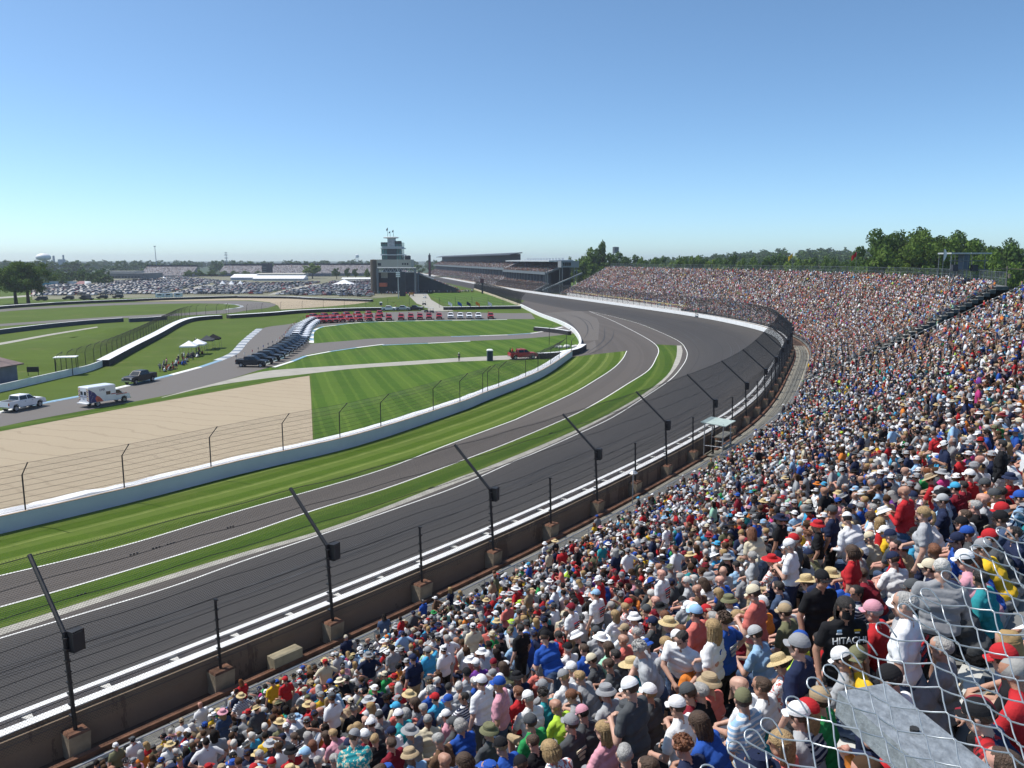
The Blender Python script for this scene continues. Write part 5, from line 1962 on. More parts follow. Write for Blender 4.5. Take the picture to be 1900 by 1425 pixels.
def tri_arrays(me):
    me.calc_loop_triangles()
    nt = len(me.loop_triangles)
    t = np.empty(nt * 3, np.int32)
    me.loop_triangles.foreach_get('vertices', t)
    mi = np.empty(nt, np.int32)
    me.loop_triangles.foreach_get('material_index', mi)
    n = len(me.vertices)
    v = np.empty(n * 3)
    me.vertices.foreach_get('co', v)
    return v.reshape(-1, 3), t.reshape(-1, 3), mi


def lod_body(pose, target):
    me, H = BODY[pose]
    o = bpy.data.objects.new('lod_tmp', me)
    COL.objects.link(o)
    d = o.modifiers.new('d', 'DECIMATE')
    d.ratio = min(1.0, target / (2.0 * len(me.polygons)))
    dg = bpy.context.evaluated_depsgraph_get()
    out = bpy.data.meshes.new_from_object(o.evaluated_get(dg))
    bpy.data.objects.remove(o)
    r = tri_arrays(out)
    bpy.data.meshes.remove(out)
    return r


def low_hat(kind, n):
    if kind == 'cap':
        b = hat_dome(0.106, 0.122, 0.115, 0.03, n=n, rings=2)
        b.add([(-0.08, 0.08, 0.05), (0.08, 0.08, 0.05), (0.06, 0.185, 0.025), (-0.06, 0.185, 0.025)], [(0, 1, 2, 3)])
    elif kind == 'hat':
        b = MB()
        L = [[Vector((r * math.cos(2 * PI * j / n), 1.1 * r * math.sin(2 * PI * j / n), z)) for j in range(n + 1)] for r, z in ((0.185, 0.035), (0.105, 0.06), (0.09, 0.13), (0.01, 0.14))]
        b.loft(L)
    else:
        b = hat_dome(0.108, 0.122, 0.108, 0.02, n=n, rings=2)
        b.loft([[Vector((0.108 * math.cos(a), 0.12 * math.sin(a), z)) for a in np.linspace(PI, 2 * PI, 5)] for z in (0.04, -0.2)])
    me = b.data('lh', [M_SHOE])
    v, t, _ = tri_arrays(me)
    bpy.data.meshes.remove(me)
    return v, t


LOD_T = {0: 760, 1: 250, 2: 92, 3: 40}
SITP = ['sit_up', 'sit_lean', 'sit_phone', 'sit_left', 'sit_right', 'sit_big', 'sit_slim', 'sit_shade']
STDP = ['stand_easy', 'stand_phone', 'stand_slim', 'stand_hips']
LODS, LHAT = {}, {}
CA = {k: np.array(v) for k, v in CLOTH.items()}
CA['straw'] = np.array((0.56, 0.43, 0.22))
SA = {k: np.array(v) for k, v in SKINS.items()}
HA = {k: np.array(v) for k, v in HAIRS.items()}


def crowd_add(items, lod):
    """items: (pos, rz, standing)"""
    groups = {}
    for p, rz, st in items:
        pose = random.choice(STDP if st else (SITP if lod < 3 else SITP[:5]))
        top = pick(TOP_W)
        ht = {'cap': 'cap', 'bucket': 'hat', 'straw': 'hat', 'cowboy': 'hat', 'wide': 'hat', 'long': 'hair', 'tail': 'hair', 'curly': 'hair', 'bob': 'hair'}.get(top, '')
        groups.setdefault((pose, ht), []).append((p, rz, top))
    for (pose, ht), its in groups.items():
        if (pose, lod) not in LODS:
            LODS[(pose, lod)] = lod_body(pose, LOD_T[lod])
        v, t, mi = LODS[(pose, lod)]
        if ht:
            if (ht, lod) not in LHAT:
                LHAT[(ht, lod)] = low_hat(ht, 8 if lod < 1 else (6 if lod < 2 else 5))
            hv, htr = LHAT[(ht, lod)]
            H = np.array(BODY[pose][1])
            hv = (np.c_[hv * 0.9, np.ones(len(hv))] @ H.T)[:, :3]
            t = np.r_[t, htr + len(v)]
            v = np.r_[v, hv]
            mi = np.r_[mi, np.full(len(htr), 8)]
        n = len(its)
        sc = np.array([random.uniform(0.93, 1.07) for _ in its])
        rz = np.array([i[1] for i in its])
        P = np.array([tuple(i[0]) for i in its])
        c, s = np.cos(rz)[:, None], np.sin(rz)[:, None]
        x = (v[None, :, 0] * c - v[None, :, 1] * s) * sc[:, None] + P[:, 0:1]
        y = (v[None, :, 0] * s + v[None, :, 1] * c) * sc[:, None] + P[:, 1:2]
        z = v[None, :, 2] * sc[:, None] + P[:, 2:3]
        V = np.stack([x, y, z], -1).reshape(-1, 3)
        F = (t[None] + (np.arange(n) * len(v))[:, None, None]).reshape(-1, 3) + CROWD['n']
        pal = np.zeros((n, 9, 3))
        for k, it in enumerate(its):
            sk = SA[random.choices(['fair', 'tanned', 'pink', 'brown'], [5, 4, 3, .5])[0]]
            j = random.uniform(0.8, 1.15)
            sh = CA[pick(SHIRT_W)] * j
            pa = CA[pick(PANT_W)]
            hr = HA[random.choices(list(HAIRS), [7, 5, 3, 4, 2, 1])[0]]
            top = it[2]
            if top in ('long', 'tail', 'curly', 'bob'):
                hc = hr
            elif top in ('straw', 'wide'):
                hc = CA['straw']
            else:
                hc = CA[pick(HATC_W)] * random.uniform(0.8, 1.1)
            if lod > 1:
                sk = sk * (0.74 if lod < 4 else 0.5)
            pal[k] = [sk, sh, pa, pa if random.random() < (.45 if lod < 2 else .8) else sk, sh if random.random() < .12 else sk, (0.06, 0.06, 0.065), sk if top == 'bald' else hr, (0.03, 0.02, 0.02), hc]
        CC = pal[:, mi, :].reshape(-1, 3)
        CROWD['v'].append(V)
        CROWD['f'].append(F)
        CROWD['c'].append(CC)
        CROWD['n'] += len(V)


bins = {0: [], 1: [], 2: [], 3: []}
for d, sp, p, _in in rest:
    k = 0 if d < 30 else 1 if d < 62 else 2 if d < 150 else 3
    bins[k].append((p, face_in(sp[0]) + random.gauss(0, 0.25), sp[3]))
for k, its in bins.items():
    crowd_add(its, k)
print('crowd', {k: len(v) for k, v in bins.items()}, 'individuals', len(people))


def crowd_build():
    V = np.concatenate(CROWD['v'])
    F = np.concatenate(CROWD['f'])
    Cc = np.concatenate(CROWD['c'])
    me = bpy.data.meshes.new('crowd')
    me.vertices.add(len(V))
    me.vertices.foreach_set('co', V.ravel().astype(np.float32))
    me.loops.add(len(F) * 3)
    me.loops.foreach_set('vertex_index', F.ravel().astype(np.int32))
    me.polygons.add(len(F))
    me.polygons.foreach_set('loop_start', np.arange(0, len(F) * 3, 3, dtype=np.int32))
    me.update(calc_edges=True)
    at = me.attributes.new('tint', 'FLOAT_COLOR', 'FACE')
    at.data.foreach_set('color', np.c_[np.clip(Cc, 0, 1), np.ones(len(Cc))].ravel().astype(np.float32))
    nb = NB('crowd_clothing', 0.85)
    nd = nb.n('ShaderNodeAttribute', attribute_name='tint')
    m = nb.out(nb.mix(nb.math('MULTIPLY', nb.noise(9.0, detail=4), 0.35), nd.outputs['Color'], nb.mix(0.4, nd.outputs['Color'], (0.02, 0.02, 0.02))))
    nb.bump(nb.noise(20.0, detail=3), 0.3, 0.03)
    me.materials.append(m)
    o = link('crowd', me)
    tag(o, 'dense crowd of seated spectators in caps and bright shirts filling the grandstands', 'crowd', kind='stuff')
    print('crowd faces', len(F))
# ================================================================ vehicles
def paint_mat(name, c, rough=0.3):
    return mat('paint_' + name, c, 0.42, var=0.05, scale=0.6, coat=0.12)


PM = {'white': paint_mat('white', (0.78, 0.78, 0.80)), 'black': paint_mat('black', (0.012, 0.013, 0.018)), 'red': paint_mat('red', (0.34, 0.012, 0.022)), 'silver': paint_mat('silver', (0.45, 0.46, 0.48)), 'grey': paint_mat('grey', (0.13, 0.135, 0.145)),
      'blue': paint_mat('blue', (0.035, 0.075, 0.20)), 'dark red': paint_mat('dark_red', (0.16, 0.012, 0.015)), 'tan': paint_mat('tan', (0.32, 0.27, 0.20)), 'green': paint_mat('green', (0.03, 0.09, 0.06))}
M_GLASS = mat('vehicle_glass', (0.012, 0.016, 0.022), 0.08, spec=0.6)
M_GLASSF = mat('parked_car_glass', (0.02, 0.025, 0.032), 0.45, spec=0.3)
M_RIM = mat('wheel_rim', (0.42, 0.43, 0.45), 0.35, metal=0.6)
M_LAMP = mat('lamp_lens', (0.75, 0.77, 0.8), 0.15)
M_TAIL = mat('tail_lens', (0.35, 0.01, 0.01), 0.25)
M_BLKPL = mat('black_plastic', (0.02, 0.02, 0.022), 0.6)
M_CHROME = mat('chrome', (0.6, 0.61, 0.63), 0.2, metal=0.9)


def wheel_parts(root, x, y, r=0.41, w=0.29):
    M = Matrix.Rotation(PI / 2, 3, 'Y')
    b = MB().lathe([(r * 0.62, -w / 2), (r * 0.93, -w / 2), (r, -w * 0.32), (r, w * 0.32), (r * 0.93, w / 2), (r * 0.62, w / 2)], (0, 0, 0), 18, 0, M)
    o = b.build('wheel', M_TYRE, root, smooth=False, loc=(x, y, r))
    sg = 1 if x > 0 else -1
    b = MB().lathe([(0.0, 0.0), (r * 0.25, 0.01), (r * 0.3, -0.04), (r * 0.56, -0.03), (r * 0.64, 0.012), (r * 0.64, -0.12)], (sg * w * 0.42, 0, 0), 14, 0, Matrix.Rotation(sg * PI / 2, 3, 'Y'))
    for k in range(6):
        a = PI * k / 3
        b.box((sg * w * 0.42, 0.42 * r * math.cos(a), 0.42 * r * math.sin(a)), (0.03, 0.07, 0.07))
    b.build('rim', M_RIM, o)
    return o


def quad_pane(b, pts, m=0, d=0.012):
    P = [Vector(p) for p in pts]
    n = (P[1] - P[0]).cross(P[2] - P[0]).normalized() * d
    b.hexa([p - n for p in P], [p + n for p in P], m)


def pickup(full=True):
    t = thing('pickup_truck', 'pickup', 'pickup truck')
    arch = [(2.38, .48), (2.32, .80), (2.06, .97), (1.74, .97), (1.48, .80), (1.42, .48), (-1.42, .48), (-1.48, .80), (-1.74, .97), (-2.06, .97), (-2.32, .80), (-2.38, .48)]
    prof = [(-2.92, .55), (-2.95, .9), (-2.93, 1.30), (-1.32, 1.30), (1.22, 1.28), (1.45, 1.28), (2.55, 1.20), (2.80, 1.10), (2.90, .85), (2.90, .48)] + arch
    b = MB().prism(prof, 1.98)
    for x in (-0.93, 0.93):                                  # bed rails stand above the dark bed cover
        b.box((x, -2.12, 1.33), (0.11, 1.58, 0.07))
    b.box((0, -2.88, 1.33), (1.9, 0.1, 0.07))
    # cab with sloping pillars
    b.hexa([(-0.95, -1.32, 1.26), (0.95, -1.32, 1.26), (0.95, 1.30, 1.25), (-0.95, 1.30, 1.25)], [(-0.78, -1.20, 1.90), (0.78, -1.20, 1.90), (0.78, 0.50, 1.92), (-0.78, 0.50, 1.92)])
    b.hexa([(-0.76, -1.15, 1.90), (0.76, -1.15, 1.90), (0.76, 0.44, 1.92), (-0.76, 0.44, 1.92)], [(-0.62, -1.0, 1.97), (0.62, -1.0, 1.97), (0.62, 0.24, 1.96), (-0.62, 0.24, 1.96)])
    b.hexa([(-0.7, 1.5, 1.26), (0.7, 1.5, 1.26), (0.66, 2.5, 1.19), (-0.66, 2.5, 1.19)], [(-0.5, 1.5, 1.32), (0.5, 1.5, 1.32), (0.5, 2.45, 1.25), (-0.5, 2.45, 1.25)])
    o = b.build('body', PM['white'], t)
    MB().box((0, -2.10, 1.305), (1.72, 1.50, 0.008)).build('bed_dark_cover', M_BLKPL, t)  # flat dark cover stands in for the open bed recess

    def lerp_side(y0, y1, y2, y3, sx):
        return [(sx * 0.932, y0, 1.36), (sx * 0.932, y1, 1.36), (sx * 0.805, y2, 1.84), (sx * 0.805, y3, 1.84)]
    if full:
        for sx in (-1, 1):
            for a in ((-1.18, -0.06, -0.08, -1.10), (0.05, 1.10, 0.48, 0.02)):
                b = MB()
                quad_pane(b, lerp_side(*a, sx))
                b.build('window', M_GLASS, t)
        b = MB()
        quad_pane(b, [(-0.82, 1.235, 1.33), (0.82, 1.235, 1.33), (0.70, 0.585, 1.86), (-0.70, 0.585, 1.86)])
        b.build('windscreen', M_GLASS, t)
        b = MB()
        quad_pane(b, [(-0.80, -1.31, 1.38), (0.80, -1.31, 1.38), (0.70, -1.215, 1.84), (-0.70, -1.215, 1.84)])
        b.build('rear_window', M_GLASS, t)
        for x in (-0.78, 0.78):
            MB().box((x, 2.84, 0.98), (0.34, 0.10, 0.16)).build('headlight', M_LAMP, t)
            MB().box((x * 1.18, -2.94, 1.05), (0.14, 0.06, 0.34)).build('taillight', M_TAIL, t)
            MB().box((x * 1.39, 1.02, 1.36), (0.2, 0.09, 0.17)).build('mirror', M_BLKPL, t)
        MB().box((0, 2.88, 0.86), (1.18, 0.08, 0.34)).build('grille', M_BLKPL, t)
        MB().box((0, 2.96, 0.60), (1.9, 0.14, 0.22)).build('bumper', M_CHROME, t)
        MB().box((0, -3.0, 0.62), (1.9, 0.14, 0.2)).build('bumper', M_CHROME, t)
        b = MB()
        for sx in (-1, 1):
            for y in (-0.40, 0.72):
                b.box((sx * 0.995, y, 1.12), (0.03, 0.2, 0.04))
        tag(b.build('door_handles', M_BLKPL, t), kind='stuff')
        b = MB()
        for sx in (-1, 1):
            b.box((sx * 0.99, -0.0, 0.44), (0.14, 2.5, 0.07))
        b.build('running_board', M_BLKPL, t)
    else:
        b = MB()
        for sx in (-1, 1):
            quad_pane(b, lerp_side(-1.18, 1.10, 0.48, -1.10, sx))
        quad_pane(b, [(-0.82, 1.235, 1.33), (0.82, 1.235, 1.33), (0.70, 0.585, 1.86), (-0.70, 0.585, 1.86)])
        quad_pane(b, [(-0.80, -1.31, 1.38), (0.80, -1.31, 1.38), (0.70, -1.215, 1.84), (-0.70, -1.215, 1.84)])
        b.build('windows', M_GLASS, t)
        b = MB()
        b.box((0, 2.90, 0.80), (1.3, 0.06, 0.42), m=0)
        b.build('grille', M_BLKPL, t)
        for x in (-0.8, 0.8):
            MB().box((x, 2.86, 0.99), (0.3, 0.08, 0.15)).build('headlight', M_LAMP, t)
    for x in (-0.86, 0.86):
        for y in (1.9, -1.9):
            wheel_parts(t, x, y)
    return t


PK_FULL, PK_LITE = pickup(True), pickup(False)
PROTO_USED = set()


def place_truck(proto, p, head, colr, label, group=None, flag=None, flagcol=None):
    if proto.name not in PROTO_USED:
        PROTO_USED.add(proto.name)
        t = proto
    else:
        t = copy_tree(proto)
    t.location = p
    t.scale = (1, 1, 1.06)
    t.rotation_euler.z = head - PI / 2
    for ch in t.children:
        if ch.name.split('.')[0] == 'body':
            ch.material_slots[0].link = 'OBJECT'
            ch.material_slots[0].material = PM[colr]
    tag(t, label, 'pickup truck', group)
    if flag:
        b = MB()
        b.tube([(0.82, -2.7, 1.2), (0.82, -2.75, 1.2 + flag)], 0.03, 5)
        w, h = 0.34 * flag, 0.24 * flag
        n = 6
        L = []
        for j in range(n + 1):
            x = 0.82 - w * j / n
            L.append([Vector((x, -2.75 - 0.12 * math.sin(j * 1.1) - 0.25 * j / n, 1.2 + flag - 0.55 * w * (j / n) ** 1.5)), Vector((x, -2.75 - 0.12 * math.sin(j * 1.1 + .4) - 0.25 * j / n, 1.2 + flag - h - 0.55 * w * (j / n) ** 1.5))])
        b.loft(L, m=1)
        b.build('flag', [M_GREYST, flagcol or CM['navy']], t)
    return t


def hv(a):
    return Vector((math.cos(a), math.sin(a), 0))


def near_side(p0, p1, half=0.98):
    """middle of a vehicle from its two near wheel contacts; heading from p0 to p1"""
    a, c = G(*p0), G(*p1)
    d = (c - a).normalized()
    n = Vector((-d.y, d.x, 0))
    if n.y < 0:
        n = -n
    return (a + c) / 2 + n * half, math.atan2(d.y, d.x)


Z0 = Vector((0, 0, 0.03))
p, a = near_side((28, 765), (78, 754.5))
place_truck(PK_FULL, p + Z0, a, 'white', 'white crew cab pickup at the left edge behind the ambulance')
p, a = near_side((288, 707), (249, 715))
place_truck(PK_FULL, p + Z0, a, 'black', 'black crew cab pickup facing the ambulance beside the people on the grass')
p, a = near_side((955, 668), (991, 666.5))
place_truck(PK_FULL, p + Z0, a, 'red', 'red pickup alone on the concrete path beside the portable toilet')
ORD = ['first', 'second', 'third', 'fourth', 'fifth', 'sixth', 'seventh', 'eighth', 'ninth', 'tenth', 'eleventh', 'twelfth', 'thirteenth', 'fourteenth']
front = spline([(497, 681), (514, 674), (526, 669), (545, 658), (558, 650), (566, 644), (571, 637)], 8)


def along(px, k, n):
    g = [G(x, y, 0) for x, y in px]
    d = [0]
    for i in range(1, len(g)):
        d.append(d[-1] + (g[i] - g[i - 1]).length)
    t = d[-1] * k / max(1, n - 1)
    return Vector((np.interp(t, d, [q.x for q in g]), np.interp(t, d, [q.y for q in g]), 0))


FLG = [CM['navy'], CM['white'], CM['red'], CM['charcoal'], CM['royal blue'], CM['navy']]
for k in range(11):
    f = along(front, k, 11)
    an = -math.radians(5 + 0.6 * k)
    place_truck(PK_FULL, f - hv(an) * 2.95 + Z0, an, 'black', '%s black pickup in the diagonal line, counted from the one nearest the sandy gravel' % ORD[k], 'pickups lined up on the road course', 1.0, FLG[k % 6])
fw_ = spline([(573, 632), (575, 624), (578, 615), (584, 607), (592, 601)], 8)
for k in range(12):
    f = along(fw_, k, 12)
    an = -math.radians(11 + 2.6 * k)
    place_truck(PK_LITE, f - hv(an) * 2.95 + Z0, an, 'white', '%s white pickup in the bend of the line, counted from the black ones' % ORD[k], 'pickups lined up on the road course', 1.0, FLG[(k + 2) % 6])
RX = [600, 612, 624, 637, 653, 669, 686, 704, 722, 744, 762, 779, 796, 815]
RY = [600.5, 600, 599.4, 598.6, 598, 597.3, 596.6, 596, 595.3, 594.8, 594.3, 593.8, 593.4, 593]
for k in range(14):
    an = -math.radians(46 + 38 * min(1, k / 9))
    place_truck(PK_LITE, G(RX[k], RY[k]) - hv(an) * 2.95 + Z0, an, 'red', '%s red pickup in the front line, counted from the white ones in the bend' % ORD[k], 'pickups lined up on the road course')
for k in range(7):
    an = -math.radians(40 + 6 * k)
    place_truck(PK_LITE, G(592 + 19 * k, 593.8 - 0.95 * k) - hv(an) * 2.95 + Z0, an, 'red', '%s red pickup of the second row behind the front line, counted from the bend' % ORD[k], 'pickups lined up on the road course')
FC = [('white', CM['white'], 'white'), ('blue', CM['royal blue'], 'white'), ('navy', CM['navy'], 'white'), ('orange', CM['orange'], 'white'), ('white', CM['white'], 'red')]
for k, x in enumerate((836, 854, 871, 888, 911)):
    fcn, fm, tc = FC[k]
    place_truck(PK_LITE, G(x, 592.4) - hv(-math.radians(86)) * 2.95 + Z0, -math.radians(86), tc, '%s pickup carrying a tall %s flag on the straight road' % (tc, fcn), 'flag pickups', 4.2, fm)
for x, y, c_, l in ((722, 577, 'white', 'white pickup parked sideways before the barrier, left of the other parked ones'), (748, 576.5, 'silver', 'silver pickup parked sideways between the white one and the black one'), (770, 576, 'black', 'black pickup parked sideways at the opening of the barrier')):
    place_truck(PK_LITE, G(x, y) + Z0, 0.05, c_, l)

# ambulance: cutaway cab and box body
p, a = near_side((184, 754.5), (223, 748), 1.05)
AM = thing('ambulance', 'white box ambulance with orange and blue rear graphics and chevron back doors', 'ambulance', p + Z0, a - PI / 2)
M_AMW = mat('ambulance_white', (0.74, 0.75, 0.77), 0.35, coat=0.4, var=0.04)
b = MB()
b.hexa([(-1.15, -3.05, 0.62), (1.15, -3.05, 0.62), (1.15, 1.0, 0.62), (-1.15, 1.0, 0.62)], [(-1.14, -3.03, 2.72), (1.14, -3.03, 2.72), (1.14, 0.98, 2.72), (-1.14, 0.98, 2.72)])
b.hexa([(-1.14, -3.03, 2.72), (1.14, -3.03, 2.72), (1.14, 0.98, 2.72), (-1.14, 0.98, 2.72)], [(-1.05, -2.93, 2.82), (1.05, -2.93, 2.82), (1.05, 0.88, 2.82), (-1.05, 0.88, 2.82)])
b.build('box_body', M_AMW, AM)
b = MB().prism([(1.0, .5), (1.0, 2.02), (1.25, 2.05), (1.62, 1.98), (2.25, 1.42), (3.05, 1.22), (3.22, 1.05), (3.25, .5), (2.75, .5), (2.7, .8), (2.45, .95), (2.15, .95), (1.9, .8), (1.85, .5)], 1.96)
b.build('cab', M_AMW, AM)
b = MB()
for sx in (-1, 1):
    quad_pane(b, [(sx * 0.985, 1.12, 1.42), (sx * 0.985, 2.08, 1.42), (sx * 0.985, 1.62, 1.88), (sx * 0.985, 1.12, 1.92)])
    b.build('window', M_GLASS, AM)
    b = MB()
b = MB()
quad_pane(b, [(-0.85, 2.24, 1.44), (0.85, 2.24, 1.44), (0.80, 1.66, 1.95), (-0.80, 1.66, 1.95)])
b.build('windscreen', M_GLASS, AM)
for x in (-0.38, 0.38):
    MB().box((x, -3.055, 1.95), (0.46, 0.03, 0.5)).build('rear_window', M_GLASS, AM)
MB().box((1.155, -0.15, 1.72), (0.03, 0.62, 0.46)).build('side_window', M_GLASS, AM)
MB().box((-1.155, -0.15, 1.72), (0.03, 0.62, 0.46)).build('side_window', M_GLASS, AM)
b = MB()
for sx in (-1, 1):
    b.box((sx * 1.152, 0.62, 1.50), (0.02, 0.72, 0.12))
    b.box((sx * 0.99, 1.9, 1.30), (0.02, 1.75, 0.12))
b.build('red_stripe', PM['red'], AM)
b = MB()
for sx in (-1, 1):
    y = -2.95
    b.add([(sx * 1.156, -3.0, 0.66), (sx * 1.156, -1.95, 0.66), (sx * 1.156, -1.5, 1.1), (sx * 1.156, -2.15, 2.0), (sx * 1.156, -3.0, 2.55)], [(0, 1, 2, 3, 4)], 0)
    b.add([(sx * 1.159, -1.95, 0.66), (sx * 1.159, -0.9, 0.66), (sx * 1.159, -1.45, 1.35), (sx * 1.159, -1.85, 1.55), (sx * 1.159, -2.1, 1.2)], [(0, 1, 2, 3, 4)], 1)
    for k in range(7):
        b.box((sx * 1.16, -2.75 + 0.11 * (k % 4), 0.9 + 0.2 * k), (0.006, 0.06, 0.06), m=2)
b.build('side_graphic', [mat('graphic_blue', (0.03, 0.03, 0.16), 0.4, var=0.3, scale=3), mat('graphic_orange', (0.55, 0.10, 0.07), 0.4, var=0.25, scale=3), M_AMW], AM)
b = MB()
for sx in (-1, 1):
    for k in range(6):
        z = 0.85 + 0.30 * k
        x0, x1 = sx * 0.72, sx * 1.13
        b.add([(x0, -3.062, z + 0.18), (x1, -3.062, z), (x1, -3.062, z + 0.15), (x0, -3.062, z + 0.33)], [(0, 1, 2, 3)], k % 2)
b.build('chevron', [mat('chevron_red', (0.28, 0.05, 0.02), 0.5), mat('chevron_yellow', (0.62, 0.40, 0.10), 0.5)], AM)
MB().box((0, -3.22, 0.58), (2.2, 0.34, 0.12)).build('rear_step', mat('step_white', (0.72, 0.72, 0.72), 0.5), AM)
for txt, sz, loc, rt in (('AMBULANCE', 0.27, (0, -3.075, 1.45), (PI / 2, 0, 0)), ('EMR', 0.22, (0, -3.075, 1.15), (PI / 2, 0, 0)), ('EMR', 0.46, (1.166, -1.0, 2.25), (PI / 2, 0, PI / 2))):
    t = link('lettering', text_mesh('lettering', txt, sz, MATS['graphic_blue']), AM, loc=loc)
    t.rotation_euler = rt
for x in (-0.85, 0.85):
    MB().box((x, 3.22, 0.98), (0.26, 0.08, 0.18)).build('headlight', M_LAMP, AM)
MB().box((0, 3.24, 0.9), (1.2, 0.06, 0.36)).build('grille', M_BLKPL, AM)
MB().box((0, 3.3, 0.58), (1.95, 0.16, 0.24)).build('bumper', M_CHROME, AM)
for x in (-0.90, 0.90):
    wheel_parts(AM, x, 2.3, 0.40, 0.27)
    wheel_parts(AM, x * 1.08, -1.75, 0.40, 0.34)

# portable toilets, tents on the grass, marshal
def toilet(px, c1, label):
    p = G(*px)
    t = thing('portable_toilet', label, 'portable toilet', p, 0.12)
    MB().hexa([(-0.58, -0.58, 0), (0.58, -0.58, 0), (0.58, 0.58, 0), (-0.58, 0.58, 0)], [(-0.56, -0.56, 2.05), (0.56, -0.56, 2.05), (0.56, 0.56, 2.05), (-0.56, 0.56, 2.05)]).build('cabin', c1, t)
    MB().loft([[Vector((0.62 * sx * k, 0.62 * sy * k, z)) for sx, sy in ((-1, -1), (1, -1), (1, 1), (-1, 1), (-1, -1))] for k, z in ((1, 2.05), (1, 2.14), (0.8, 2.3), (0.4, 2.38), (0.01, 2.4))]).build('roof', M_WALLW, t)
    MB().box((0.0, -0.585, 1.0), (0.8, 0.03, 1.85)).build('door', mat('toilet_door', (0.03, 0.045, 0.07), 0.6), t)
    return t


toilet((909, 669.5), mat('toilet_navy', (0.06, 0.08, 0.11), 0.6, var=0.1), 'dark blue portable toilet with a white roof standing on the concrete path')
toilet((707, 570.5), mat('toilet_pale', (0.42, 0.47, 0.5), 0.6), 'pale portable toilet on the bank beyond the white topped barrier')


def canopy(px, w, m, label, h=2.3):
    p = G(*px)
    t = thing('canopy_tent', label, 'canopy tent', p, 0.2)
    b = MB().loft([[Vector((w / 2 * sx * k, w / 2 * sy * k, z)) for sx, sy in ((-1, -1), (1, -1), (1, 1), (-1, 1), (-1, -1))] for k, z in ((1.0, h - 0.28), (1.0, h), (0.55, h + 0.42), (0.02, h + 1.0))])
    b.build('canopy', m, t)
    for sx in (-1, 1):
        for sy in (-1, 1):
            MB().tube([(sx * w * .48, sy * w * .48, 0), (sx * w * .48, sy * w * .48, h)], 0.03, 5).build('leg', M_GREYST, t)


canopy((352, 661), 3.3, M_TARP, 'white canopy tent on the grass, the left one of the white pair')
canopy((368, 657), 3.3, M_TARP, 'white canopy tent on the grass, between its white twin and the black tents')
canopy((385, 649), 3.0, CM['charcoal'], 'small black canopy tent right beside the white canopies')
canopy((397, 646), 3.0, CM['black'], 'small black canopy tent farthest from the white canopies')
ppl = []
for k in range(46):
    f = k / 45
    x = 300 + 72 * f + random.uniform(-4, 4)
    y = 691 - 33 * f + random.uniform(-6, 5)
    ppl.append((G(x, y, 0.0) - Vector((0, 0, 0.38 if k % 4 else 0.0)), random.uniform(-2.2, 0.5), k % 4 == 0))
crowd_add(ppl, 0)
g = (G(852, 670.5))
put_person(g + Vector((0, 0, .03)), 2.6, 'stand_phone', 'charcoal', 'black', 'cap', 'white', legs=True, label='lone marshal in dark clothes standing on the concrete path')
put_person(G(364, 641.5), 0.4, 'stand_hips', 'charcoal', 'black', 'cap', 'white', legs=True, scale=1.05, label='person in white cap standing on the grass behind the white canopy tents')
sg_ = G(1328, 848, 1.0)
put_person(W(pu - 0.35, 1.5, 2.63), face_in(pu), 'stand_easy', 'black', 'black', 'cap', 'black', sleeves=True, legs=True, label='person all in black standing on the spotter platform behind the wall')
for k, (x, y, c_) in enumerate(((946, 664, 'black'), (950, 663.5, 'red'), (958, 664, 'dark red'), (966, 663.5, 'coral'))):
    put_person(G(x, y + 4.2, 0.0) + Vector((0, 0.9, 1.02)), -1.2, 'sit_up', c_, 'black', 'cap', c_, label='person in %s sitting in the bed of the red pickup on the path' % c_)

# ---- parked cars
def car_mesh(kind):
    P = {'sedan': ([(-2.25, .35), (-2.3, .75), (-2.2, .95), (-1.5, 1.0), (1.0, .95), (2.1, .8), (2.25, .6), (2.25, .35)], (-1.6, -0.95, 0.35, 1.15, 1.42)),
         'suv': ([(-2.25, .4), (-2.3, 1.05), (1.15, 1.08), (2.15, .98), (2.3, .7), (2.3, .4)], (-2.28, -2.05, 0.45, 1.2, 1.72)),
         'van': ([(-2.4, .4), (-2.45, 1.1), (1.6, 1.1), (2.3, .9), (2.4, .6), (2.4, .4)], (-2.4, -2.3, 1.0, 1.75, 1.95)),
         'truck': ([(-2.8, .5), (-2.85, 1.15), (1.2, 1.2), (2.6, 1.08), (2.8, .8), (2.8, .5)], (-0.95, -0.8, 0.5, 1.25, 1.85))}[kind]
    b = MB().prism(P[0], 1.82)
    y0, y1, y2, y3, h = P[1]
    zb = 1.0 if kind == 'sedan' else 1.08
    lo = [(-.84, y0, zb - .03), (.84, y0, zb - .03), (.84, y3, zb - .05), (-.84, y3, zb - .05)]
    hi = [(-.68, y1, h - .05), (.68, y1, h - .05), (.68, y2, h - .05), (-.68, y2, h - .05)]
    b.hexa(lo, hi, 1)
    b.hexa([(-.69, y1 - .02, h - .05), (.69, y1 - .02, h - .05), (.69, y2 + .02, h - .05), (-.69, y2 + .02, h - .05)], [(-.6, y1 + .1, h), (.6, y1 + .1, h), (.6, y2 - .1, h), (-.6, y2 - .1, h)], 0)
    for x in (-.8, .8):
        for y in (-1.45, 1.45):
            b.lathe([(0.02, -.11), (.33, -.11), (.33, .11), (.02, .11)], (x, y, .33), 8, 2, Matrix.Rotation(PI / 2, 3, 'Y'))
    return b.data(kind, [PM['white'], M_GLASSF, M_TYRE])


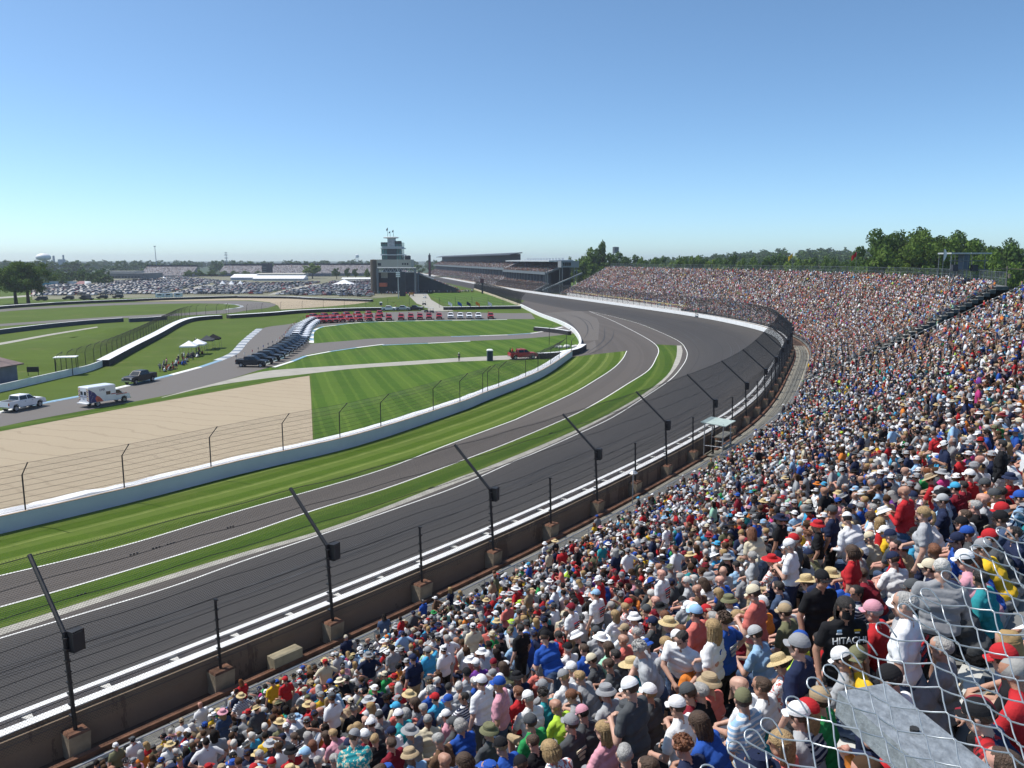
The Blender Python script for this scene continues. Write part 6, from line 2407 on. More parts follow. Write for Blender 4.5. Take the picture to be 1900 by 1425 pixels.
CARM = {k: car_mesh(k) for k in ('sedan', 'suv', 'van', 'truck')}
CARC = {'white': 13, 'silver': 17, 'grey': 18, 'black': 20, 'blue': 9, 'red': 6, 'dark red': 4, 'tan': 4, 'green': 2}
CARA = {k: tri_arrays(m) for k, m in CARM.items()}
KN = {'sedan': 'parked_car', 'suv': 'parked_car', 'van': 'parked_van', 'truck': 'parked_pickup'}
cars = []
y = 428.0
row = 0
while y < 980:
    for side in (0, 1):
        yy = y + side * 5.6
        x = -420.0
        while x < -30:
            x += random.uniform(2.55, 2.95)
            p = Vector((x, yy + random.uniform(-.3, .3), 0.01))
            px, py = PX(p)
            if not (62 < px < 692) or random.random() < 0.07:
                continue
            if mnoise.noise(Vector((x * 0.02, yy * 0.02, 3))) > 0.42:
                continue
            lim = np.interp(px, [60, 240, 433, 690], [550, 547, 546, 551])
            if py > lim or py < np.interp(px, [60, 330, 470, 690], [534, 515, 527, 522]):
                continue
            if abs(px - (497 + (547 - py) * 5.0)) < 14 and px < 612:
                continue
            if abs(px - (335 + (541 - py) * 4.6)) < 12 and px < 400:
                continue
            cars.append((p, PI / 2 * random.choice((0, 2)) + random.gauss(0, 0.04)))
    y += 17.5 + (3.0 if row % 4 == 3 else 0)
    row += 1
cars.sort(key=lambda c: c[0].length)
ADJ = ['nearest', 'second', 'third']
CV, CF_, CC_, cn = [], [], [], 0
for k, (p, rz) in enumerate(cars):
    kind = random.choices(['sedan', 'suv', 'truck', 'van'], [5, 6, 2.2, 1])[0]
    colr = pick(CARC)
    if k < 250:
        o = link(KN[kind], CARM[kind], None, p, rz)
        o.material_slots[0].link = 'OBJECT'
        o.material_slots[0].material = PM[colr]
        kw = {'sedan': 'sedan', 'suv': 'tall estate car', 'truck': 'pickup', 'van': 'van'}[kind]
        tag(o, 'small %s %s in the packed infield car park behind the white barrier' % (colr, kw), 'car', '%s %ss in the infield car park' % (colr, kw))
    else:
        v, t, mi = CARA[kind]
        c, s = math.cos(rz), math.sin(rz)
        V = np.c_[v[:, 0] * c - v[:, 1] * s + p.x, v[:, 0] * s + v[:, 1] * c + p.y, v[:, 2] + p.z]
        CV.append(V)
        CF_.append(t + cn)
        CC_.append(mi * 0 + np.where(mi == 0, list(CARC).index(colr), np.where(mi == 1, 9, 10)))
        cn += len(V)
me = bpy.data.meshes.new('parked_cars')
me.from_pydata(np.concatenate(CV).tolist(), [], np.concatenate(CF_).tolist())
for c in CARC:
    me.materials.append(PM[c])
me.materials.append(M_GLASSF)
me.materials.append(M_TYRE)
me.polygons.foreach_set('material_index', np.concatenate(CC_).astype(np.int32))
tag(link('parked_cars', me), 'mass of distant parked cars filling the infield car park', 'cars', kind='stuff')
print('cars', len(cars))
for k, (x, y, kd) in enumerate(((77, 558, 'van'), (127, 556, 'suv'), (158, 555.5, 'van'), (163, 557, 'sedan'), (190, 554.5, 'suv'), (219, 553.5, 'suv'))):
    o = link(KN[kd], CARM[kd], None, G(x, y, 0.01), PI / 2 + 0.1)
    o.scale = (1.15, 1.15, 1.15)
    o.material_slots[0].link = 'OBJECT'
    o.material_slots[0].material = PM['black']
    tag(o, ['black van alone on the grass right beside the big two trunked tree', 'black estate car second from the big two trunked tree', 'black van standing behind a low dark sedan', 'low dark sedan parked before the black van', 'black estate car right of the dark sedan', 'black estate car nearest the white camper trailers'][k], 'car', 'dark vehicles in a row behind the far barrier')
for k, (x, y) in enumerate(((297, 553.0), (313, 552.5), (331, 552.0))):
    t = thing('camper_trailer', ['white camper trailer nearest the black vehicles', 'white camper trailer in the middle of the three', 'white camper trailer nearest the packed dark cars'][k], 'trailer', G(x, y), 0.05, 'camper trailers behind the far barrier')
    MB().box((0, 0, 1.5), (3.9, 2.4, 2.1)).build('box_body', PM['white'], t)
    MB().box((0.2, -1.21, 1.75), (2.2, 0.04, 0.6)).build('window', M_GLASS, t)
    for sx in (-.7, .7):
        MB().lathe([(0.02, -.1), (.35, -.1), (.35, .1), (.02, .1)], (sx, -1.05, .35), 8, 0, Matrix.Rotation(PI / 2, 3, 'X')).build('wheel', M_TYRE, t)
# ================================================================ trees, far buildings, grandstands down the straight
def leaf_mat(name, c1, c2, c3):
    nb = NB(name, 0.75)
    oi = nb.n('ShaderNodeObjectInfo')
    f = nb.noise(0.45, detail=3)
    g = nb.noise(3.0, detail=4)
    c = nb.mix(f, c1, c2)
    c = nb.mix(nb.math('MULTIPLY', g, 0.5), c, c3)
    hs = nb.n('ShaderNodeHueSaturation', Value=nb.math('ADD', 0.85, nb.math('MULTIPLY', oi.outputs['Random'], 0.35)), Color=c)
    tr = nb.nt.nodes.new('ShaderNodeBsdfTranslucent')
    nb.nt.links.new(hs.outputs[0], tr.inputs[0])
    mx = nb.nt.nodes.new('ShaderNodeMixShader')
    mx.inputs[0].default_value = 0.25
    nb.out(hs.outputs[0])
    nb.nt.links.new(nb.b.outputs[0], mx.inputs[1])
    nb.nt.links.new(tr.outputs[0], mx.inputs[2])
    nb.nt.links.new(mx.outputs[0], nb.nt.nodes['Material Output'].inputs[0])
    return nb.m


M_LEAF = leaf_mat('leaf_mid', (0.072, 0.130, 0.018), (0.11, 0.18, 0.028), (0.15, 0.21, 0.05))
M_LEAFD = leaf_mat('leaf_dark', (0.045, 0.092, 0.018), (0.075, 0.13, 0.026), (0.10, 0.155, 0.038))
M_LEAFB = leaf_mat('leaf_bright', (0.12, 0.19, 0.02), (0.16, 0.23, 0.03), (0.19, 0.24, 0.05))
M_BARK = mat('bark', (0.085, 0.065, 0.045), 0.95, var=0.35, scale=3, bump=0.7)


def crown_data(seed, rx, rz, nclump, nleaf, leaf, squash=1.0, m=None, core=True):
    """leaf-sized faces gathered in clumps through an uneven crown, centred on the origin"""
    r = np.random.default_rng(seed)
    cl = []
    while len(cl) < nclump:
        q = r.normal(size=3)
        q /= np.linalg.norm(q)
        rad = r.uniform(0.25, 0.86) ** 0.6
        c = q * rad * np.array([rx, rx, rz])
        c *= 1 + 0.22 * r.normal()
        if c[2] < -rz * 0.85:
            continue
        cl.append((c, r.uniform(0.20, 0.36) * rx))
    V, F = [], []
    per = nleaf // nclump
    for c, cr in cl:
        d = r.normal(size=(per, 3))
        d /= np.linalg.norm(d, axis=1)[:, None]
        p = c + d * cr * (r.uniform(0.45, 1.05, size=(per, 1))) * np.array([1, 1, 0.8])
        a = r.normal(size=(per, 3)) * 0.8 + d
        a /= np.linalg.norm(a, axis=1)[:, None]
        u = np.cross(a, r.normal(size=(per, 3)))
        u /= np.linalg.norm(u, axis=1)[:, None]
        w = np.cross(a, u)
        sz = leaf * r.uniform(0.6, 1.3, size=(per, 1))
        q = np.stack([p - u * sz, p - w * sz * 0.7, p + u * sz, p + w * sz * 0.7], 1)
        o = sum(len(v) for v in V)
        V.append(q.reshape(-1, 3))
        F.append(np.arange(per * 4).reshape(-1, 4) + o)
    return np.concatenate(V), np.concatenate(F)


def crown_mesh(name, m, *a, **k):
    v, f = crown_data(*a, **k)
    me = bpy.data.meshes.new(name)
    me.from_pydata(v.tolist(), [], f.tolist())
    me.materials.append(m)
    return me


CR = {'big': crown_mesh('crown', M_LEAF, 3, 1.0, 0.95, 60, 11000, 0.045), 'big2': crown_mesh('crown', M_LEAFD, 8, 1.0, 1.05, 60, 11000, 0.045), 'mid': crown_mesh('crown', M_LEAF, 5, 1.0, 0.9, 30, 3200, 0.075),
      'mid2': crown_mesh('crown', M_LEAFD, 6, 1.0, 1.0, 30, 3200, 0.075), 'bright': crown_mesh('crown', M_LEAFB, 12, 1.0, 0.85, 30, 3200, 0.075), 'tall': crown_mesh('crown', M_LEAFD, 14, 0.7, 1.35, 34, 3600, 0.07)}


def trunk_mesh(seed):
    r = random.Random(seed)
    b = MB()
    b.tube([(0, 0, 0), (0.01, 0.0, 0.3), (0.0, 0.02, 0.62)], [0.075, 0.05, 0.035], 8)
    for k in range(6):
        a = k * 1.05 + r.random()
        z = 0.26 + 0.05 * k
        b.tube([(0, 0, z), (0.12 * math.cos(a), 0.12 * math.sin(a), z + 0.12), (0.3 * math.cos(a), 0.3 * math.sin(a), z + 0.3)], [0.026, 0.018, 0.008], 5)
    return b.data('trunk', [M_BARK], smooth=True)


TR = [trunk_mesh(1), trunk_mesh(2)]


def tree(p, h, r, kind, label, group=None, cz=0.62, name='tree'):
    t = thing(name, label, 'tree', p, random.uniform(0, 6), group)
    k = link('trunk', TR[random.randint(0, 1)], t)
    k.scale = (h * 0.55, h * 0.55, h)
    c = link('crown', CR[kind], t, loc=(0, 0, h * cz))
    hz = h * (1 - cz) / (1.08 if kind != 'tall' else 1.45)
    c.scale = (r, r, hz)
    return t


# two cottonwoods far left
tree(G(30, 564), 20.5, 9.0, 'big', 'big leafy tree at the left edge, the left one of two standing together', cz=0.60)
tree(G(53, 564), 20.5, 9.6, 'big', 'big leafy tree at the left edge with a forked trunk, right of its twin', cz=0.60)
# dark grove behind the far stand
for k, (x, ty, Y, w, kd, lb) in enumerate(((1632, 430, 275, 36, 'big2', 'tall dark tree at the left shoulder of the grove behind the far stand'), (1668, 428, 285, 40, 'big2', 'tall dark tree second from the left in the grove behind the far stand'),
        (1700, 419, 270, 46, 'big', 'tallest tree of the dark grove behind the far stand'), (1740, 424, 275, 44, 'big2', 'wide dark tree right of the tallest one in the grove'), (1778, 432, 270, 40, 'big', 'dark tree behind the steel camera scaffold'), (1806, 430, 280, 40, 'big2', 'dark tree at the right shoulder of the grove behind the scaffold'),
        (1620, 462, 262, 34, 'mid', 'lower tree at the left foot of the dark grove'), (1665, 480, 255, 26, 'bright', 'light green bushy tree just above the top rail of the far stand'), (1858, 446, 290, 30, 'big2', 'dark tree with a small pointed top right of the scaffold'), (1890, 458, 270, 32, 'mid2', 'dark tree at the right edge behind the utility pole'),
        (1840, 470, 240, 26, 'mid', 'green tree between the scaffold and the utility pole'), (1880, 486, 230, 26, 'mid', 'low green tree behind the utility pole at the right edge'))):
    top = AT(x, ty, Y)
    tree(Vector((top.x, Y, 0)), top.z, w * Y / 1480 * 1.32, kd, lb, cz=0.56)
# group at the end of the straight's stands
for k, (x, ty, Y, w, kd, lb) in enumerate(((1086, 460, 520, 25, 'mid', 'round olive green tree beside the end of the double deck grandstand'), (1113, 451, 530, 18, 'mid2', 'tall narrow tree topping the group at the end of the straight'), (1098, 476, 500, 24, 'mid', 'lower leafy tree in front of the narrow tall one'),
        (1145, 470, 520, 25, 'mid2', 'dark tree below the water tank on legs'), (1172, 476, 540, 25, 'mid2', 'dark tree right of the water tank on legs'), (1058, 476, 620, 9, 'mid', 'small tree peeping over the grandstand roof'))):
    top = AT(x, ty, Y)
    tree(Vector((top.x, Y, 0)), top.z, w * Y / 1480 * 1.15, kd, lb, cz=0.50)
tl_ = 'tree in the belt behind the far stand, one of many alike'
for k in range(72):
    x = 1185 + 430 * (k + random.random() * 0.8) / 72
    ty = random.uniform(473, 490)
    Y = random.uniform(0, 90) + (500 if x < 1260 else 440 if x < 1340 else 380)
    top = AT(x, ty, Y)
    tree(Vector((top.x, Y, 0)), max(9, top.z), random.uniform(14, 23) * Y / 1480, random.choice(['mid', 'mid2', 'mid', 'bright']), tl_, 'trees in the belt behind the far stand', cz=0.55)
for k, (x, ty, by, w, kd, lb) in enumerate(((580, 486, 517, 17, 'bright', 'bright green round tree behind the packed car park'), (349, 501, 516, 9, 'mid', 'first small tree in the row before the far crowd, from the left'), (369, 500, 515, 9, 'mid', 'second small tree in the row before the far crowd, from the left'), (392, 501, 514, 9, 'mid', 'third small tree in the row before the far crowd, from the left'),
        (414, 502, 513, 8, 'mid', 'fourth small tree in the row before the far crowd, from the left'), (436, 502, 513, 8, 'mid', 'fifth small tree left of the white gabled tent'), (458, 502, 513, 8, 'mid', 'sixth small tree just behind the white gabled tent'), (481, 502, 512, 7, 'mid', 'seventh small tree left of the dark scoreboard block'),
        (625, 498, 518, 8, 'mid2', 'small tree left of the white pyramid tent'), (645, 498, 518, 7, 'mid2', 'small tree behind the peak of the white pyramid tent'), (660, 499, 518, 7, 'mid2', 'small tree right of the white pyramid tent'), (683, 498, 519, 7, 'mid', 'small tree touching the brown round tower'), (240, 512, 519, 10, 'mid2', 'low bush like tree before the long grey building'))):
    b0 = G(x, by)
    top = AT(x, ty, b0.y)
    tree(b0, top.z, w * b0.y / 1480, kd, lb, cz=0.55)

# woods: far-off masses
def woods(name, label, pts, seed):
    r = random.Random(seed)
    bases = {k: crown_data(40 + k, 1.0, 0.85, 12, 260, 0.17) for k in range(3)}
    V, F, n = [], [], 0
    for (p, rad, h) in pts:
        v, f = bases[r.randint(0, 2)]
        a = r.uniform(0, 6.28)
        c, s = math.cos(a), math.sin(a)
        q = np.c_[(v[:, 0] * c - v[:, 1] * s) * rad + p.x, (v[:, 0] * s + v[:, 1] * c) * rad + p.y, v[:, 2] * h * 0.5 + h * 0.55 + p.z]
        V.append(q)
        F.append(f + n)
        n += len(q)
    me = bpy.data.meshes.new(name)
    me.from_pydata(np.concatenate(V).tolist(), [], np.concatenate(F).tolist())
    me.materials.append(M_LEAFD)
    tag(link(name, me), label, 'woods', kind='stuff')


def hill_h(x, y):
    f = max(0.0, min(1.0, (y - 520) / 700)) * max(0.0, min(1.0, (x - 0.10 * y) / (0.25 * y + 1)))
    return 34.0 * f * (0.75 + 0.35 * mnoise.noise(Vector((x * 0.0016, y * 0.0016, 2.0))))


b = MB()
L = []
for y in np.linspace(480, 2600, 26):
    L.append([Vector((x, y, hill_h(x, y) - 0.3)) for x in np.linspace(-0.05 * y, 1.3 * y, 40)])
structure(MB().loft(L).build('hills', M_FIELD, smooth=True))
pts = []
for k in range(900):
    y = 480 + 1900 * random.random() ** 1.3
    x = random.uniform(0.11, 0.80) * y
    pts.append((Vector((x, y, hill_h(x, y) - 1)), random.uniform(7, 12), random.uniform(11, 18)))
woods('far_woods', 'dark green wooded hills along the horizon behind the far stand', pts, 4)
pts = []
for k in range(520):
    y = random.uniform(1150, 2600)
    x = random.uniform(-0.80, 0.12) * y
    pts.append((Vector((x, y, -1)), random.uniform(9, 14), random.uniform(15, 22) + max(0, (y - 1700) / 250)))
for k in range(60):
    y = random.uniform(640, 820)
    x = random.uniform(-0.62, -0.555) * y if k % 3 else random.uniform(-0.60, -0.50) * y
    pts.append((Vector((x, y, -1)), random.uniform(5, 8), random.uniform(10, 15)))
woods('far_woods', 'low band of dark woods along the horizon beyond the infield', pts, 5)
pts = []
for k in range(150):
    x = 1835 + random.random() * 120
    Y = random.uniform(92, 150)
    q = AT(x, 548, Y)
    pts.append((Vector((q.x, Y, 0)), random.uniform(2.5, 4.0), random.uniform(11.5, 13.5)))
woods('clipped_thicket', 'dense green thicket right of the far stand, level with the aisle rail', pts, 6)

# -------------------------------------------------- stands down the straight
M_ROOF = mat('stand_roof', (0.045, 0.055, 0.07), 0.7, var=0.2, scale=0.1)
M_PALER = mat('roof_edge_pale', (0.42, 0.45, 0.46), 0.6, var=0.1)
M_DK = mat('far_dark_steel', (0.028, 0.033, 0.042), 0.8, var=0.3, scale=0.3)  # plain dark tone for far walls, screens and window panels
M_SEATS = mat('seat_rows', (0.20, 0.19, 0.20), 0.8, var=0.4, scale=0.8)


def far_stand(label, u0, u1, parts, roof, cols, nrow_lo, nrow_up, fascia=False):
    t = thing('grandstand', label, 'grandstand')
    U = list(np.linspace(u0, u1, max(2, int((u1 - u0) / 25))))

    def slab(nm, prof, m):
        lines = [[W(u, s, z) for u in U] for s, z in prof]
        b = MB().loft(lines, closed=True)
        for e in (0, -1):
            b.add([l[e] for l in lines], [tuple(range(len(lines)))])
        return b.build(nm, m, t)
    (s0, z0, s1, z1), (s2, z2, s3, z3) = parts
    slab('lower_deck', [(s0, z0), (s1, z1), (s1, z1 - 1), (s0, z0 - 1)], M_SEATS)
    slab('upper_deck', [(s2, z2), (s3, z3), (s3, z3 - 1.2), (s2, z2 - 1.2)], M_SEATS)
    slab('deck_fascia', [(s2 - 0.3, z2 - 1.3), (s2 - 0.3, z2 + 0.5), (s2 - 0.05, z2 + 0.5), (s2 - 0.05, z2 - 1.3)], M_GREYST)
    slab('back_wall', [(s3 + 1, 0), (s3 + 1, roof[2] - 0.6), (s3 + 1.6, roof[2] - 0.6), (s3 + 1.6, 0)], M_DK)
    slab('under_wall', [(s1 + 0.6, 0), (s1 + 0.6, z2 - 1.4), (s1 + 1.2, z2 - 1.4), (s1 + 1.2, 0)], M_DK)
    slab('roof', [(roof[0], roof[1]), (roof[0], roof[1] + 0.7), (s3 + 3, roof[2] + 0.7), (s3 + 3, roof[2])], [M_ROOF] if not fascia else [M_PALER])
    b = MB()
    n = 0
    for u in np.arange(u0 + 1, u1, cols):
        if n >= 40:
            break
        MB().box(W(u, s2 + 1.0, (z2 - 1.3) / 2), (0.6, 0.6, z2 - 1.3)).build('column', M_GREYST, t)
        n += 1
    its = []
    for (a0, b0, a1, b1, nr) in ((s0, z0, s1, z1, nrow_lo), (s2, z2, s3, z3, nrow_up)):
        for i in range(nr):
            f = (i + 0.4) / nr
            u = u0 + 1
            while u < u1 - 1:
                u += random.uniform(0.7, 1.15)
                if random.random() < 0.1:
                    continue
                its.append((W(u, a0 + (a1 - a0) * f, b0 + (b1 - b0) * f + 0.1 - 0.3), face_in(u), False))
    return t, its


LOD_T[4] = 22
_, it1 = far_stand('double deck grandstand with pale roof edge and tall columns where the straight ends', 518, 655, ((4.5, 1.0, 15, 6.2), (13, 12.6, 27, 18.0)), (15, 19.2, 19.6), 9.0, 13, 13, True)
_, it2 = far_stand('long high dark roofed double deck grandstand further down the straight', 658, 1180, ((4.5, 1.2, 17, 7.5), (15, 13.8, 26, 18.5)), (19, 24.0, 25.5), 14.0, 12, 8)
its = it1 + [q for q in it2 if random.random() < 0.55]
crowd_add(its, 4)
# end building and ramp of the nearer double deck
b = MB()
b.hexa([W(508, 20, 15.8), W(516, 20, 15.8), W(516, 31, 15.8), W(508, 31, 15.8)], [W(508, 20, 19.6), W(516, 20, 19.6), W(516, 31, 19.6), W(508, 31, 19.6)], 0)
for k in range(4):
    b.box(W(507.95, 21.5 + k * 1.3, 17.8), (0.3, 1.0, 2.0), wang(508), 1)
for s in (12, 21, 30):
    for u in (509, 515):
        b.tube([W(u, s, 0), W(u, s, 15.8)], 0.3, 6, 2)
b.hexa([W(504, 8, 2.0), W(507, 8, 2.0), W(507, 32, 12.0), W(504, 32, 12.0)], [W(504, 8, 2.8), W(507, 8, 2.8), W(507, 32, 12.8), W(504, 32, 12.8)], 2)
tag(b.build('control_cabin', [mat('pale_grey_panel', (0.22, 0.24, 0.26), 0.7), M_GLASS, M_GREYST]), 'grey boxy cabin with dark windows and a ramp beside the double deck grandstand', 'cabin')
for k in range(26):
    if k % 2 == 0:
        b = MB()
        b.box(W(520 + k * 4, 24, 20.8), (1.4, 1.0, 1.2), 0, 0)
        tag(b.build('roof_unit', M_WALLW), 'white roof unit in the row on top of the pale edged grandstand roof', 'roof unit', 'roof units on the grandstand')

# pit side: stand, podium block, tower
PY = 486.0


def fx(x, Y):
    return (x - 950) / 1480 * Y * 0.9885


def bx(b, x0, x1, y0, y1, Y, depth, m=0):
    """box seen between picture columns and rows at distance Y"""
    a, c = AT(x0, y1, Y), AT(x1, y0, Y)
    b.box(((a.x + c.x) / 2, Y + depth / 2, (a.z + c.z) / 2), (abs(c.x - a.x), depth, abs(c.z - a.z)), m=m)


PT = thing('pagoda_tower', 'tiered green glass control tower with flag masts above the infield', 'tower')
TY = 560.0
M_TG = mat('tower_green_glass', (0.05, 0.17, 0.17), 0.15, spec=0.6, var=0.3, scale=0.25)
M_TW = mat('tower_white', (0.50, 0.53, 0.53), 0.6, var=0.08)
M_TD = mat('tower_dark', (0.05, 0.06, 0.065), 0.7, var=0.2)
for y0, y1, x0, x1, nm, m in ((449.5, 457, 707, 745, 'glass_storey', M_TG), (462, 471.5, 708, 745, 'glass_storey', M_TG), (474, 483, 709, 745, 'glass_storey', M_TG)):
    b = MB()
    bx(b, x0, x1, y0, y1, TY, 14, 0)
    for k in range(8):
        xx = x0 + (x1 - x0) * k / 7
        bx(b, xx - .35, xx + .35, y0, y1, TY - 0.25, 0.2, 1)
    b.build(nm, [m, M_TD], PT)
for y0, y1, x0, x1 in ((459.5, 461.5, 706, 747), (472, 473.8, 706, 748), (457.2, 459.2, 708, 744)):
    b = MB()
    bx(b, x0, x1, y0, y1, TY - 1.5, 17)
    b.build('balcony_slab', M_TW, PT)
b = MB()
bx(b, 719, 732, 441, 457, TY - 0.8, 6, 0)
bx(b, 707.5, 719, 450, 452.5, TY - 0.6, 3, 1)
bx(b, 732, 744, 447, 452.5, TY - 0.6, 3, 1)
bx(b, 721, 731, 445, 456, TY - 1.0, .15, 2)
b.build('sign_block', [M_TW, M_TD, mat('pale_sign', (0.42, 0.42, 0.43), 0.5, var=0.4, scale=0.7)], PT)
b = MB()
p0 = AT(725.5, 441.5, TY + 3)
b.lathe([(0.2, 0.9), (4.5, 0.75), (5.4, 0.3), (5.2, -0.2), (1.5, -0.5), (0.1, -0.5)], p0, 20)
b.build('top_roof', M_TW, PT)
b = MB()
bx(b, 719, 735, 462, 483, TY - 1.0, 3)
b.build('stair_core', M_TD, PT)
for x, hh in ((719.5, 13), (730, 10), (724, 8)):
    p0 = AT(x, 440, TY + 3)
    b = MB().tube([p0, p0 + up * hh * 0.5], 0.13, 5)
    b.add([p0 + up * hh * 0.5, p0 + up * hh * 0.38, p0 + Vector((-0.9, -0.5, hh * 0.30)), p0 + Vector((-0.8, -0.4, hh * 0.42))], [(0, 1, 2, 3)], 1)
    b.build('flag_mast', [M_TD, CM['navy']], PT)
for x0, x1 in ((712, 741),):
    b = MB()
    bx(b, x0, x1, 483, 546, TY + 1, 12)
    b.build('shaft', M_TD, PT)

BL = thing('podium_building', 'cream topped building on columns with a steel truss below the tower', 'building')
M_CREAM = mat('cream_panel', (0.42, 0.40, 0.34), 0.7, var=0.08)
b = MB()
bx(b, 699, 762, 481.5, 496.5, PY, 16)
for k in range(3):
    bx(b, 746 + 4.5 * k, 748.6 + 4.5 * k, 488, 491.5, PY - 0.1, .2, 1)
bx(b, 701, 707, 488, 493, PY - .1, .2, 1)
b.build('upper_storey', [M_CREAM, M_DK], BL)
b = MB()
for k in range(9):
    xa, xb = 702 + 7.5 * k, 705.75 + 7.5 * k
    b.tube([AT(xa, 504.5, PY - 1), AT(xb, 497.5, PY - 1), AT(xb + 3.75, 504.5, PY - 1)], 0.16, 4)
b.tube([AT(700, 497, PY - 1), AT(772, 497, PY - 1)], 0.25, 4)
b.tube([AT(700, 505, PY - 1), AT(772, 505, PY - 1)], 0.25, 4)
b.build('truss', M_PALER, BL)
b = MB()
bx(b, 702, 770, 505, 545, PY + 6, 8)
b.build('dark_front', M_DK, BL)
b = MB()
bx(b, 707, 719, 505, 516, PY + 5.7, .2)
b.build('concrete_panel', M_CREAM, BL)
for x in (700.5, 770.5):
    b = MB()
    bx(b, x - 1.3, x + 1.3, 498, 545, PY - 1.5, 1)
    b.build('column', M_GREYST, BL)
b = MB()
c0 = AT(694, 545, PY)
b.lathe([(2.2, 0), (2.2, AT(694, 482, PY).z), (0.1, AT(694, 481, PY).z)], (c0.x, PY + 2, 0), 14)
b.build('round_tower', mat('brown_tower', (0.115, 0.095, 0.075), 0.8, var=0.15), BL)
b = MB()
bx(b, 704, 717, 525, 532, PY - 2, 4)
b.build('orange_awning', mat('awning_orange', (0.50, 0.12, 0.06), 0.8), BL)
b = MB()
for k, x in enumerate((753, 757)):
    c0 = AT(x, 478, PY)
    b.lathe([(0.1, 0), (1.2, 0), (1.3, 2.2), (0.6, 2.6), (0.1, 2.6)], (c0.x, PY + 3, AT(x, 482, PY).z), 8)
b.build('roof_tank', M_DK, BL)
b = MB()
bx(b, 741.5, 751.5, 504.5, 553, 452, 1.2)
tag(b.build('screen_tower', M_DK), 'tall dark back of a video screen standing before the podium building', 'screen')
b = MB()
g = G(739.5, 553.5)
top = AT(738, 480, g.y)
b.tube([g, (g.x, g.y, top.z)], [0.30, 0.12], 6)
for k in range(3):
    b.box((g.x, g.y - .3, AT(738, 506 + 3.4 * k, g.y).z), (2.2, 0.5, 0.7), m=1)
tag(b.build('light_pole', [M_PALER, M_WALLW]), 'pale light pole with clustered lamps in front of the dark screen', 'light pole')
# pit side grandstand, its white stringer and crowd
ST2 = thing('grandstand', 'sloping pit side grandstand with a white stringer right of the podium building', 'grandstand')
b = MB()
za, zb_ = AT(775, 508, PY), AT(800, 529, PY)
hi_, lo_ = AT(771, 509, 500), AT(862, 540, 500)
U2 = np.linspace(500, 980, 30)
La, Lb, Lc = [], [], []
its = []
for y in U2:
    xr = fx(771, PY) - 0.205 * (y - 500) * 1.0
    La.append(Vector((xr, y, 11.5)))
    Lb.append(Vector((xr + 26, y, 1.6)))
    Lc.append(Vector((xr, y, 0)))
b.loft([La, Lb, [Vector((p.x, p.y, 0)) for p in Lb], Lc], closed=True)
b.add([La[0], Lb[0], Vector((Lb[0].x, Lb[0].y, 0)), Lc[0]], [(0, 1, 2, 3)], 1)
b.build('seating_deck', [M_SEATS, M_DK], ST2)
b = MB()
b.tube([La[0] + Vector((-.5, -.4, 0.6)), La[0] + Vector((9.5, -.4, -3.2))], 0.7, 4)
b.tube([La[0] + Vector((-.5, -.4, 0.6)), La[0] + Vector((-.5, -.4, -11.5))], 0.6, 4)
b.build('stringer', MATS['pale_grey_panel'], ST2)
for i in range(16):
    f = (i + .5) / 16
    y = 502.0
    while y < 960:
        y += random.uniform(0.7, 1.3)
        xr = fx(771, PY) - 0.205 * (y - 500)
        if random.random() < 0.7:
            its.append((Vector((xr + 26 * f, y, 11.5 - 9.9 * f - 0.2)), 1.4 * -1, False))
for k in range(160):
    x = random.uniform(770, 880)
    its.append((G(x, 543 + random.uniform(-1.5, 1.0)), random.uniform(0, 6), True))
for k in range(80):
    its.append((G(random.uniform(640, 770), 546 + random.uniform(-1.5, 2.5)), random.uniform(0, 6), True))
crowd_add(its, 4)
# scoring pylon
b = MB()
g = AT(797, 512, 720)
bx(b, 795.2, 798.8, 473, 512, 720, 2, 0)
bx(b, 796.2, 797.8, 470, 473, 720, 1, 0)
for k in range(10):
    bx(b, 795.4, 798.6, 486 + 2.4 * k, 487.2 + 2.4 * k, 719.8, .2, 1)
bx(b, 795.8, 798.2, 512, 540, 721, 1, 0)
tag(b.build('scoring_pylon', [mat('pylon_dark', (0.05, 0.04, 0.05), 0.6), mat('pylon_red', (0.30, 0.05, 0.05), 0.6)]), 'thin dark and red scoring pylon rising over the pit side stand', 'pylon')
b = MB()
bx(b, 891, 898, 517, 525, 455, .6, 0)
bx(b, 893.5, 896.5, 525, 545, 455, .6, 1)
tag(b.build('trackside_board', [mat('board_maroon', (0.12, 0.035, 0.045), 0.6), M_DK]), 'dark maroon board on a post beside the pit wall fence', 'board')
b = MB()
bx(b, 806, 862, 512.5, 514.5, 700, 1)
b.build('pit_wall', MATS['tan_wall'])
tag(bpy.data.objects['pit_wall.001'] if 'pit_wall.001' in bpy.data.objects else bpy.data.objects['pit_wall'], 'thin pale wall far down the pit lane', 'wall')

# -------------------------------------------------- far side of the infield
def far_bank(label, x0, x1, yt, yb, Y):
    t = thing('grandstand', label, 'grandstand')
    a, c = AT(x0, yb, Y), AT(x1, yb, Y)
    zt = AT(x0, yt, Y + 18).z
    z0 = max(1.0, a.z)
    MB().hexa([(a.x, Y, 0), (c.x, Y, 0), (c.x, Y + 22, 0), (a.x, Y + 22, 0)], [(a.x, Y, z0), (c.x, Y, z0), (c.x, Y + 22, zt), (a.x, Y + 22, zt)]).build('seating_deck', M_SEATS, t)
    b = MB()
    b.box(((a.x + c.x) / 2, Y + 23, zt + 1), (c.x - a.x, 0.5, 2.6))
    b.build('back_fence', M_DK, t)
    its = []
    n = int((c.x - a.x) * 14 / 1.6)
    for _ in range(n):
        f = random.random()
        its.append((Vector((random.uniform(a.x, c.x), Y + 21 * f, z0 + (zt - z0) * f - 0.2)), random.uniform(0, 6), False))
    crowd_add(its, 4)


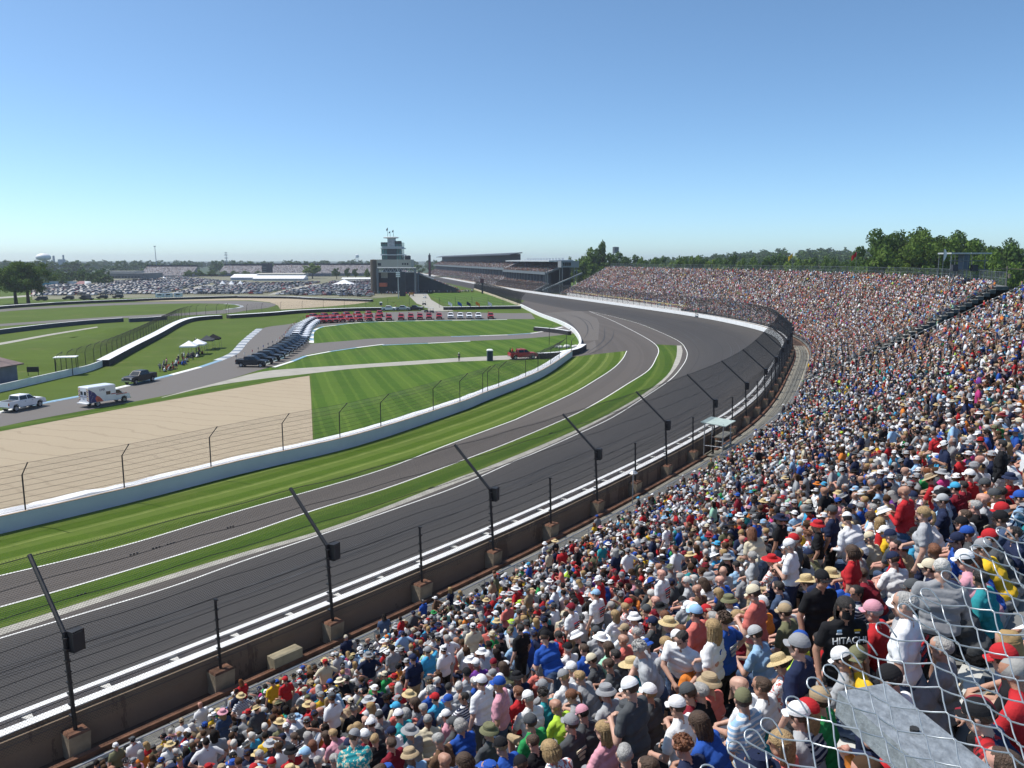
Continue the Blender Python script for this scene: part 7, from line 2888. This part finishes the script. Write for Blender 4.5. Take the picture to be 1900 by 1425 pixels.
far_bank('distant crowded grandstand left of the small tree row', 258, 354, 495, 511, 980)
far_bank('distant crowded grandstand behind the white gabled tent', 405, 488, 493, 507, 1050)
far_bank('distant long crowded grandstand right of the dark scoreboard block', 500, 690, 492, 507, 1050)
b = MB()
bx(b, 486, 500, 488.5, 507.5, 1000, 12, 0)
for k in range(3):
    bx(b, 487, 494, 495 + 4 * k, 496.4 + 4 * k, 999.6, .3, 1)
tag(b.build('scoreboard_block', [M_DK, M_GREYST]), 'dark scoreboard block between two distant crowded stands', 'building')
b = MB()
bx(b, 163, 268, 507, 517, 760, 40, 0)
bx(b, 196, 250, 503, 507, 775, 20, 1)
for k in range(16):
    bx(b, 166 + 6 * k, 169 + 6 * k, 513, 515, 759.8, .2, 2)
tag(b.build('long_building', [mat('grey_block', (0.20, 0.20, 0.19), 0.8, var=0.15, scale=0.1), mat('pale_block', (0.40, 0.38, 0.33), 0.8), M_DK]), 'long low grey building with a row of dark windows beyond the car park', 'building')


def tent_long(label, x0, x1, y0, ym, y1, Y, depth, m=M_TARP, gable=True):
    t = thing('marquee', label, 'tent')
    a, c = AT(x0, y1, Y), AT(x1, ym, Y)
    zt = AT(x0, y0, Y + depth / 2).z
    b = MB()
    b.hexa([(a.x, Y, a.z), (c.x, Y, a.z), (c.x, Y + depth, a.z), (a.x, Y + depth, a.z)], [(a.x, Y, c.z), (c.x, Y, c.z), (c.x, Y + depth, c.z), (a.x, Y + depth, c.z)])
    b.build('side_wall', M_PALER, t)
    b = MB()
    b.hexa([(a.x - .4, Y - .4, c.z + .02), (c.x + .4, Y - .4, c.z + .02), (c.x + .4, Y + depth + .4, c.z + .02), (a.x - .4, Y + depth + .4, c.z + .02)],
           [(a.x - .4, Y + depth / 2 - .2, zt), (c.x + .4, Y + depth / 2 - .2, zt), (c.x + .4, Y + depth / 2 + .2, zt), (a.x - .4, Y + depth / 2 + .2, zt)])
    b.build('roof', m, t)


tent_long('long white marquee roof behind the middle of the car park', 470, 563, 511, 517, 521, 680, 16)
tent_long('grey gabled hall with white roof panel left of the long marquee', 428, 470, 508.5, 515, 520, 690, 22)
tent_long('low white marquee roof right behind the pyramid tent', 634, 688, 515, 517.5, 519, 700, 10)
tent_long('long pale flat building behind the long white marquee', 476, 563, 506.5, 508.5, 512, 830, 20, MATS['pale_block'])


def tent_peak(label, x0, x1, y0, y1, Y, peaks=1):
    t = thing('peak_tent', label, 'tent')
    a, c = AT(x0, y1, Y), AT(x1, y1, Y)
    zt = AT(x0, y0, Y).z
    w = (c.x - a.x) / peaks
    for k in range(peaks):
        cx = a.x + w * (k + .5)
        b = MB().loft([[Vector((cx + w / 2 * f * sx, Y + w / 2 * f * sy + w / 2, z)) for sx, sy in ((-1, -1), (1, -1), (1, 1), (-1, 1), (-1, -1))] for f, z in ((1, a.z - .6), (1, a.z), (.5, a.z + (zt - a.z) * .42), (.02, zt))])
        b.build('canopy', M_TARP, t)
    MB().box(((a.x + c.x) / 2, Y + 2, (a.z) / 2 - 0.3), (c.x - a.x - 1, 3, max(1, a.z - .6))).build('side_wall', M_DK, t)


tent_peak('white twin peaked tent over the left half of the car park', 402, 452, 521, 531, 640, 3)
tent_peak('white pyramid tent among the dark parked cars', 614, 655, 519, 528, 640)
tent_peak('small white pyramid tent before the distant left stand', 296, 305, 512, 516, 800)
t = thing('banner_wall', 'pale banner wall lettered car beside a teal hoarding near the big tree', 'banner')
b = MB()
bx(b, 92, 142, 522, 530, 640, .6, 0)
bx(b, 78, 97, 525, 533, 636, .6, 1)
b.build('hoarding', [mat('banner_pale', (0.52, 0.57, 0.62), 0.6), mat('banner_teal', (0.04, 0.22, 0.30), 0.6)], t)
q = AT(114, 526, 639)
tx = link('lettering', text_mesh('lettering', 'car', 4.0, M_DK, extrude=0.1), t, loc=q)
tx.rotation_euler = (PI / 2, 0, 0)
t = thing('shed', 'low hut with a dark red roof panel beside the pale banner', 'hut')
b = MB()
bx(b, 140, 172, 526, 533, 630, 8, 0)
b.build('wall', MATS['tan_wall'], t)
a_, c_ = AT(140, 527, 629), AT(160, 527, 629)
b = MB()
b.add([AT(139, 527, 628.5), AT(157, 527, 628.5), AT(157, 521.5, 633), AT(147, 521.5, 633)], [(0, 1, 2, 3)], 0)
b.add([AT(157, 527, 628.5), AT(175, 535, 628.5), AT(168, 522, 633), AT(157, 521.5, 633)], [(0, 1, 2, 3)], 1)
b.build('roof', [PM['dark red'], M_PALER], t)

# water tower, chimneys, masts
WT = thing('water_tower', 'white water tower on thin legs above the left woods', 'water tower')
Y = 1300.0
c0 = AT(80.5, 478, Y)
b = MB()
r_ = 11.2
b.lathe([(0.1, 7.0), (r_ * .45, 6.3), (r_ * .85, 4.0), (r_, 1.2), (r_ * 0.96, -1.0), (r_ * .7, -3.6), (r_ * .25, -5.2), (0.1, -5.4)], c0, 20)
b.build('tank', M_WALLW, WT, smooth=True)
b = MB().tube([(c0.x, Y, 0), (c0.x, Y, c0.z - 5)], [2.6, 2.0], 10)
b.build('riser', M_PALER, WT)
for k in range(6):
    a = PI / 3 * k + 0.2
    MB().tube([(c0.x + 13 * math.cos(a), Y + 13 * math.sin(a), 0), (c0.x + 10.6 * math.cos(a), Y + 10.6 * math.sin(a), c0.z)], 0.4, 5).build('leg', M_PALER, WT)
WT2 = thing('water_tower', 'small pale water tower on the horizon left of the control tower', 'water tower')
Y = 2000.0
c0 = AT(662.5, 475, Y)
MB().lathe([(0.1, 4), (4.2, 2.6), (4.6, 0), (4.4, -4), (0.1, -4.4)], c0, 14).build('tank', M_WALLW, WT2)
for k in range(4):
    a = PI / 2 * k + 0.6
    MB().tube([(c0.x + 4.4 * math.cos(a), Y + 4.4 * math.sin(a), 0), (c0.x + 4 * math.cos(a), Y + 4 * math.sin(a), c0.z - 3)], 0.3, 4).build('leg', M_PALER, WT2)
for x, ty, r0, l in ((99, 474.5, 2.6, 'pale chimney just right of the white water tower'), (117, 473, 2.2, 'second pale chimney standing on a small block')):
    top = AT(x, ty, 1700)
    b = MB().tube([(top.x, 1700, 0), (top.x, 1700, top.z)], [r0 * 1.2, r0 * .8], 8)
    if x == 117:
        b.box((top.x - 4, 1700, 8), (12, 8, 28))
    tag(b.build('chimney', mat('chimney_pale_grey', (0.42, 0.44, 0.46), 0.8)), l, 'chimney')  # pale blue-grey, one even tone
for x, ty, l in ((287, 457, 'tall thin lattice mast with a lamp head over the left woods'), (419, 469, 'thin mast with antenna clusters above the distant stands')):
    top = AT(x, ty, 1100)
    b = MB().tube([(top.x + 1.2, 1100, 0), (top.x, 1100, top.z)], [0.6, 0.35], 5)
    b.box((top.x, 1100, top.z), (2.6, 1.2, 1.0))
    if x == 419:
        for k in range(3):
            b.box((top.x, 1100, top.z - 3 - 4 * k), (4.0, 1.5, 1.0))
    tag(b.build('mast', M_PALER), l, 'mast')
WT3 = thing('water_tank', 'grey square water tank on legs above the trees at the end of the straight', 'water tank')
Y = 640.0
c0 = AT(1142.5, 464, Y)
MB().lathe([(0.1, 2.6), (2.5, 2.4), (2.5, -2.4), (0.1, -2.4)], c0, 12).build('tank', M_GREYST, WT3)
for k in range(4):
    a = PI / 2 * k + 0.5
    MB().tube([(c0.x + 2.3 * math.cos(a), Y + 2.3 * math.sin(a), 0), (c0.x + 2.2 * math.cos(a), Y + 2.2 * math.sin(a), c0.z + 2.2)], 0.25, 4).build('leg', M_GREYST, WT3)

# left service shed, scaffold shelter, screens
t = thing('shed', 'grey timber service shed with a brown roof at the left edge', 'shed')
a_, c_ = G(-30, 728), G(34.5, 715)
d = (c_ - a_).normalized()
n = Vector((-d.y, d.x, 0))
L0 = [a_, c_, c_ + n * 4.2, a_ + n * 4.2]
MB().hexa(L0, [p + up * 3.3 for p in L0]).build('wall', mat('shed_grey', (0.17, 0.18, 0.21), 0.8, var=0.12, scale=1), t)
e = d * 1.0
L1 = [a_ - n * .5 - e, c_ - n * .5 + e, c_ + n * 4.7 + e, a_ + n * 4.7 - e]
MB().hexa([p + up * 3.31 for p in L1], [L1[0] + up * 3.5, L1[1] + up * 3.5, L1[2] + up * 4.6, L1[3] + up * 4.6]).build('roof', mat('shed_roof', (0.17, 0.12, 0.11), 0.8, var=0.2, scale=1), t)
t = thing('shelter', 'marshal shelter with a thin white roof behind the guard rail', 'shelter')
g = G(119, 697)
b = MB()
b.box(g + Vector((0, 1, 3.2)), (3.6, 2.4, 0.12), 0.3)
b.build('roof', M_WALLW, t)
for sx in (-1.5, 1.5):
    for sy in (0.1, 2.0):
        MB().tube([g + Vector((sx, sy, 0)), g + Vector((sx, sy, 3.15))], 0.06, 5).build('post', M_BLACKST, t)
g = G(62, 697)
b = MB()
b.box(g + up * 1.1, (1.9, .15, .9), 0.2)
for sx in (-.9, .9):
    b.tube([g + Vector((sx, 0, 0)), g + Vector((sx, 0, 1.6))], .05, 5)
tag(b.build('notice_board', M_BLACKST), 'small black notice board on two posts between the shed and the shelter', 'board')
g = G(5, 716)
tag(MB().tube([g, g + Vector((-.5, 0, 8.5))], [.14, .09], 6).build('pole', M_BLACKST), 'dark leaning pole before the grey shed', 'pole')
g = G(872, 538)
# scaffold camera tower behind the far stand
t = thing('camera_scaffold', 'open steel camera scaffold with flat roof slats above the far stand', 'scaffold')
Y = 140.0
b = MB()
for x in (1766, 1789, 1797, 1829):
    q = AT(x, 470, Y)
    for dy in (0, 4):
        b.tube([(q.x, Y + dy, 6), (q.x, Y + dy, q.z)], .08, 5)
for yy in (500, 484):
    b.tube([AT(1762, yy, Y), AT(1834, yy, Y)], .08, 5)
for xa, xb in ((1766, 1789), (1797, 1829), (1774, 1760), (1820, 1834)):
    b.tube([AT(xa, 526, Y), AT(xb, 500, Y)], .06, 5)
    b.tube([AT(xb, 526, Y), AT(xa, 500, Y)], .06, 5)
b.build('frame', M_GREYST, t)
b = MB()
for x0, x1 in ((1763, 1799), (1800, 1838)):
    a_, c_ = AT(x0, 470, Y), AT(x1, 470.5, Y)
    b.box(((a_.x + c_.x) / 2, Y + 1.8, a_.z), (c_.x - a_.x, 4.5, .25))
b.build('roof_slat', M_PALER, t)
b = MB()
for x in (1768, 1805):
    q = AT(x, 497, Y)
    b.box((q.x, Y - .4, q.z), (.9, .9, 1.1))
b.build('camera_box', M_DK, t)
b = MB()
a_, c_ = AT(1788, 501, Y), AT(1798, 501, Y)
b.box(((a_.x + c_.x) / 2, Y + 1, AT(1790, 486, Y).z), (c_.x - a_.x, 2, 2.6))
b.build('cabin_panel', mat('blue_grey_panel', (0.07, 0.10, 0.14), .7), t)
# flags on poles along the far stand's top rail
for x, ty, by, Y, m, l in ((1471, 469, 505, 195, CM['yellow'], 'yellow flag on a pole above the top rail of the far stand'), (1590, 466, 503, 165, CM['red'], 'red flag on a pole above the top rail of the far stand'), (1752, 462, 522, 120, CM['white'], 'tall white feather flag left of the camera scaffold')):
    q = AT(x, ty, Y)
    z0 = AT(x, by, Y).z
    b = MB().tube([(q.x, Y, z0), (q.x, Y, q.z)], .04, 5)
    if x < 1700:
        b.loft([[Vector((q.x - .25 * j, Y + .1 * math.sin(j * 1.7), q.z - .1 - .22 * j)), Vector((q.x - .25 * j, Y + .1 * math.sin(j * 1.7), q.z - 1.0 - .25 * j))] for j in range(5)], m=1)
    else:
        b.loft([[Vector((q.x + .02, Y, q.z - .25 * j)), Vector((q.x + .5 * math.sin(.5 + j * .33), Y + .1, q.z - .25 * j))] for j in range(8)], m=1)
    tag(b.build('flag', [M_GREYST, m]), l, 'flag')
# utility pole with wires
g = AT(1869, 535, 150)
top = AT(1869, 494, 150)
b = MB().tube([(g.x, 150, 4), (top.x, 150, top.z)], .13, 6)
b.box((top.x, 150, top.z - .5), (1.8, .12, .14))
b.lathe([(0.05, -.4), (.25, -.4), (.25, .4), (.05, .4)], (top.x + .4, 149.7, top.z - 1.8), 8)
for k in range(3):
    b.tube([(top.x - .8 + .8 * k, 150, top.z - .4), (top.x + 20, 152, top.z - 1.6), (top.x + 60, 156, top.z - .3)], .02, 3)
    b.tube([(top.x - .8 + .8 * k, 150, top.z - .4), (top.x - 20, 150, top.z - 1.4), (top.x - 55, 150, top.z - .5)], .02, 3)
tag(b.build('utility_pole', mat('pole_wood', (.22, .18, .14), .9, var=.2)), 'wooden utility pole with wires right of the far stand', 'utility pole')
# motorcycles and carts near the barrier opening, utility buggies on the drive
def buggy(px, label, m):
    t = thing('utility_cart', label, 'cart', G(*px), 0.3)
    MB().box((0, 0, .62), (1.3, 2.4, .5)).build('body', m, t)
    MB().box((0, -.2, 1.9), (1.35, 1.9, .08)).build('roof', M_PALER, t)
    b = MB()
    for x in (-.6, .6):
        for y in (-1, .6):
            b.tube([(x, y, .8), (x, y, 1.88)], .035, 4)
    b.build('roof_frame', M_BLACKST, t)
    for x in (-.6, .6):
        for y in (-.8, .8):
            MB().lathe([(0.02, -.1), (.28, -.1), (.28, .1), (.02, .1)], (x, y, .28), 8, 0, Matrix.Rotation(PI / 2, 3, 'Y')).build('wheel', M_TYRE, t)


buggy((787, 566), 'small dark utility cart on the pale drive towards the podium building', M_BLKPL)
buggy((788, 553), 'white roofed utility cart farther up the pale drive', PM['white'])
buggy((791, 579.5), 'dark cart beside the opening in the white topped barrier', M_BLKPL)
buggy((801, 580.5), 'second dark cart just right of the one at the barrier opening', M_BLKPL)
t = thing('tractor', 'yellow orange tractor at the top of the pale drive', 'tractor', G(763, 549), 0.2)
MB().box((0, 0, 1.3), (2.2, 3.4, 1.2)).build('body', mat('tractor_orange', (.5, .22, .05), .5), t)
MB().box((0, -.6, 2.5), (1.7, 1.5, 1.2)).build('cab', M_GLASS, t)
for x in (-1.1, 1.1):
    for y in (-1, 1.1):
        MB().lathe([(0.02, -.2), (.75, -.2), (.75, .2), (.02, .2)], (x, y, .75), 10, 0, Matrix.Rotation(PI / 2, 3, 'Y')).build('wheel', M_TYRE, t)
# ================================================================ camera, sun and sky
crowd_build()
hz = MB().box((0, 2450, 24.5), (5200, 5100, 51)).build('haze', [])
hm = bpy.data.materials.new('haze_air')
hm.use_nodes = True
hm.node_tree.nodes.clear()
ho = hm.node_tree.nodes.new('ShaderNodeOutputMaterial')
hv_ = hm.node_tree.nodes.new('ShaderNodeVolumePrincipled')
hv_.inputs['Color'].default_value = (0.80, 0.88, 1.0, 1)
hv_.inputs['Density'].default_value = 0.00012
hv_.inputs['Anisotropy'].default_value = 0.2
hm.node_tree.links.new(hv_.outputs[0], ho.inputs['Volume'])
hz.data.materials.append(hm)
tag(hz, 'thin pale summer haze over the whole speedway', 'haze', kind='stuff')
cam = bpy.data.cameras.new('camera')
cam.sensor_width = 36.0
cam.lens = 36.0 * FPX / 1900.0
cam.clip_start = 0.05
cam.clip_end = 30000
co = bpy.data.objects.new('camera', cam)
COL.objects.link(co)
co.location = (0, 0, CAMH)
co.rotation_euler = (PI / 2 - PIT, 0, 0)
SC.camera = co
SUN_AZ, SUN_EL = math.radians(-76), math.radians(58)      # azimuth from +Y, clockwise
sd = Vector((math.sin(SUN_AZ) * math.cos(SUN_EL), math.cos(SUN_AZ) * math.cos(SUN_EL), math.sin(SUN_EL)))
sl = bpy.data.lights.new('sun', 'SUN')
sl.energy = 4.5
sl.angle = math.radians(0.53)
sl.color = (1.0, 0.955, 0.89)
so = bpy.data.objects.new('sun', sl)
COL.objects.link(so)
so.rotation_euler = (-sd).to_track_quat('-Z', 'Y').to_euler()
so.location = (0, 0, 60)
wd0 = bpy.data.worlds.new('World')
SC.world = wd0
wd0.use_nodes = True
nt = wd0.node_tree
sky = nt.nodes.new('ShaderNodeTexSky')
sky.sky_type = 'NISHITA'
sky.sun_disc = False
sky.sun_elevation = SUN_EL
sky.sun_rotation = SUN_AZ
sky.altitude = 0
sky.air_density = 0.6
sky.dust_density = 0.6
sky.ozone_density = 8.0
bg = nt.nodes['Background']
bg.inputs['Strength'].default_value = 0.15
wb = nt.nodes.new('ShaderNodeMix')
wb.data_type = 'RGBA'
wb.blend_type = 'MULTIPLY'
wb.inputs[0].default_value = 1.0
wb.inputs[7].default_value = (1.19, 1.215, 1.05, 1)
nt.links.new(sky.outputs[0], wb.inputs[6])
nt.links.new(wb.outputs[2], bg.inputs['Color'])
vs_ = SC.view_settings
vs_.view_transform = 'Standard'
vs_.look = 'None'
vs_.exposure = 0.2
vs_.gamma = 1.0
SC.cycles.max_bounces = 5
SC.cycles.diffuse_bounces = 2
SC.cycles.glossy_bounces = 2
SC.cycles.transparent_max_bounces = 6
SC.cycles.use_denoising = True
SC.cycles.use_adaptive_sampling = True
SC.cycles.adaptive_threshold = 0.015
